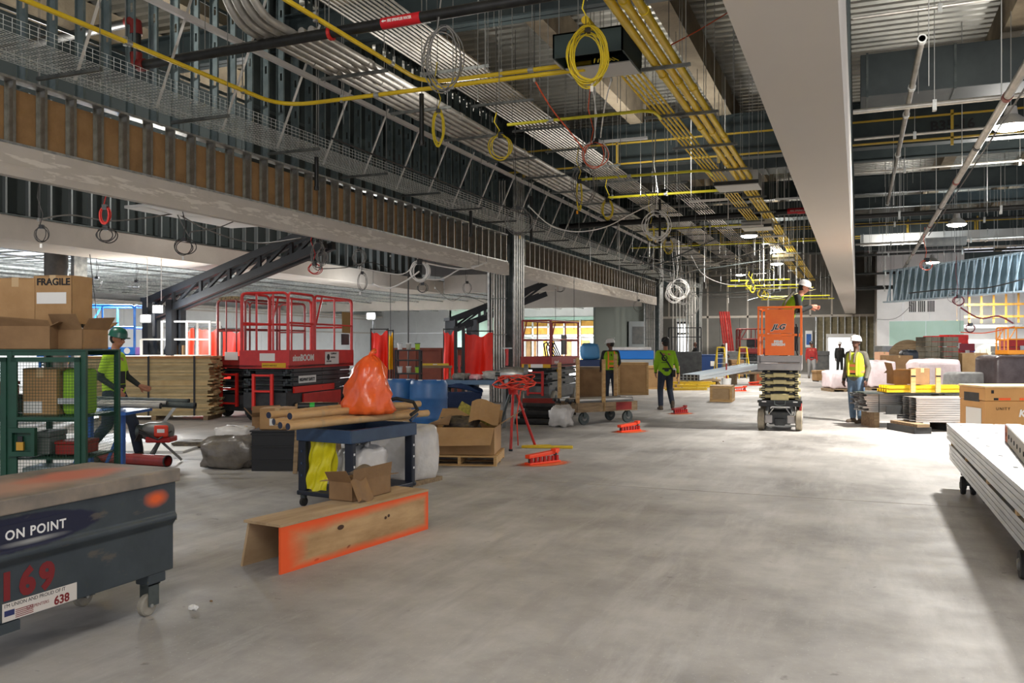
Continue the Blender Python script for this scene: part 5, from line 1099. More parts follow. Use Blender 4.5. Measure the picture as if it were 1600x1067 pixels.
for k in range(120): a_ = k*.42; rr = .2+.07*math.sin(k*.7); pts.append((rr*1.35*math.cos(a_)+.08, rr*.7*math.sin(a_)-.14, .04+.07*math.sin(a_*1.3+k*.05)+.05*math.cos(k*.21)))
pts += [(.2, -.2, -.1), (.12, -.16, -.5), (.1, -.05, -.95)]; MB().tube(pts, .010, 6).build('cord', mat('salmon_cord', (236, 74, 52), .5), t, 'all'); MB().bb(-.06, .0, -.22, -.18, .0, .12).build('tie', galv, t)
t = thing('chain_wrench', 'red spanner with grey ring standing on the tripod vice', 'wrench', (tv.x-.12, tv.y+.02, 1.29)); MB().tube([(0, 0, 0), (.01, 0, .14), (.0, 0, .26)], [.03, .02, .035], 8).build('handle', redm, t, True); MB().bb(-.09, .09, -.015, .015, .26, .28).build('crossbar', galv, t)
tv2 = G(858, 660); 
bp_ = G(738, 668); t = thing('work_bench', 'blue topped work bench covered with rags and ropes', 'bench', (bp_.x, bp_.y+.2, 0), TH)
MB().bb(-.62, .62, -.32, .32, .84, .93).build('bench_top', mat('slate_blue_top', (70, 100, 130), .5, 0, (90, 116, 140)), t, bevel=.01)
for x in (-.55, .55):
    for y in (-.26, .26): MB().bb(x-.03, x+.03, y-.03, y+.03, 0, .84).build('leg', gmach, t)
for i, (x, sx, sz, m, lb_) in enumerate(((-.3, .3, .12, mat('grey_rope', (150, 146, 138), .8, 0, (110, 106, 98), sc=12, bump=.8), 'grey rope heap on the blue topped bench'), (.0, .22, .1, mat('pink_rag', (220, 90, 110), .8, 0, (236, 200, 196), sc=5), 'pink and white rag on the blue topped bench'), (.3, .34, .16, mat('pale_cloth', (200, 196, 186), .8, 0, (150, 146, 138), sc=6, bump=.5), 'pale dust sheet heap at the bench end'))):
    p = V((bp_.x, bp_.y+.2, .932))+V((CS*x, SN*x, 0)); t = thing('rag', lb_, 'rag', p); lump(MB(), (0, 0, sz/2), (sx, .3, sz), 10, .12, i+40).build('cloth', m, t, 'all'); MB().tube([(sx*.3, -.1, sz*.5), (sx*.5, -.2, .02), (sx*.55, -.26, .01)], .012, 6).build('loose_end', m, t)
t = carton('wide brown carton on the floor under the bench', (bp_.x-.1, bp_.y-.35, 0), TH, .95, .4, .42, True, card2, 77); 
t = thing('yellow_tool', 'yellow plastic offcut lying on the floor behind the tripod', 'offcut', G(850, 700), TH-.1); MB().bb(-.35, .45, -.05, .05, 0, .04).build('bar', yel, t, bevel=.01); MB().box((-.1, .12, .02), (.4, .05, .03), .3).build('tongue', yel, t)
t = thing('blue_tarp', 'dark blue tarpaulin folded over goods behind the drums', 'tarp', (P(690, 600, 17).x, P(690, 600, 17).y, 0), TH); MB().bb(-.7, .7, -.4, .4, 0, .62).build('load', darkm, t); MB().grid(16, 10, lambda u, v: (-.8+1.6*u, -.52+1.04*v, .70+.10*math.sin(u*9+v*4)*math.sin(v*5)+.12*math.sin(PI*u)), th=.01).build('tarp_sheet', mat('navy_tarp', (26, 50, 92), .5, bump=.4), t, 'all'); MB().grid(16, 8, lambda u, v: (-.8+1.6*u, -.53-.05*math.sin(u*12), .72-.6*v), th=.01).build('tarp_skirt', mat('navy_tarp'), t, 'all')
# ================================================================ LIFTS
sred = mat('lift_red', (186, 32, 30), .4, 0, (204, 44, 38), sc=4)
L1 = lift('big red scissor lift with white lettering along its toe board', (-11.72, 16.4, 0), R(98), 3.2, 1.15, 1.16, 2.70, .34, sred, darkm, mat('lift_charcoal', (40, 46, 50), .5), .62, 5, ((0, .36), (.38, 1)), .2, rubber, .027, True, mat('bright_red_ladder', (222, 40, 26), .45), sred)
lettering(L1, 'sinnBOOM', .19, wink, -1.45, 1.28, -.579, bold=.006, sx=1.1); 
t_ = MB().bb(.05, .75, -.585, -.578, 1.18, 1.46).build('name_plate', mat('white_sign', (214, 210, 206), .6), L1); 
for k, s_ in enumerate(('EQUIPMENT', 'RENTALS', '718 204 4040')): text(s_, .055 if k < 2 else .045, ink, t_, (.33 if k < 2 else .1, -.587, 1.40-.085*k), FY)
MB().lathe([(.01, 0), (.07, 0), (.08, .002), (.01, .003)], (.2, -.587, 1.34), 6, MX.Rotation(PI/2, 3, 'X')).build('star_emblem', ink, t_)

for k in range(4): MB().bb(-1.42+.03*(k % 2), 1.45, -.535, -.49, .745+.098*k, .745+.098*k+.086).build('arm_plate', mat('lift_charcoal'), L1, bevel=.008)
for k in range(4): MB().cyl((-1.34, -.55, .79+.098*k), (-1.34, -.53, .79+.098*k), .02, n=10).build('pin_end', galvd, L1)
t_ = MB().bb(-1.12, -.32, -.543, -.537, .80, .955).build('plate', white, L1); text('HIGHWAY SAFETY', .098, ink, t_, (-1.10, -.545, .84), FY, sx=.88, bold=.003)
MB().bb(-1.3, .6, -.545, -.50, .60, .735).build('bright_band', mat('bright_red_ladder'), L1); MB().bb(1.0, 1.45, -.56, -.55, 1.9, 2.4).build('tan_panel', mat('tan_panel', (136, 104, 40), .7), L1); MB().bb(1.0, 1.4, -.55, -.53, 1.62, 1.88).build('control_box', blkp, L1)
MB().bb(-1.606, -1.60, -.5, .05, 1.14, 1.24).build('warning_strip', mat('amber_sign', (206, 160, 20), .6), L1); MB().bb(-1.607, -1.60, -.25, .1, 1.28, 1.44).build('notice', paper, L1)
text('SAFETY NOTICE', .045, ink, L1, (-1.6075, .03, 1.17), (PI/2, 0, -PI/2))
L2 = lift('second red scissor lift, dull and narrow, left of the lettered one', (-13.02, 16.75, 0), R(92), 2.4, .82, 1.14, 2.62, .22, redc, darkm, mat('lift_charcoal'), .5, 5, ((0, .5), (.5, 1)), .18, rubber, .022, True, redm)
MB().bb(-1.21, -1.2, -.2, .15, 1.28, 1.46).build('notice', paper, L2); MB().tube([(-1.17, -.3, 2.64), (-1.17, 0, 2.66), (-1.17, .3, 2.64)], .045, 8).build('rail_padding', mat('tan_padding', (150, 130, 90), .8, 0, (60, 50, 40), sc=20), L2)
pg = P(148, 540, 22); L3 = lift('bright blue scissor lift beyond the lumber stack', (pg.x, pg.y, 0), TH+.05, 2.4, 1.0, 1.36, 2.60, .2, mat('lift_blue', (30, 104, 190), .4, 0, (44, 124, 210)), mat('lift_navy', (24, 60, 110), .5), gmach, .6, 5, ((0, .32), (.33, 1)), .2, rubber, .03, True)
lettering(L3, 'Genie', .17, wink, -.3, 1.37, -.504, bold=.004); MB().lathe([(.01, 0), (.075, 0), (.075, .003), (.01, .003)], (1.0, -.503, 1.47), 20, MX.Rotation(PI/2, 3, 'X')).build('round_emblem', wink, L3); MB().bb(-.9, -.4, -.6, -.52, 1.15, 1.28).build('yellow_step', yel, L3); MB().bb(-1.1, -.6, .3, .4, 2.2, 2.5).build('blue_panel', mat('sky_blue_panel', (60, 160, 240), .5), L3)
# white work platform with guard rails
wp = P(276, 540, 20.8); t = thing('work_platform', 'white railed work platform before the escalator truss', 'platform', (wp.x, wp.y, 0), TH)
wpm = mat('white_frame', (206, 204, 196), .5)
for x in (-.85, -.35, .25, .8):
    for y in (0, .7): MB().bb(x-.025, x+.025, y-.025, y+.025, 0, 2.2 if x > -.5 else 1.75).build('post', wpm, t)
for z in (1.75, 1.36): MB().bb(-.85, .8, -.02, .02, z-.02, z+.02).build('rail', wpm, t)
MB().bb(-.35, .8, -.02, .02, 2.16, 2.2).build('rail', wpm, t); MB().bb(-.35, .8, .68, .72, 2.16, 2.2).build('rail', wpm, t); MB().bb(-.88, .83, -.03, .73, 1.22, 1.30).build('platform_deck', wpm, t)
for z in (.4, .8): MB().bb(-.85, .8, .68, .72, z, z+.04).build('cross_bar', wpm, t)
carton('brown carton on the white railed platform', (wp.x-.2, wp.y+.25, 1.302), TH, .4, .3, .3, m=card2)
# welding screens ---------------------------------------------------------------
def screen(label, px0, px1, d, zt, zb, m=tarp, fold=.04, yaw=None):
    a, b = P(px0, 540, d), P(px1, 540, d); w_ = (b-a).length; t = thing('welding_screen', label, 'screen', ((a.x+b.x)/2, (a.y+b.y)/2, 0), TH)
    for x in (-w_/2, w_/2): MB().cyl((x, .04, 0), (x, .04, zt+.05), .016, n=8).build('post', darkm, t); MB().bb(x-.02, x+.02, -.25, .3, 0, .03).build('foot', darkm, t)
    MB().cyl((-w_/2, .04, zt+.03), (w_/2, .04, zt+.03), .014, n=8).build('top_bar', darkm, t)
    MB().grid(20, 8, lambda u, v: (-w_/2+w_*u, fold*(math.sin(u*9+px0)+.5*math.sin(u*17+v*2+px0))*(.4+.6*v)+.02*math.sin(v*7+u*5), zt-(zt-zb)*v-(.10*math.sin(PI*u)+.03*math.sin(u*13))*(1-v)), th=.0).build('curtain', m, t, 'all')
    return t
screen('red welding curtain behind the white rails', 281, 303, 24.3, 2.1, .5); screen('wide red welding curtain between the white rails and dull lift', 309, 345, 24.0, 2.1, .5); screen('red welding curtain seen through the dull red lift', 347, 384, 26.5, 2.1, .4)
screen('orange red curtain with a yellow edge past the lettered lift', 579, 606, 21.5, 1.98, .7, fold=.06); screen('narrow yellow cloth hanging behind the orange curtain', 604, 614, 21.8, 1.95, 1.0, mat('yellow_cloth', (232, 190, 20), .7), .08)
screen('tall narrow red curtain by the black mast', 693, 711, 22.5, 2.0, .6); screen('broad red curtain between the black mast and column', 726, 770, 22.5, 1.95, .7, fold=.07)
m_ = P(718, 540, 22.3); t = thing('mast_machine', 'black hoist mast standing between two red curtains', 'machine', (m_.x, m_.y, 0), TH); MB().bb(-.14, -.06, -.05, .05, 0, 2.1).bb(.06, .14, -.05, .05, 0, 2.1).build('mast', blkp, t)
for z in (.5, 1.0, 1.5, 2.0): MB().bb(-.1, .1, -.03, .03, z, z+.06).build('cross_plate', darkm, t)
MB().bb(-.25, .25, -.3, .3, 0, .2).build('base', darkm, t); MB().bb(-.03, .03, -.1, -.05, .9, 1.35).build('red_handle', redm, t)
# racks and shelves beyond the drums
s1 = P(637, 540, 19.5); t = thing('tool_shelf', 'black open shelf unit stacked with tools behind the drums', 'shelf', (s1.x, s1.y, 0), TH)
for x in (-.27, .27):
    for y in (0, .4): MB().bb(x-.02, x+.02, y-.02, y+.02, 0, 1.5).build('post', blkp, t)
for z in (.1, .55, .95, 1.25, 1.48): MB().bb(-.29, .29, -.02, .42, z, z+.03).build('shelf_board', blkp, t)
for i in range(9):
    x = -.2+.2*(i % 3); z = (.58, .98, 1.51)[i//3]; t2 = thing('tool_pot', ['white pot', 'pale pot', 'green lidded pot'][i % 3]+[' on the low level of the black shelf', ' on the middle level of the black shelf', ' on top of the black shelf'][i//3], 'pot', (s1.x+CS*x-SN*.2, s1.y+SN*x+CS*.2, z), TH)
    MB().cyl((0, 0, 0), (0, 0, .13), .05, .06, n=12).build('pot_body', (white, mat('pale_cloth'), mat('lime_lid', (160, 200, 40), .5))[i % 3], t2, True); MB().cyl((0, 0, .13), (0, 0, .15), .065, n=12).build('lid', (galv, white, greenp)[i % 3], t2)
bw = P(668, 540, 24.5); t = thing('rusty_bin', 'wide rust brown steel bin behind the black shelf', 'bin', (bw.x, bw.y, 0), TH); rb = mat('rust_brown', (122, 62, 42), .6, .1, (98, 48, 34), sc=2)
MB().bb(-1.1, 1.1, -.5, .5, .1, .14).bb(-1.1, 1.1, -.5, -.46, .14, 1.48).bb(-1.1, 1.1, .46, .5, .14, 1.48).bb(-1.1, -1.06, -.46, .46, .14, 1.48).bb(1.06, 1.1, -.46, .46, .14, 1.48).build('bin_body', rb, t); MB().bb(-1.14, 1.14, -.54, -.46, 1.48, 1.54).build('rim', rb, t)
for x in (-1, -.3, .4, 1): MB().bb(x-.03, x+.03, -.54, -.5, .1, 1.48).build('rib', rb, t)
for x in (-.9, .9): MB().bb(x-.1, x+.1, -.4, .4, 0, .1).build('skid', darkm, t)
t = thing('yellow_level', 'yellow spirit level leaning on the rusty bin edge', 'level', P(680, 571, 20.5), TH); t.location.z = 1.13; MB().bb(-.32, .32, -.015, .015, 0, .05).build('level_bar', yel, t); MB().bb(-.05, .05, -.018, -.012, .015, .035).build('vial', white, t)
s2 = P(680, 600, 20.5); t = thing('saw_horse', 'timber saw horse under the yellow spirit level', 'trestle', (t.location.x, t.location.y, 0), TH); MB().bb(-.4, .4, -.05, .05, 1.07, 1.128).build('beam', woodd, t)
for x in (-.35, .35):
    for y in (-.25, .25): MB().beam((x, 0, 1.07), (x, y, 0.01), .05, .04).build('leg', woodd, t)
# ================================================================ MIDDLE OF THE HALL
skr = mat('faded_lift_red', (158, 44, 40), .5, 0, (136, 40, 36), sc=5); skg = mat('lift_grey', (104, 106, 104), .5, .1, (84, 86, 84), sc=4)
L4 = lift('faded red and grey scissor lift standing by the conduit column', (-8.06, 23.15, 0), R(89), 2.4, .9, 1.06, 2.28, .24, skr, skg, skg, .5, 4, ((0, 1),), .19, grwheel, .022, True, redm, cr=.02)
lettering(L4, 'skyjack', .13, wink, -1.0, 1.12, -.454); lettering(L4, '3219', .13, wink, .6, 1.12, -.454)
MB().bb(-1.207, -1.2, -.42, .42, 1.0, 1.1).build('amber_strip', mat('amber_sign'), L4); MB().bb(-1.21, -1.2, -.2, .15, 1.0, 1.1).build('white_strip', paper, L4); MB().bb(-.3, .1, -.43, -.40, 1.35, 1.9).build('control_box', blkp, L4)
MB().bb(-.6, -.35, -.40, -.38, .88, .96).build('yellow_plate', mat('amber_sign'), L4)
for k in range(4): MB().tube([(-.9+.2*k, -.2, 1.15), (-.6+.2*k, .0, 1.65-.08*k), (-.1+.2*k, .1, 1.7), (.3+.15*k, 0, 1.3)], .02, 6).build('coiled_hose', rubber, L4, True)
# flat cart with posts, pipes aboard
fc = G(925, 664); t = thing('flat_cart', 'weathered timber flat cart with stake posts and iron wheels', 'cart', (fc.x-.05, fc.y+.55, 0), R(52))
fl_, fw_ = 1.5, .72
for k in range(6): MB().bb(-fl_/2, fl_/2, -fw_/2+k*.135, -fw_/2+k*.135+.125, .36, .40).build('deck_board', woodd, t)
for y in (-fw_/2-.02, fw_/2-.02): MB().bb(-fl_/2, fl_/2, y, y+.04, .26, .45).build('side_rail', woodd, t)
for x in (-fl_/2-.02, fl_/2-.02): MB().bb(x, x+.04, -fw_/2, fw_/2, .26, .45).build('end_rail', woodd, t)
MB().bb(.2, .6, -fw_/2-.024, -fw_/2-.02, .28, .44).build('red_paint_patch', redc, t)
for x in (-.55, .55):
    for y in (-.30, .30): wheel(t, (x, y, .13), .13, .05, galvd, gmach); MB().bb(x-.03, x+.03, y-.05, y+.05, .13, .36).build('axle_bracket', galvd, t)
for x, y, h in ((-.72, -.33, 1.36), (-.72, .33, 1.25), (.72, .33, 1.42), (-.1, -.36, 1.32)): MB().bb(x-.035, x+.035, y-.02, y+.02, .26, h).build('stake_post', wood, t)
g = random.Random(4)
for i in range(13):
    y = -.32+.055*i; a_ = R(52)+g.uniform(-.05, .05); z = .405+.045*(1+i % 2*1.0)+.0
    pp = V((fc.x-.05, fc.y+.55, 0))+V((-math.sin(R(52))*y, math.cos(R(52))*y, z)); 
    t = thing('loose_pipe', ['grey pipe lying in the load of the timber flat cart', 'pale pipe lying in the load of the timber flat cart', 'brown pole lying in the load of the timber flat cart'][i % 3], 'pipe', pp, a_, 'mixed pipes on the flat cart')
    l_ = .75+g.random()*.2; MB().pipe((-l_, 0, 0), (l_-.1, 0, 0), .028, .02, 10).build('tube', (gmach, paper, woodd)[i % 3], t, True); MB().pipe((-l_, 0, 0), (-l_+.05, 0, 0), .033, .02, 10).build('end_collar', darkm, t, True)
# black hose pile
g = random.Random(8)
for i, (px, py, z) in enumerate(((846, 664, .06), (852, 656, .06), (858, 650, .06), (850, 660, .18), (858, 654, .18), (856, 656, .30), (866, 648, .06))):
    p = G(px, py); t = thing('rubber_hose', ['black rubber duct nearest in the heap by the vice', 'black rubber duct second from the bottom of the heap', 'black rubber duct at the rear bottom of the heap', 'black rubber duct lying in the middle tier of the heap', 'black rubber duct at the rear of the middle tier', 'black rubber duct on the crest of the heap', 'black rubber duct rolled on the crest of the heap, further along'][i], 'duct', (p.x, p.y, z), R(8)+g.uniform(-.1, .1))
    MB().pipe((-.55, 0, 0), (.5, .03, 0), .06, .05, 14).build('duct_wall', rubber, t, True)
    for q in (-.54, .42): MB().pipe((q, 0.0, 0), (q+.06, 0.0, 0), .063, .05, 14).build('cuff', darkm, t, True)
p = G(872, 668); t = thing('wrapped_heap', 'small grey film bundle between the hoses and the flat cart', 'heap', (p.x, p.y+.2, 0)); lump(MB(), (0, 0, .2), (.42, .4, .4), 10, .12, 61).build('film', wf_, t, 'all'); MB().box((0, 0, .38), (.1, .04, .03)).build('twist', wf_, t)
p = G(840, 655); t = thing('red_sheet', 'flat dark red sheet leaning on the black hoses', 'sheet', (p.x-.1, p.y+.45, .36), TH); MB().box((0, 0, 0), (.8, .3, .02), MX.Rotation(.35, 3, 'X')).build('panel', redc, t); MB().box((0, -.14, -.05), (.8, .02, .03), MX.Rotation(.35, 3, 'X')).build('lip', redm, t)
# crates and pallets in mid hall
def crate(label, px, py, sx, sy, sz, m=wood, rz=None, mpanel=None, frame=.07):
    p = G(px, py); t = thing('wooden_crate', label, 'crate', (p.x, p.y+sy/2, 0), TH if rz is None else rz)
    MB().bb(-sx/2+.02, sx/2-.02, -sy/2+.02, sy/2-.02, .06, sz-.02).build('panel_box', mpanel or card, t)
    for x in (-sx/2, sx/2-frame): MB().bb(x, x+frame, -sy/2, -sy/2+.03, 0, sz).bb(x, x+frame, sy/2-.03, sy/2, 0, sz).build('corner_batten', m, t)
    for z in (.0, sz-frame): MB().bb(-sx/2+frame, sx/2-frame, -sy/2, -sy/2+.025, z, z+frame).build('cross_batten', m, t); MB().bb(sx/2-.02, sx/2, -sy/2+.03, sy/2-.03, z, z+frame).build('side_batten', m, t)
    MB().bb(-sx/2, sx/2, -sy/2, sy/2, sz-.02, sz).build('crate_lid', m, t); return t, p
crate('wooden crate with a tan panel beside the vested worker', 982, 617, 1.0, .8, 1.05); crate('low wide wooden crate behind the walker in lime', 1022, 608, 1.5, 1.0, .85)
crate('dark brown crate behind the flat cart', 918, 622, .9, .8, .95, woodd, mpanel=card2)
crate('small plywood box alone on the floor below the white beams', 1125, 628, .62, 1.0, .45, wood, mpanel=plyt, rz=.05)
crate('orange brown box at the foot of the yellow stepladder', 1187, 600, .75, .6, .5, woodd, mpanel=mat('rust_panel', (176, 96, 62), .8))
p = G(984, 596); pallet('pallet under the blue wrapped crate near the far columns', (p.x, p.y, 0), TH, 1.9, 1.2, wpm)
t = thing('wrapped_crate', 'pale bulky crate under bright blue sheeting near the columns', 'crate', (p.x, p.y, .137), TH); MB().bb(-.95, .95, -.55, .55, 0, .85).build('base_box', mat('pale_grey_box', (168, 172, 172), .6), t); MB().bb(-.98, .98, -.58, .58, .86, 1.25).build('blue_sheet', mat('bright_blue_sheet', (20, 120, 214), .35, bump=.3, bsc=6), t, bevel=.05); MB().bb(-.9, .9, -.5, .5, 1.26, 1.4).build('top_pad', shrink, t, bevel=.04)
for k in range(4): MB().bb(-.9+k*.5, -.6+k*.5, -.57, -.55, .1, .5).build('dark_slot', darkm, t)
p = G(920, 590); t = thing('blue_wrapped_machine', 'machine bundled in blue sheeting behind the vested worker', 'machine', (p.x, p.y, 0), TH); MB().bb(-.6, .6, -.4, .4, 0, .9).build('machine_base', mat('navy_tarp'), t, bevel=.03); lump(MB(), (.05, 0, 1.3), (.95, .7, .8), 10, .06, 77).build('cover', mat('steel_blue_cover', (70, 130, 176), .4, bump=.5), t, 'all')
t = thing('white_chair', 'white plastic stool before the blue wrapped machine', 'stool', G(925, 600)); MB().bb(-.28, .28, -.22, .22, .5, .56).build('seat', white, t, bevel=.02)
for x in (-.24, .24):
    for y in (-.18, .18): MB().beam((x, y, 0), (x*.9, y*.9, .5), .04, .04).build('leg', white, t)
p = G(868, 590); t = thing('red_work_frame', 'grey metal cabinet unit by the far studs', 'cabinet', G(1003, 583), TH); MB().bb(-.8, .8, -.3, .3, 0, 3.0).build('cabinet_body', mat('pale_frame', (160, 166, 168), .5, .3), t); MB().bb(-.6, .6, -.32, -.3, 1.7, 2.7).build('screen_panel', gmach, t)
# yellow goods, white beams, stepladders, blue bin, post
g = random.Random(12)
for i in range(7):
    p = G(1072+i*4, 612-i*1.5); t = thing('yellow_channel', 'yellow beam lying in the low stack left of the white beams', 'beam', (p.x, p.y, .05+.085*(i % 3)), TH+.1, 'yellow beams in the low stack')
    MB().bb(-.75, .75, -.04, .04, 0, .012).bb(-.75, .75, -.04, .04, .068, .08).bb(-.75, .75, -.008, .008, .012, .068).build('flange', yel, t); MB().bb(-.5, -.44, -.045, .045, 0, .082).build('band', woodd, t)
for i in range(10):
    r_, c_i = divmod(i, 5); a = P(1088, 600, 32.6); b = P(1186, 576, 36.5); n_ = V((-(b-a).y, (b-a).x, 0)).normalized(); a = a+n_*(.16*c_i); b = b+n_*(.16*c_i); a.z = .28+.11*r_; b.z = .62+.11*r_
    t = thing('white_channel', 'long white metal beam on the raised stack behind the small box', 'beam', a, 0, 'white beams on the raised stack'); MB().sweep([(-.07, 0), (.07, 0), (.07, .1), (.06, .1), (.06, .01), (-.06, .01), (-.06, .1), (-.07, .1)], (0, 0, 0), b-a).build('channel', mat('white_beam_steel', (196, 206, 212), .4, .3), t); MB().beam((0, 0, .05), (b-a)*.02+V((0, 0, .05)), .15, .11).build('black_wrap', blkp, t)
for i, (px, py, d) in enumerate(((1105, 600, 33), (1165, 596, 35.5))):
    p = P(px, 540, d); p.z = 0; t = thing('trestle', ['near wooden trestle under the white beams', 'far wooden trestle under the white beams'][i], 'trestle', p, TH); hh_ = .32 if i == 0 else .52
    MB().bb(-.5, .5, -.1, .8, hh_-.08, hh_-.01).build('beam', woodd, t)
    for x in (-.4, .4): MB().bb(x-.04, x+.04, -.05, .75, 0, hh_-.08).build('leg', woodd, t)
def stepladder(label, px, py, h, m=yel):
    p = G(px, py); t = thing('stepladder', label, 'ladder', p, TH)
    for s_ in (-1, 1):
        MB().beam((s_*.28, -.35, 0), (s_*.16, 0, h), .04, .07).build('side_rail', m, t); MB().beam((s_*.28, .4, 0), (s_*.16, .02, h), .03, .05).build('rear_leg', m, t)
    for k in range(5): q = (k+1)/6; MB().bb(-.28+.12*q, .28-.12*q, -.35+.35*q-.04, -.35+.35*q+.04, h*q-.012, h*q+.012).build('step', galv, t)
    MB().bb(-.18, .18, -.08, .1, h, h+.04).build('top_cap', m, t); return t
stepladder('yellow stepladder beside the dark blue bin', 1126, 592, 1.5); stepladder('second yellow stepladder nearer the orange lift', 1161, 592, 1.5)
p = G(1107, 588); t = thing('blue_bin', 'dark blue wheeled bin before the far doorway', 'bin', (p.x, p.y, 0), TH); nb = mat('navy_bin', (20, 56, 110), .5); MB().add([(x*(1 if z else .9), y*(1 if z else .85), z*1.0+.08) for z in (0, 1) for x, y in ((-.62, -.45), (.62, -.45), (.62, .45), (-.62, .45))], [(0, 3, 2, 1), (4, 5, 6, 7), (0, 1, 5, 4), (1, 2, 6, 5), (2, 3, 7, 6), (3, 0, 4, 7)]).build('bin_body', nb, t); MB().bb(-.66, .66, -.49, .49, 1.08, 1.14).build('lid', nb, t, bevel=.02); MB().bb(.0, .2, -.46, -.44, .55, .8).build('notice', paper, t)
for x in (-.5, .5): wheel(t, (x, -.25, .08), .08, .05)
p = G(1135, 603); t = thing('marker_post', 'thin dark post in a white bucket between the stepladders', 'post', p); MB().cyl((0, 0, .05), (0, 0, 1.75), .03, n=8).build('pole', redc, t); MB().cyl((0, 0, .9), (0, 0, 1.7), .034, n=8).build('white_sleeve', white, t); MB().cyl((0, 0, 0), (0, 0, .3), .17, .2, n=16).build('bucket', white, t, True)
# distant equipment by the far doorway
p = G(1070, 590); t = thing('dark_machine', 'dark caged machine standing left of the far doorway', 'machine', (p.x, p.y, 0), TH)
MB().bb(-.75, .75, -.5, .5, .1, 1.3).build('machine_body', darkm, t, bevel=.03)
for x in (-.72, .72): MB().tube(loop_pts(-.45, .45, 1.2, 2.5, x, ax='y'), .03, 8).build('cage_hoop', blkp, t, True)
for q in (2.0, 2.46): MB().bb(-.72, .72, -.45, -.4, q, q+.05).build('cage_bar', blkp, t)
for x in (-.5, .5): wheel(t, (x, -.45, .22), .22, .12)
L5 = lift('distant dark red scissor lift between the ladders and orange lift', (G(1177, 586).x, G(1177, 586).y, 0), TH, 1.7, .9, 1.2, 2.5, .25, redc, darkm, darkm, .45, 4, ((0, 1),), .18, rubber, .03, False)
MB().bb(-.3, .3, .2, .25, 1.5, 2.0).build('control_box', blkp, L5)
p = G(1140, 583); a = p.copy(); t = thing('red_ladder_stack', 'stack of tall dark red ladders leaning by the far drywall', 'ladder', a, TH)
for k in range(3):
    for s_ in (0, .28): MB().beam((-.15+.12*k+s_, 0, 0), (-.45+.12*k+s_, .5, 3.6), .06, .08).build('side_rail', redc, t)
    for j in range(8): q = j/8+.06; MB().beam((-.15+.12*k-.3*q, .5*q, 3.6*q), (-.15+.12*k-.3*q+.28, .5*q, 3.6*q), .04, .04).build('rung', redc, t)
g = random.Random(3)
for i, (px, py, sx, sz, m, lb_) in enumerate(((1142, 586, 1.2, 1.3, gmach, 'grey cluttered work trolley between the stepladders'), (1150, 590, .6, .9, card2, 'brown sack pile between the stepladders'), (1175, 590, .9, .8, darkm, 'black tool chest below the distant red lift'), (1282, 584, .8, 1.3, gmach, 'grey electrical cabinet left of the far door'), (1288, 596, .9, .5, card, 'carton on the floor before the far door'), (1296, 592, .5, .4, bluep, 'blue box on the floor before the far door'))):
    p = G(px, py); t = thing('site_chest', lb_, 'chest', (p.x, p.y, 0), TH+g.uniform(-.1, .1)); MB().bb(-sx/2, sx/2, -.3, .3, 0.05, sz*.8).build('chest_body', m, t, bevel=.02); MB().bb(-sx/2-.02, sx/2+.02, -.32, .32, sz*.8, sz).build('chest_lid', m, t, bevel=.02)
    for x in (-sx/2+.06, sx/2-.06): MB().bb(x-.04, x+.04, -.28, .28, 0, .05).build('runner', darkm, t)
t = thing('wall_unit', 'blue and white control box mounted by the far door', 'box', (-2.72, fy-.12, 1.5)); MB().bb(-.2, .2, -.1, .1, 0, 1.0).build('case', white, t); MB().bb(-.14, .14, -.12, -.1, .15, .8).build('blue_panel', bluep, t)
# orange floor anchors inside sprayed rings ------------------------------------
spray = mat('orange_spray', (236, 110, 50), .8, alpha=1)
nt = spray.node_tree; N = nt.nodes; K = nt.links.new; Bs = N['Principled BSDF']; tc = N.new('ShaderNodeTexCoord'); ln_ = N.new('ShaderNodeVectorMath'); ln_.operation = 'LENGTH'; K(tc.outputs['Object'], ln_.inputs[0])
ad = mth('ADD', ln_.outputs['Value'], mth('MULTIPLY', nz(5, 4), .3)); r1 = N.new('ShaderNodeMapRange'); K(ad, r1.inputs[0]); r1.inputs[1].default_value = 1.12; r1.inputs[2].default_value = .75; r1.inputs[4].default_value = .85; K(r1.outputs[0], Bs.inputs['Alpha'])
anch = [(848, 724, .56, 'nearest orange sprayed floor bracket in its painted ring'), (983, 674, .55, 'orange sprayed floor bracket before the flat cart'), (1062, 646, .5, 'dark red floor bracket by the feet of the lime walker'), (1154, 611, .55, 'small far orange bracket on the floor past the plywood box'), (1180, 602, .55, 'farthest orange bracket on the floor by the white beams')]
for i, (px, py, l_, lb_) in enumerate(anch):
    p = G(px, py); m = orangep if i != 2 else redc; orr = mat('hot_orange', (244, 74, 30), .5) if i != 2 else redc; rz = R(62) if i < 3 else R(30)
    t = thing('floor_bracket', lb_, 'bracket', p, rz)
    MB().beam((-l_/2, .0, .11), (l_/2, .03, .14), .09, .05).build('top_bar', orr, t, bevel=.008); MB().bb(-l_/2, l_/2, -.06, .06, .004, .03).build('base_bar', orr, t, bevel=.005)
    for k in range(7): MB().bb(-l_/2+.03+k*l_/7.2, -l_/2+.065+k*l_/7.2, -.05, -.02, .03, .1).build('tooth', redm, t)
    MB().cyl((-l_/2+.05, 0, .03), (-l_/2+.05, 0, .12), .025, n=8).build('bolt', darkm, t); MB().cyl((l_/2-.05, 0, .03), (l_/2-.05, 0, .13), .025, n=8).build('bolt', darkm, t)
    MB().box((l_*.45, .02, .16), (.14, .07, .05), .4).build('latch', orr, t)
    s_ = MB().grid(1, 1, lambda u, v: (-1.3+2.6*u, -1.3+2.6*v, 0)).build('floor_paint', spray, t); s_.scale = (l_*.85, .30, 1); s_.location = (0, -.03, .0025)
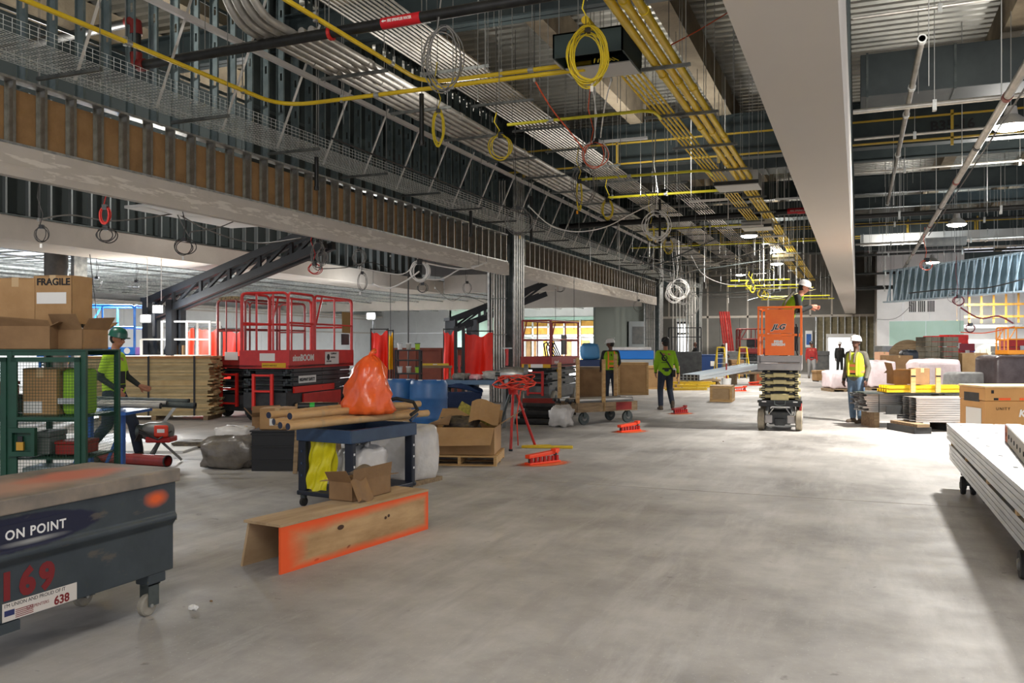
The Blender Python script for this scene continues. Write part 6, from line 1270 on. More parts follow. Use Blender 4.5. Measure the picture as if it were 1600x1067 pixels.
# ================================================================ ORANGE LIFT
jor = mat('vivid_orange', (252, 122, 32), .42, 0, (246, 108, 22), sc=3); cream = mat('cream_arm', (206, 192, 140), .5, 0, (186, 172, 122), sc=4); lgrey = mat('pale_grey_deck', (168, 164, 162), .5, .1, (150, 146, 144), sc=3)
jx, jy = -1.39, 17.55
t = J = thing('scissor_lift', 'orange and cream scissor lift coming down the hall with its operator aboard', 'lift', (jx, jy, 0), R(3))
jw = .80; jl = 1.35
for x in (-jw/2+.06, jw/2-.06):
    for y in (-jl/2+.2, jl/2-.2):
        rt = MX.Rotation(PI/2, 3, 'Y'); o = MB().lathe([(.11, -.06), (.185, -.06), (.205, -.045), (.205, .045), (.185, .06), (.11, .06)], (x, y, .205), 24, rt).build('wheel', mat('cream_grey_tyre', (164, 154, 134), .8, 0, (140, 130, 112), sc=7), t, True); MB().lathe([(.02, -.07), (.08, -.07), (.1, -.04), (.1, .04), (.08, .07), (.02, .07)], (x, y, .205), 14, rt).build('hub', lgrey, o, True)
        MB().tube([(x*.62, y-.05, .44), (x*.7, y-.12, .36), (x*.62, y-.1, .2)], .035, 8).build('steer_knuckle', galv, t, True)
MB().bb(-.2, .2, -jl/2+.05, jl/2-.05, .12, .36).build('chassis', darkm, t, bevel=.02); MB().bb(-.27, .27, -jl/2+.12, -jl/2+.2, .16, .26).build('axle', lgrey, t, bevel=.01); MB().bb(-.1, .1, -jl/2+.02, -jl/2+.12, .1, .24).build('motor', darkm, t, bevel=.02)
for s_ in (-1, 1): MB().bb(s_*.2-.07, s_*.2+.07, -jl/2+.04, -jl/2+.12, .14, .3).build('hub_motor', lgrey, t, bevel=.02); MB().cyl((s_*.28, -jl/2+.06, .18), (s_*.12, -jl/2+.06, .42), .012, n=6).build('tie_rod', galv, t)
MB().bb(-jw/2+.02, jw/2-.02, -jl/2, jl/2, .46, .58).build('base_frame', blkp, t, bevel=.01); MB().bb(-jw/2, jw/2, -jl/2-.02, -jl/2+.02, .53, .575).build('bumper', darkm, t); MB().bb(jw/2-.05, jw/2-.01, -jl/2+.1, jl/2-.1, .28, .46).build('side_tray', redm, t)
MB().tube([(-.1, -jl/2-.02, .57), (-.09, -jl/2-.03, .50), (0, -jl/2-.03, .475), (.09, -jl/2-.03, .50), (.1, -jl/2-.02, .57)], .012, 8).build('tow_loop', galvd, t, True)
for s_ in (-1, 1): MB().bb(s_*.28-.04, s_*.28+.04, -jl/2-.022, -jl/2-.018, .54, .56).build('decal', white, t)
nA = 4; za, zb_ = .60, 1.12; hA = (zb_-za)/nA
for k in range(nA):
    z = za+hA*(k+.5)
    for s_ in (-1, 1):
        for j_, (xx, dy) in enumerate(((s_*.30, 0), (s_*.20, .02))): MB().beam((xx, -jl/2+.05+dy, z+(.02 if j_ else -.02)), (xx, jl/2-.05, z-(.02 if j_ else -.02)), .05, hA*.78).build('scissor_arm', cream, t, bevel=.006); MB().box((xx, -jl/2+.045+dy, z+(.02 if j_ else -.02)), (.075, .012, hA*.5), None).build('arm_socket', blkp, t)
        MB().cyl((s_*.37, -jl/2+.07, z-.02), (s_*.08, -jl/2+.07, z-.02), hA*.26, n=10).build('arm_tube', cream, t, True)
    MB().bb(-.32, .32, -jl/2+.14, jl/2-.14, z-hA*.5, z+hA*.5).build('scissor_gap_fill', darkm, t); MB().bb(-.12, .12, -jl/2+.02, -jl/2+.1, z-hA*.33, z+hA*.25).build('centre_tube', cream, t, bevel=.012)  # dark filler added inside the arm stack, so no gaps show
MB().bb(-.16, .16, -jl/2+.0, -jl/2+.06, za-.02, za+.09).build('cream_plate', cream, t)
zd = 1.14
MB().bb(-jw/2, jw/2, -jl/2-.04, jl/2, zd, zd+.13).build('deck_frame', lgrey, t, bevel=.012); MB().bb(-jw/2+.02, jw/2-.02, -jl/2-.05, -jl/2-.03, zd+.14, zd+.27).build('deck_panel', lgrey, t, bevel=.01)
for s_ in (-1, 1): MB().bb(s_*(jw/2-.03)-.03, s_*(jw/2-.03)+.03, -jl/2-.05, jl/2, zd+.13, zd+.28).build('deck_side', lgrey, t)
MB().bb(-jw/2+.04, jw/2-.04, -jl/2-.052, -jl/2-.048, zd+.145, zd+.155).build('slot', blkp, t)
zt = 2.335; z0 = zd+.28; yf = -jl/2-.03
for s_ in (-1, 1):
    for y in (yf, jl/2-.02): MB().bb(s_*(jw/2-.02)-.018, s_*(jw/2-.02)+.018, y-.018, y+.018, z0, zt).build('corner_post', jor, t)
    for z in (1.80, zt-.02): MB().bb(s_*(jw/2-.02)-.015, s_*(jw/2-.02)+.015, yf, jl/2, z-.02, z+.02).build('side_rail', jor, t)
    MB().bb(s_*(jw/2-.16)-.02, s_*(jw/2-.16)+.02, yf-.02, yf+.02, z0, zt).build('gate_post', jor, t)
    MB().bb(s_*(jw/2-.012)-.006, s_*(jw/2-.012)+.006, yf+.05, jl/2-.3, z0, 1.78).build('side_panel', jor, t)
for y in (yf, jl/2-.02):
    for z in (1.80, zt-.02): MB().bb(-jw/2, jw/2, y-.02, y+.02, z-.022, z+.022).build('cross_rail', jor, t, bevel=.006)
MB().bb(-.235, .235, yf-.012, yf+.002, 1.83, 2.28).build('upper_panel', jor, t); MB().bb(-.245, .245, yf-.012, yf+.002, z0, 1.775).build('lower_panel', jor, t)
MB().bb(.265, .33, yf+.03, yf+.12, 1.5, 1.95).build('control_box', blkp, t); MB().tube([(.29, yf+.02, 2.0), (.33, yf-.02, 1.8), (.29, yf-.01, 1.55), (.32, yf, 1.42)], .014, 6).build('control_cable', blkp, t, True)
text('JLG', .135, white, t, (-.135, yf-.0145, 1.905), FY, bold=.010, shear=.35, sx=1.12, ext=.001, name='logo_outline'); text('JLG', .135, ink, t, (-.135, yf-.0175, 1.905), FY, bold=.003, shear=.35, sx=1.12, ext=.001, name='logo')
text('PS540', .062, white, t, (-.10, yf-.0145, 1.655), FY, bold=.005, ext=.001); text('10705234', .062, white, t, (-.15, yf-.0145, 1.60), FY, bold=.005, ext=.001)
# ================================================================ RIGHT SIDE
sg = mat('stud_bundle_steel', (168, 168, 168), .38, .7, (204, 204, 204), sc=3, stretch=(.3, 3, 3)); sgw = mat('bright_stud_face', (150, 150, 153), .5, .4, (132, 132, 136), sc=3)
def studbundle(label, loc, rz, L_, W_, z0, nl, h=.036, m=sg, nc=3, jit=.03, seed=0, band=(.3, .7)):
    g = random.Random(seed); t = thing('stud_bundle', label, 'studs', loc, rz)
    for k in range(nl):
        for c in range(nc):
            y = -W_/2+c*W_/nc; e = g.uniform(-jit, jit); wd = W_/nc-.006
            z = z0+k*h; MB().bb(-L_/2+e, L_/2+e, y, y+wd, z+h-.008, z+h-.005).bb(-L_/2+e, L_/2+e, y, y+.003, z, z+h-.008).bb(-L_/2+e, L_/2+e, y+wd-.003, y+wd, z, z+h-.008).build('stud', m, t)
    for q in band: MB().bb(-L_/2+q*L_-.01, -L_/2+q*L_+.01, -W_/2-.006, -W_/2-.003, z0, z0+nl*h).build('steel_band', galvd, t)
    return t
# the near rolling load on the right edge: its long side runs down the hall
rx = .96; t = thing('stud_cart', 'low wheeled cart under the near load of metal studs', 'cart', (rx+.5, 8.7, 0), R(90))
MB().bb(-2.2, 2.0, -.35, -.27, .2, .28).bb(-2.2, 2.0, .27, .35, .2, .28).build('frame_rail', darkm, t)
for x in (-2.1, 0, 1.75): MB().bb(x, x+.08, -.42, .42, .2, .285).build('cross_rail', darkm, t)
for x in (-1.9, 1.72):
    for y in (-.36, .36):
        for s_ in (-.04, .04): wheel(t, (x, y+s_*1.2, .1), .1, .045, rubber, gmach)
        MB().bb(x-.04, x+.04, y-.02, y+.02, .1, .21).build('caster_fork', galvd, t)
studbundle('lower layer of banded studs on the near rolling load', (rx+.48, 8.72, 0), R(90), 4.9, .92, .29, 4, .045, sg, 4, .04, 1, (.15, .42, .7, .92))
for i, q in enumerate((6.6, 8.0, 9.5, 10.9)): t = thing('timber_spacer', ['timber spacer nearest the frame edge between the stud layers', 'second timber spacer between the stud layers', 'third timber spacer between the stud layers', 'timber spacer at the far end between the stud layers'][i], 'timber', (rx+.48, q, .472)); MB().bb(-.46, .46, -.04, .04, 0, .055).build('block', wood, t)
studbundle('upper layer of bright studs with punched tops on the near load', (rx+.47, 8.6, 0), R(90), 5.1, .96, .53, 4, .045, sg, 4, .015, 2, ())
TB = bpy.data.objects['stud_bundle.001']
for c in range(4):
    for k in range(7):
        y = -.48+.24*c+.10; MB().bb(-2.4+k*.72+.1*c, -2.34+k*.72+.1*c, y, y+.03, .7085, .7095).build('punch_hole', ink, TB)
    MB().bb(-2.55, 2.55, -.48+.24*c, -.48+.24*c+.225, .7055, .7080).build('bright_face', sgw, TB)
studbundle('few offset studs lying raised across the near load', (rx+.85, 9.1, 0), R(84), 3.4, .3, .712, 1, .04, sgw, 2, .05, 3, ())
t = thing('steel_angle', 'pale perforated steel beam with an orange painted end on the near studs', 'beam', (rx+.24, 7.95, .712), R(-94)); MB().bb(-1.3, 1.35, -.004, .0, 0, .15).build('web', mat('cream_web', (206, 196, 178), .5), t); MB().bb(-1.3, 1.35, 0, .12, .15, .156).bb(-1.3, 1.35, 0, .12, 0, .006).build('flange', sgw, t)
MB().bb(-1.302, -1.07, -.006, -.004, 0, .15).build('orange_end', mat('salmon_paint', (230, 130, 80), .6), t); MB().bb(-1.31, -1.26, -.0075, -.004, 0, .15).build('red_end', redm, t)
for k in range(9): MB().cyl((-1.15+.27*k, -.009, .07), (-1.15+.27*k, -.004, .07), .02, n=10).build('hole', ink, t)
# tan job box at the right edge
kb = P(1539, 540, 13.4); ktan = mat('job_box_tan', (196, 146, 84), .5, 0, (184, 134, 74), sc=2)
t = thing('job_box', 'tan steel job box stencilled UNITY with an orange badge', 'tool box', (kb.x, kb.y, 0), TH)
MB().bb(0, 1.5, 0, .75, .12, .74).build('box_body', ktan, t, bevel=.008); MB().bb(-.01, 1.51, -.03, .76, .745, .94).build('lid', ktan, t, bevel=.012); MB().bb(-.02, 1.52, -.04, .77, .94, .975).build('lid_rim', mat('pale_tan', (206, 170, 120), .5), t, bevel=.01)
for x in (.05, 1.3): MB().bb(x, x+.14, .05, .7, 0, .12).build('skid', ktan, t)
MB().bb(-.012, -.002, .15, .6, .72, .86).build('side_handle', darkm, t); MB().bb(-.008, -.002, .1, .55, .2, .62).build('notice', paper, t)
text('UNITY', .062, ink, t, (.17, -.003, .60), FY, sp=1.3); text('KNAACK', .15, white, t, (.52, -.003, .50), FY, bold=.006, shear=.2); MB().bb(.64, .9, -.004, -.001, .42, .68).build('orange_badge', orangep, t)
MB().bb(.2, .38, -.034, -.03, .755, .79).build('orange_strip', orangep, t); MB().bb(.12, .19, -.034, -.03, .755, .79).build('dark_strip', ink, t); MB().bb(.52, .9, -.034, -.03, .755, .79).build('orange_strip', orangep, t); MB().bb(.08, .12, -.036, -.03, .86, .91).build('badge', ink, t)
# mid right stud stacks
b1 = P(1475, 540, 15.9); b1.z = 0
for i, (px, d) in enumerate(((1440, 15.7), (1510, 15.9))): q = P(px, 540, d); q.z = 0; t = thing('bearer_block', ['dark timber bearer under the left end of the stud stack', 'dark timber bearer under the stud stack near the job box'][i], 'timber', q, TH+.1); MB().bb(-.16, .16, -.05, .9, 0, .12).build('block', darkm, t); MB().bb(-.12, .12, -.06, .85, .12, .175).build('batten', woodd, t)
studbundle('broad stack of dull metal studs beside the tan job box', P(1488, 540, 16.4).xy.to_3d(), TH, 1.75, .8, .18, 11, .042, sg, 3, .006, 4, (.9,)); 
q = P(1391, 540, 17.2).xy.to_3d(); studbundle('shorter stack of metal studs behind the standing worker', q, TH, 1.25, .7, .30, 9, .04, sg, 3, .06, 5, (.2,)); t = thing('bearer_block', 'bearer frame under the shorter stud stack', 'timber', q, TH)
for x in (-.45, .4): MB().bb(x, x+.1, -.32, .32, 0, .296).build('block', woodd, t)
studbundle('long dark studs laid over both stud stacks', P(1440, 540, 16.9).xy.to_3d(), TH, 2.5, .5, .665, 1, .035, galvd, 3, .05, 6, ())
t = thing('grey_plate', 'small dark grey plate between the two stud stacks', 'plate', P(1397, 639, 16.5), TH); t.location.z = .30; MB().bb(-.16, .16, -.02, 0, 0, .16).build('plate', darkm, t); MB().bb(-.16, .16, -.02, .1, -.01, 0).build('lip', darkm, t)
q = P(1447, 540, 16.6).xy.to_3d()
for i in range(8):
    c, r_ = i % 4, i//4; t = thing('yellow_track', 'long yellow track section on the banded layer over the studs', 'track', q+V((-SN*.11*c+.03*r_, CS*.11*c, .705+.07*r_)), TH, 'yellow track sections over the studs'); MB().sweep([(-.05, 0), (.05, 0), (.05, .06), (.042, .06), (.042, .008), (-.042, .008), (-.042, .06), (-.05, .06)], (-.78, 0, 0), (.78, 0, 0)).build('track', mat('deep_yellow', (216, 176, 20), .45), t); MB().box((.7, 0, .03), (.03, .104, .064)).build('tie', woodd, t)
def at(px, d, z): p = P(px, 540, d); p.z = z; return p
zz = .855
carton('open brown carton on the yellow tracks, nearest the standing worker', at(1405, 16.9, zz), TH, .36, .3, .26, True, card2, 5); carton('brown carton with a seam on the yellow tracks', at(1436, 16.75, zz), TH, .28, .28, .30, False, card2, 6)
for i, (px, h) in enumerate(((1426, .30), (1465, .32))):
    t = thing('timber_stake', ['timber stake standing between the brown cartons', 'timber stake standing past the brown cartons'][i], 'timber', at(px, 16.45, zz-.15), TH); MB().bb(-.045, .045, -.03, .0, .0, h+.15).build('stake', wood, t); MB().bb(-.045, .045, -.032, -.03, .3, .33).build('strap', blkp, t)
def load(label, px, py, sx, sy, sz, m, seed, d=None, z=0, pw=7, amp=.02, base=True):
    p = G(px, py) if d is None else at(px, d, z); t = thing('wrapped_pallet', label, 'pallet load', (p.x, p.y+sy/2*CS, z), TH); lump(MB(), (0, 0, sz/2+.1*base), (sx, sy, sz), 14, amp, seed, pw=pw).build('film', m, t, 'all')
    if base: MB().bb(-sx/2, sx/2, -sy/2, sy/2, .06, .1).build('pallet_top', woodd, t); [MB().bb(x-.05, x+.05, -sy/2, sy/2, 0, .06).build('bearer', woodd, t) for x in (-sx/2+.06, 0, sx/2-.06)]
    else: MB().box((0, 0, sz), (.1, .03, .02)).build('twist', m, t)
    return t
pinkw = mat('pink_lit_wrap', (226, 206, 206), .3, 0, (240, 224, 226), sc=4, bump=.7, bsc=7); greyw = mat('dusty_grey_wrap', (128, 128, 126), .5, 0, (156, 156, 154), sc=5, bump=.5); brw = mat('dark_brown_wrap', (74, 62, 62), .35, 0, (96, 84, 84), sc=3, bump=.6, bsc=7)
load('white striped sacks stacked behind the brown cartons', 1460, 618, 1.4, 1.0, 1.05, pinkw, 31, amp=.03); load('dusty grey wrapped block behind the stud stack', 1528, 626, 1.6, .9, .72, greyw, 32, pw=10, amp=.008)
load('dark film wrapped pallet at the right frame edge', 1585, 628, 1.6, 1.2, 1.22, brw, 33, pw=9, amp=.012); load('pink lit film wrapped pallet behind the standing worker', 1312, 612, 1.0, 1.0, .62, pinkw, 34, amp=.04); load('white wrapped pallet right of the standing worker', 1372, 610, 1.0, .8, .95, pinkw, 35, amp=.04)
load('pale blue wrapped drums behind the standing worker', 1352, 606, .8, .8, .8, mat('blue_white_wrap', (206, 212, 232), .3, bump=.5), 36)
p = G(1398, 606); carton('tall brown carton beyond the open cartons', (p.x, p.y, 0), TH, 1.0, .8, 1.22, False, card2); p = G(1515, 604); carton('tan carton standing beyond the white sacks', (p.x, p.y, 0), TH, 1.0, .8, 1.30, False, card)
p = G(1378, 606); carton('peach coloured carton edge beyond the worker', (p.x, p.y+.4, 0), TH, .35, .5, 1.35, False, mat('peach_card', (226, 176, 140), .8)); p = G(1478, 606); carton('peach coloured carton beyond the white sacks', (p.x, p.y+.3, 0), TH, .4, .5, 1.0, False, mat('peach_card'))
t = thing('black_bag', 'black shiny sack standing on the tall brown carton', 'bag', P(1421, 569, 32.7), TH); t.location = (G(1420, 606).x, G(1420, 606).y+.2, 0); MB().bb(-.35, .35, -.3, .3, 0, .9).build('box', darkm, t); lump(MB(), (0, 0, 1.16), (.62, .5, .55), 10, .06, 3).build('sack', mat('black_film', (18, 24, 34), .3, bump=.5), t, 'all')
# wooden cable reels and timber packs
def reel(label, px, py, r, w_, rz, m=woodd):
    p = G(px, py); t = thing('cable_reel', label, 'reel', (p.x, p.y, r), rz); rt = MX.Rotation(PI/2, 3, 'X')
    for y in (-w_/2, w_/2-.06): MB().lathe([(.02, y), (r, y), (r, y+.06), (.02, y+.06)], n=32, rot=rt).build('flange', m, t, True)
    MB().lathe([(r*.8, -w_/2+.06), (r*.8, w_/2-.06)], n=28, rot=rt).build('wound_cable', card2, t, True); MB().cyl((0, -w_/2-.01, 0), (0, w_/2+.01, 0), .1, n=10).build('hub', darkm, t)
    for s_ in (-.3, 0, .3): MB().box((s_*r*2*.8, -w_/2-.012, 0), (.05, .02, r*1.3)).build('flange_batten', m, t)
    return t
reel('big wooden cable reel with curved boards before the white wall', 1430, 601, .92, 1.2, TH-.9, woodd); reel('grey round reel end left of the big reel', 1392, 601, .62, .3, TH, mat('grey_reel', (140, 134, 120), .8)); reel('small tan reel standing beside the timber packs', 1545, 585, .85, .4, TH-1.2, mat('grey_reel'))
for i, (px, z0_, lb_) in enumerate(((1452, .0, 'lower grey timber pack beside the big reel'), (1474, .0, 'second lower grey timber pack beside the big reel'), (1452, .98, 'upper grey timber pack beside the big reel'), (1474, .98, 'second upper grey timber pack beside the big reel'))):
    p = G(px, 604); t = thing('timber_pack', lb_, 'timber', (p.x, p.y-.3, z0_), TH)
    for r_ in range(5):
        for c in range(3): MB().bb(-.36+c*.24, -.13+c*.24, -.4, .4, r_*.19+.02, r_*.19+.19).build('board', mat('grey_timber', (110, 102, 86), .8, 0, (86, 80, 68), sc=4), t)
    MB().bb(-.36, .36, -.4, .4, 0, .018).build('runner', woodd, t)
g = random.Random(6)
for i, (px, py, sx, sz, m, lb_) in enumerate(((1468, 594, 1.1, 2.05, redm, 'red gear trunk beyond the timber packs'), (1490, 594, .9, 2.1, redm, 'red gear trunk nearer the green one'), (1513, 576, 1.6, 1.9, greenp, 'dark green gear trunk in the far goods'), (1531, 582, 1.1, 1.35, bluep, 'blue tool chest right of the olive crate'), (1512, 583, 1.3, 1.05, mat('olive', (110, 106, 60), .7), 'olive crate in front of the green trunk'), (1362, 594, 1.2, 1.0, greenp, 'low green trunk behind the standing worker'), (1408, 592, .9, 1.35, bluep, 'blue chest left of the big reel'), (1388, 591, 1.0, 1.6, gmach, 'grey chest left of the big reel'), (1345, 589, 1.2, .9, redm, 'red trunk right of the far door'), (1573, 588, 1.2, 1.6, gmach, 'grey chest at the right frame edge'), (1590, 590, 1.4, 1.95, redm, 'red trunk at the right frame edge'), (1503, 594, .7, 1.7, mat('maroon', (110, 30, 40), .6), 'maroon chest between the timber packs and green trunk'), (1540, 574, 1.0, 2.0, card2, 'brown chest right of the green trunk'))):
    p = G(px, py); t = thing('gear_trunk', lb_, 'trunk', (p.x, p.y, 0), TH+g.uniform(-.1, .1)); MB().bb(-sx/2, sx/2, -.4, .4, 0, sz*.78).build('trunk_body', m, t, bevel=.03); MB().bb(-sx/2-.02, sx/2+.02, -.42, .42, sz*.79, sz).build('trunk_lid', m, t, bevel=.03)
    MB().bb(-.1, .1, -.43, -.41, sz*.7, sz*.82).build('latch', galv, t)
L6 = lift('orange railed platform lift at the right frame edge', (G(1590, 596).x+.2, G(1590, 596).y, 0), TH, 1.9, 1.0, 1.2, 2.4, .2, mat('lift_orange', (240, 150, 40), .5), darkm, darkm, .5, 3, ((0, 1),), .18, rubber, .03, False)
# floor litter
for i, (px, py, s_) in enumerate(((302, 953, .03), (330, 940, .01), (1505, 668, .05), (1130, 690, .01))):
    p = G(px, py); t = thing('debris_scrap', ['crumpled white paper scrap on the bare floor by the gang box', 'tiny chip near the crumpled paper', 'wood offcut below the broad stud stack', 'tiny chip in the middle of the floor'][i], 'scrap', p); lump(MB(), (0, 0, s_/2), (s_*2, s_*1.2, s_), 6, .15, i, pw=3).build('scrap', (paper, card2, wood, card2)[i], t)
p = G(150, 735); t = thing('floor_sheet', 'pale sheet of board lying flat beyond the pipe stand', 'sheet', (G(190, 705).x, G(190, 705).y+.3, 0), TH); MB().bb(-.9, .9, -.5, .5, 0, .03).build('board', gypw, t); MB().bb(-.9, .9, -.5, .5, .03, .033).build('paper_face', paper, t)
# ================================================================ PEOPLE
lime = mat('lime_shirt', (168, 206, 40), .85, 0, (150, 190, 34), sc=4, bump=.3, bsc=12); limeg = mat('lime_green_hoodie', (140, 184, 20), .85, 0, (124, 168, 16), sc=4, bump=.3, bsc=12)
navy = mat('navy_trousers', (26, 34, 48), .85, 0, (36, 44, 58), sc=5, bump=.3); jean = mat('blue_jeans', (100, 124, 146), .85, 0, (74, 96, 120), sc=6, bump=.3); bkc = mat('black_cloth', (28, 30, 30), .85, 0, (40, 42, 40), sc=5, bump=.3); grc = mat('grey_sleeve', (98, 94, 84), .85, 0, (80, 78, 68), sc=5, bump=.3)
boot = mat('work_boot', (84, 70, 54), .8, 0, (64, 54, 44), sc=8); skin_l = mat('light_skin', (206, 140, 116), .55); skin_d = mat('dark_skin', (92, 60, 46), .55); skin_m = mat('tan_skin', (150, 98, 72), .55)
hatw = mat('white_hard_hat', (222, 220, 216), .35); hatg = mat('green_hard_hat', (16, 78, 62), .35); hatk = mat('black_hard_hat', (30, 30, 32), .35, 0, (110, 110, 104), sc=22, contrast=(.6, .64)); refl_m = mat('silver_reflective', (206, 200, 190), .4); orv = mat('orange_vest_band', (240, 130, 50), .7)
hair = mat('dark_hair', (30, 24, 20), .8)
def blob(name, mb, m, par, vox=.013, sm=4):
    o = mb.build(name, m, par, 'all'); r = o.modifiers.new('remesh', 'REMESH'); r.mode = 'VOXEL'; r.voxel_size = vox; r.use_smooth_shade = True
    s_ = o.modifiers.new('smooth', 'SMOOTH'); s_.iterations = sm; s_.factor = .5; return o
def person(label, loc, rz, J, top, trou, skin, hat, vest=None, hatm=None, beard=False, boots=boot, sleeves=None, s=1.0, gloves=None, tall=1):
    D = dict(pel=(0, 0, .96), che=(0, .0, 1.34), nek=(0, .0, 1.50), hed=(0, .015, 1.66), sl=(-.185, 0, 1.42), sr=(.185, 0, 1.42), el=(-.24, -.03, 1.14), er=(.24, -.03, 1.14), wl=(-.25, .04, .89), wr=(.25, .04, .89),
             hl=(-.09, 0, .93), hr=(.09, 0, .93), kl=(-.11, .02, .50), kr=(.11, .02, .50), al=(-.12, -.01, .10), ar=(.12, -.01, .10), look=(0, 1, 0), hdl=(0, .1, -1), hdr=(0, .1, -1), fl=(-.1, 1, 0), fr=(.1, 1, 0)); D.update(J)
    D = {k: V(v)*(s if k not in ('look', 'hdl', 'hdr', 'fl', 'fr') else 1) for k, v in D.items()}; S_ = s
    t = thing('person', label, 'person', loc, rz); look = D['look'].normalized(); up = V((0, 0, 1)); side = look.cross(up).normalized(); hup = side.cross(look).normalized()
    RH = MX((side, look, hup)).transposed(); h = D['hed']; b = MB()
    b.cap(D['nek']-V((0, 0, .06))*S_, h-hup*.05*S_, .056*S_, .052*S_); b.ball(h+hup*.02*S_, (.076*S_, .094*S_, .108*S_), 20, 14, RH); b.ball(h-hup*.055*S_+look*.022*S_, (.056*S_, .066*S_, .06*S_), 16, 10, RH)
    b.cap(h+look*.088*S_+hup*.012*S_, h+look*.108*S_-hup*.02*S_, .012*S_, .017*S_); b.ball(h+look*.086*S_-hup*.05*S_, (.026*S_, .012*S_, .012*S_), 8, 6, RH)
    for q in (-1, 1): b.ball(h+side*q*.078*S_, (.014*S_, .022*S_, .034*S_), 8, 6, RH)
    for a, e, w_, hd, sg_ in (('sl', 'el', 'wl', D['hdl'], -1), ('sr', 'er', 'wr', D['hdr'], 1)):
        b.cap(D[a], D[e], .05*S_, .041*S_); b.cap(D[e], D[w_], .041*S_, .028*S_)
        hd = hd.normalized(); fw_v = V((0, 1, 0)) if abs(hd.y) < .8 else V((0, 0, -1)); sd = hd.cross(fw_v).normalized(); fw_v = sd.cross(hd).normalized()
        pa = D[w_]; b.cap(pa+hd*.03*S_+fw_v*.014*S_, pa+hd*.085*S_+fw_v*.022*S_, .022*S_, .02*S_); b.cap(pa+hd*.03*S_-fw_v*.014*S_, pa+hd*.085*S_-fw_v*.022*S_, .022*S_, .02*S_)
        for f_, (off, ln_f) in enumerate(((-.033, .060), (-.011, .072), (.011, .068), (.033, .052))):
            r0 = pa+hd*.09*S_+fw_v*off*1.1*S_; r1 = r0+hd*ln_f*.5*S_-sd*sg_*.006*S_; r2 = r1+hd*ln_f*.42*S_-sd*sg_*.024*S_; b.cap(r0, r1, .0105*S_, .010*S_); b.cap(r1, r2, .010*S_, .0085*S_)
        t0 = pa+hd*.025*S_+fw_v*.03*S_; t1 = t0+fw_v*.032*S_+hd*.03*S_; b.cap(t0, t1, .013*S_, .011*S_); b.cap(t1, t1+hd*.032*S_+fw_v*.006*S_, .011*S_, .009*S_)
    p, c = D['pel'], D['che']
    for q in (-1, 1): b.cap(p+V((q*.06, 0, 0))*S_, c+V((q*.07, 0, 0))*S_, .10*S_, .105*S_)
    for a, k_, n_ in (('hl', 'kl', 'al'), ('hr', 'kr', 'ar')): b.cap(D[a], D[k_], .085*S_, .056*S_); b.cap(D[k_], D[n_], .056*S_, .04*S_)
    blob('body', b, skin, t, .0115, 2)
    for q in (-1, 1): MB().ball(h+look*.086*S_+side*q*.03*S_+hup*.015*S_, .010*S_, 8, 6).build('eye', ink, t, 'all')
    # top
    m = MB()
    for q in (-1, 1): m.cap(p+V((q*.065, 0, -.02))*S_, c+V((q*.085, 0, -.04))*S_, .118*S_, .122*S_)
    m.cap(D['sl']+V((.02, 0, 0))*S_, D['sr']-V((.02, 0, 0))*S_, .072*S_); m.cap(c, D['nek']-V((0, 0, .05))*S_, .11*S_, .062*S_)
    m.ball((p+c)/2, (.165*S_, .125*S_, .25*S_), 16, 10)
    full = sleeves is None
    for a, e, w_ in (('sl', 'el', 'wl'), ('sr', 'er', 'wr')):
        m.cap(D[a], D[a].lerp(D[e], 1 if full else .72), .068*S_, .055*S_)
        if full: m.cap(D[e], D[e].lerp(D[w_], .93), .055*S_, .043*S_)
    shirt = blob('shirt', m, top, t, .016)
    if sleeves:
        for a, e, w_ in (('sl', 'el', 'wl'), ('sr', 'er', 'wr')): m = MB(); m.cap(D[a].lerp(D[e], .6), D[e], .052*S_, .047*S_); m.cap(D[e], D[e].lerp(D[w_], .93), .047*S_, .035*S_); blob('arm_sleeve', m, sleeves, t, .014)
    m = MB()
    for q in (-1, 1): m.cap(p+V((q*.06, 0, .0))*S_, p+V((q*.06, 0, .06))*S_, .118*S_)
    for a, k_, n_ in (('hl', 'kl', 'al'), ('hr', 'kr', 'ar')): m.cap(D[a], D[k_], .108*S_, .078*S_); m.cap(D[k_], D[k_].lerp(D[n_], .93), .078*S_, .066*S_)
    blob('trousers', m, trou, t, .016)
    MB().lathe([(.135*S_, -.02), (.14*S_, 0), (.135*S_, .02)], p+V((0, 0, .065))*S_, 24, MX.Scale(1.3, 3, (1, 0, 0))).build('belt', bkc, t, True)
    for n_, f_, in (('al', 'fl'), ('ar', 'fr')):
        a = D[n_]; f = D[f_].normalized(); m = MB(); m.cap(a+V((0, 0, .05))*S_, a-V((0, 0, .03))*S_, .055*S_, .056*S_)
        sole = a.z-.062*S_; m.cap((a.x-f.x*.045*S_, a.y-f.y*.045*S_, sole+.0), (a.x+f.x*.17*S_, a.y+f.y*.17*S_, sole+f.z*.17*S_), .05*S_, .042*S_); blob('boot', m, boots, t, .014)
    if gloves:
        for w_, hd in (('wl', D['hdl']), ('wr', D['hdr'])): MB().tube([D[w_]-hd.normalized()*.03*S_, D[w_]+hd.normalized()*.03*S_], [.038*S_, .036*S_], 12).build('glove_cuff', gloves, t, True)
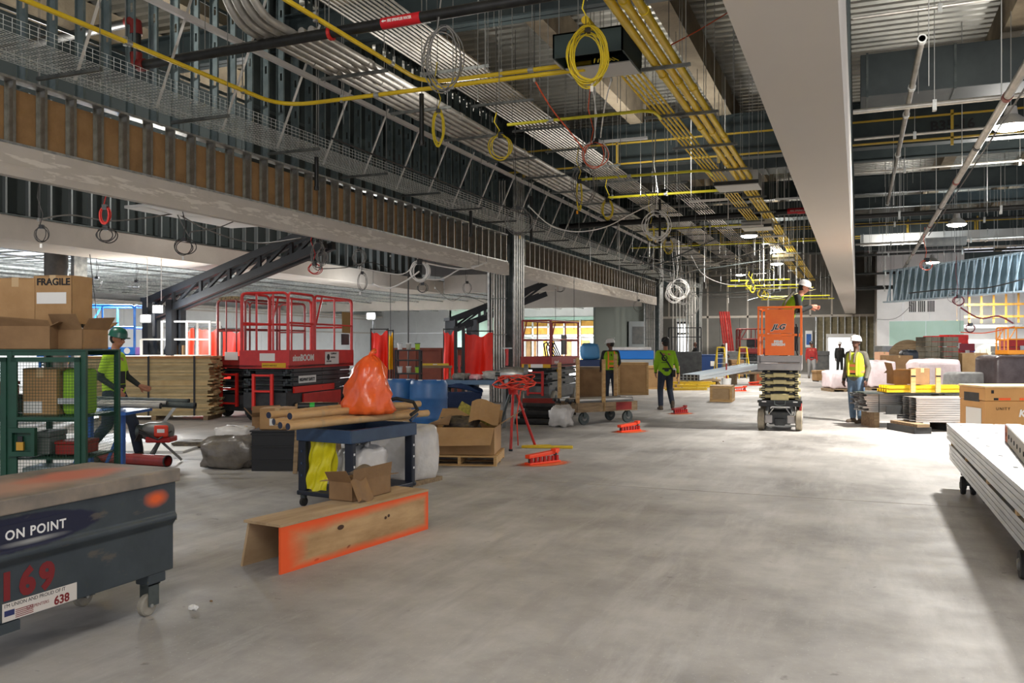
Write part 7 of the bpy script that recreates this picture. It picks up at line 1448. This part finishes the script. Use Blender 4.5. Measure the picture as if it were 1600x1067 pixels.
    if hat:
        hc = h+hup*.045*S_; o = MB().lathe([(.118*S_, -.012*S_), (.112*S_, .0), (.108*S_, .04*S_), (.092*S_, .08*S_), (.06*S_, .108*S_), (.012*S_, .118*S_)], hc, 24, RH @ MX.Scale(1.12, 3, (0, 1, 0))).build('hard_hat', hat, t, True)
        MB().poly([hc+look*(.09+.075*math.sin(a_))*S_+side*math.cos(a_)*.098*S_-hup*.010*S_ for a_ in [PI*k/10 for k in range(11)]], .008, tuple(hup)).build('hat_brim', hat, o); MB().tube([hc+look*(-.13+.0*k)*S_*math.cos(k*.6-1.2)+hup*(.03+.09*(1-abs(k-2)/2.2))*S_+side*0 for k in range(5)], .006, 6).build('hat_ridge', hat, o)
    if beard: MB().ball(h-hup*.075*S_+look*.05*S_, (.05*S_, .05*S_, .045*S_), 12, 8, RH).build('beard', hair, t, 'all')
    MB().ball(h-hup*.0*S_-look*.022*S_, (.08*S_, .082*S_, .085*S_), 14, 10, RH).build('hair', hair, t, 'all')
    if vest:
        vb, vs = vest[:2]; v3 = vest[-1]; m = MB(); pv = p+V((0, 0, .04))*S_
        for q in (-1, 1): m.cap(pv+V((q*.068, 0, 0))*S_, c+V((q*.085, 0, -.02))*S_, .131*S_, .134*S_)
        m.cap(D['sl']+V((.05, 0, -.015))*S_, D['sr']-V((.05, 0, .015))*S_, .082*S_); m.ball((p+c)/2, (.182*S_, .14*S_, .24*S_), 16, 10); blob('vest', m, vb, t, .016)
        ax = (c-pv).normalized()
        for q in (.18, .55):
            cc = pv.lerp(c, q); rt = ax.to_track_quat('Z', 'Y').to_matrix(); MB().lathe([(.139*S_, -.028), (.142*S_, 0), (.139*S_, .028)], cc, 28, rt @ MX.Scale(1.5, 3, (1, 0, 0))).build('waist_band', vs, t, True)
        for q in (-1, 1):
            for y in (-1, 1): MB().tube([pv+V((q*.09, y*.135, -.02))*S_, pv.lerp(c, .5)+V((q*.09, y*.142, 0))*S_, c+V((q*.09, y*.128, .03))*S_, D['nek']+V((q*.085, y*.05, -.045))*S_], .021*S_, 6).build('vest_stripe', v3, t, True)
    return t
def fp(px, py, z=0): return G(px, py, z)
# left: walker in lime tee and green hat, heading right
p = fp(178, 722); W = person('walking worker in lime tee and green hard hat by the lumber stack', (p.x, p.y, 0), TH-R(90), dict(hed=(0, .05, 1.66), look=(.25, 1, -.25), er=(.235, -.08, 1.15), wr=(.20, .12, 1.0), el=(-.23, .06, 1.16), wl=(-.2, .26, 1.02), hdl=(0, 1, -.4), hdr=(0, .7, -.8), kl=(-.09, .22, .52), al=(-.09, .30, .12), kr=(.09, -.05, .50), ar=(.09, -.34, .16), fr=(0, 1, -.35)), lime, navy, skin_m, hatg, sleeves=bkc, s=1.02)
MB().bb(-.07, .10, .135, .14, 1.08, 1.25).build('chest_print', ink, W).rotation_euler = (0, 0, R(-25)); MB().bb(.14, .145, -.06, .08, 1.18, 1.30).build('side_print', mat('dark_green_print', (50, 70, 30), .8), W)
# middle: walker in lime hoodie seen from behind
p = fp(1040, 640); W = person('worker walking away in lime long sleeved shirt with a skull badge and shoulder strap', (p.x, p.y, 0), TH+.05, dict(look=(-.1, 1, .0), kl=(-.12, .06, .50), al=(-.13, -.04, .09), kr=(.13, .12, .50), ar=(.16, -.06, .14), fr=(.2, 1, -.2), er=(.27, -.02, 1.16), wr=(.33, .08, .92), el=(-.25, .02, 1.14), wl=(-.22, .14, .94)), limeg, navy, skin_m, hatk, s=1.0, gloves=bkc)
MB().tube([(-.15, -.07, 1.44), (-.08, -.135, 1.32), (.02, -.15, 1.18), (.12, -.145, 1.02), (.17, -.08, .95)], .018, 6).build('shoulder_strap', bkc, W, True); MB().bb(.13, .22, -.14, -.04, .82, 1.0).build('tool_pouch', bkc, W, bevel=.01); MB().ball((.2, -.09, 1.0), (.05, .04, .05), 10, 8).build('white_rag', white, W, 'all')
pr_ = MB().lathe([(.01, 0), (.075, 0), (.075, .003), (.01, .003)], (-.06, -.136, 1.29), 24, MX.Rotation(PI/2, 3, 'X')).build('skull_badge', ink, W); MB().lathe([(.005, 0), (.052, 0), (.05, .003), (.005, .003)], (-.05, -.140, 1.295), 16, MX.Rotation(PI/2, 3, 'X') @ MX.Scale(.8, 3, (1, 0, 0))).build('badge_face', limeg, pr_)
for q in (-.022, .012): MB().lathe([(.002, 0), (.012, 0), (.002, .002)], (-.05+q, -.1435, 1.30), 8, MX.Rotation(PI/2, 3, 'X')).build('badge_eye', ink, pr_)
MB().bb(-.14, .0, -.139, -.136, 1.175, 1.187).build('badge_line', ink, pr_)
# vested worker seen from behind on the left of centre
p = fp(954, 632); person('worker facing away in orange striped lime vest and white hard hat', (p.x, p.y, 0), TH+.1, dict(look=(-1, .5, -.1), el=(-.25, .02, 1.14), wl=(-.22, .16, .96), er=(.25, .03, 1.15), wr=(.2, .2, 1.0), hdr=(-.3, 1, 0), hdl=(0, 1, -.3)), bkc, navy, skin_d, hatw, vest=(limeg, orv), s=.99)
# right: standing worker, three quarter view
p = fp(1338, 660); W = person('standing worker with arms down in grey sleeves, lime vest and light jeans', (p.x, p.y, 0), TH+R(126), dict(look=(-.1, 1, .05), el=(-.26, -.03, 1.14), wl=(-.27, .08, .90), er=(.26, -.04, 1.14), wr=(.25, .06, .89), kl=(-.11, .03, .5), al=(-.12, .04, .09), kr=(.10, 0, .5), ar=(.10, -.04, .09)), grc, jean, skin_d, hatw, vest=(mat('lime_vest', (168, 192, 44), .8), mat('salmon_band', (236, 140, 90), .7), mat('yellow_trim', (206, 196, 60), .7)), s=1.0, gloves=bkc)
MB().tube([(-.07, .10, 1.52), (-.05, .135, 1.4), (-.04, .15, 1.25)], .022, 8).build('neck_scarf', mat('grey_scarf', (110, 100, 88), .85), W, True); MB().tube([(.07, .10, 1.52), (.06, .135, 1.42), (.05, .15, 1.3)], .02, 8).build('neck_scarf', mat('grey_scarf'), W, True); MB().bb(.13, .21, -.1, .04, .84, .98).build('tool_pouch', bkc, W, bevel=.01)
# operator leaning in the orange lift
zdk = 1.28; lx = jx+.1
W = person('lift operator leaning out over the orange platform rail in black hoodie and lime vest', (jx+.05, jy+.05, zdk), R(-78), dict(pel=(0, 0, .86), che=(0, .20, 1.18), nek=(0, .30, 1.33), hed=(0, .38, 1.46), sl=(-.185, .24, 1.26), sr=(.185, .24, 1.26), el=(-.25, .30, 1.02), er=(.26, .28, 1.0), wl=(-.10, .50, 1.10), wr=(.17, .50, 1.08), hl=(-.09, 0, .84), hr=(.09, 0, .84), kl=(-.11, .06, .46), kr=(.11, .06, .46), look=(.12, 1, -.35), hdl=(.1, 1, -.1), hdr=(0, 1, -.2)), bkc, navy, skin_l, hatw, vest=(limeg, limeg), s=.99)
MB().tube([(-.12, -.02, .95), (-.1, .08, 1.25), (-.08, .2, 1.34)], .024, 6).build('harness_strap', mat('grey_webbing', (120, 116, 100), .8), W, True); MB().tube([(.12, -.06, .92), (.12, .04, 1.2), (.1, .18, 1.36)], .024, 6).build('harness_strap', mat('grey_webbing'), W, True); MB().ball((.16, -.08, .98), (.07, .06, .07), 12, 8).build('lanyard_reel', bkc, W, 'all')
# distant people
p = fp(1087, 588); person('distant figure with folded arms silhouetted in the far doorway', (p.x, p.y, 0), TH+R(100), dict(er=(.22, .1, 1.2), wr=(.0, .24, 1.2), el=(-.22, .1, 1.2), wl=(.05, .24, 1.16), hdl=(1, 0, 0), hdr=(-1, 0, 0)), bkc, navy, skin_d, None, boots=bkc)
p = fp(1268, 591); person('distant worker in a red jacket walking behind the orange lift', (p.x, p.y, 0), TH+R(170), dict(kl=(-.1, .14, .52), al=(-.1, .1, .12)), mat('red_jacket', (150, 36, 32), .8), mat('grey_jeans', (130, 128, 126), .85), skin_m, hatk)
p = fp(1312, 585); person('dark clothed figure standing inside the far door', (p.x, p.y, 0), TH+R(180), {}, bkc, bkc, skin_d, hatw, boots=bkc)
p = fp(1125, 588); person('distant worker in dark clothes bending over the grey trolley', (p.x-.2, p.y+.8, 0), TH+R(-80), dict(che=(0, .15, 1.3), nek=(0, .22, 1.45), hed=(0, .28, 1.58), sl=(-.185, .16, 1.38), sr=(.185, .16, 1.38), er=(.22, .3, 1.15), wr=(.15, .5, 1.1), el=(-.22, .3, 1.15), wl=(-.15, .5, 1.1)), bkc, navy, skin_d, None)
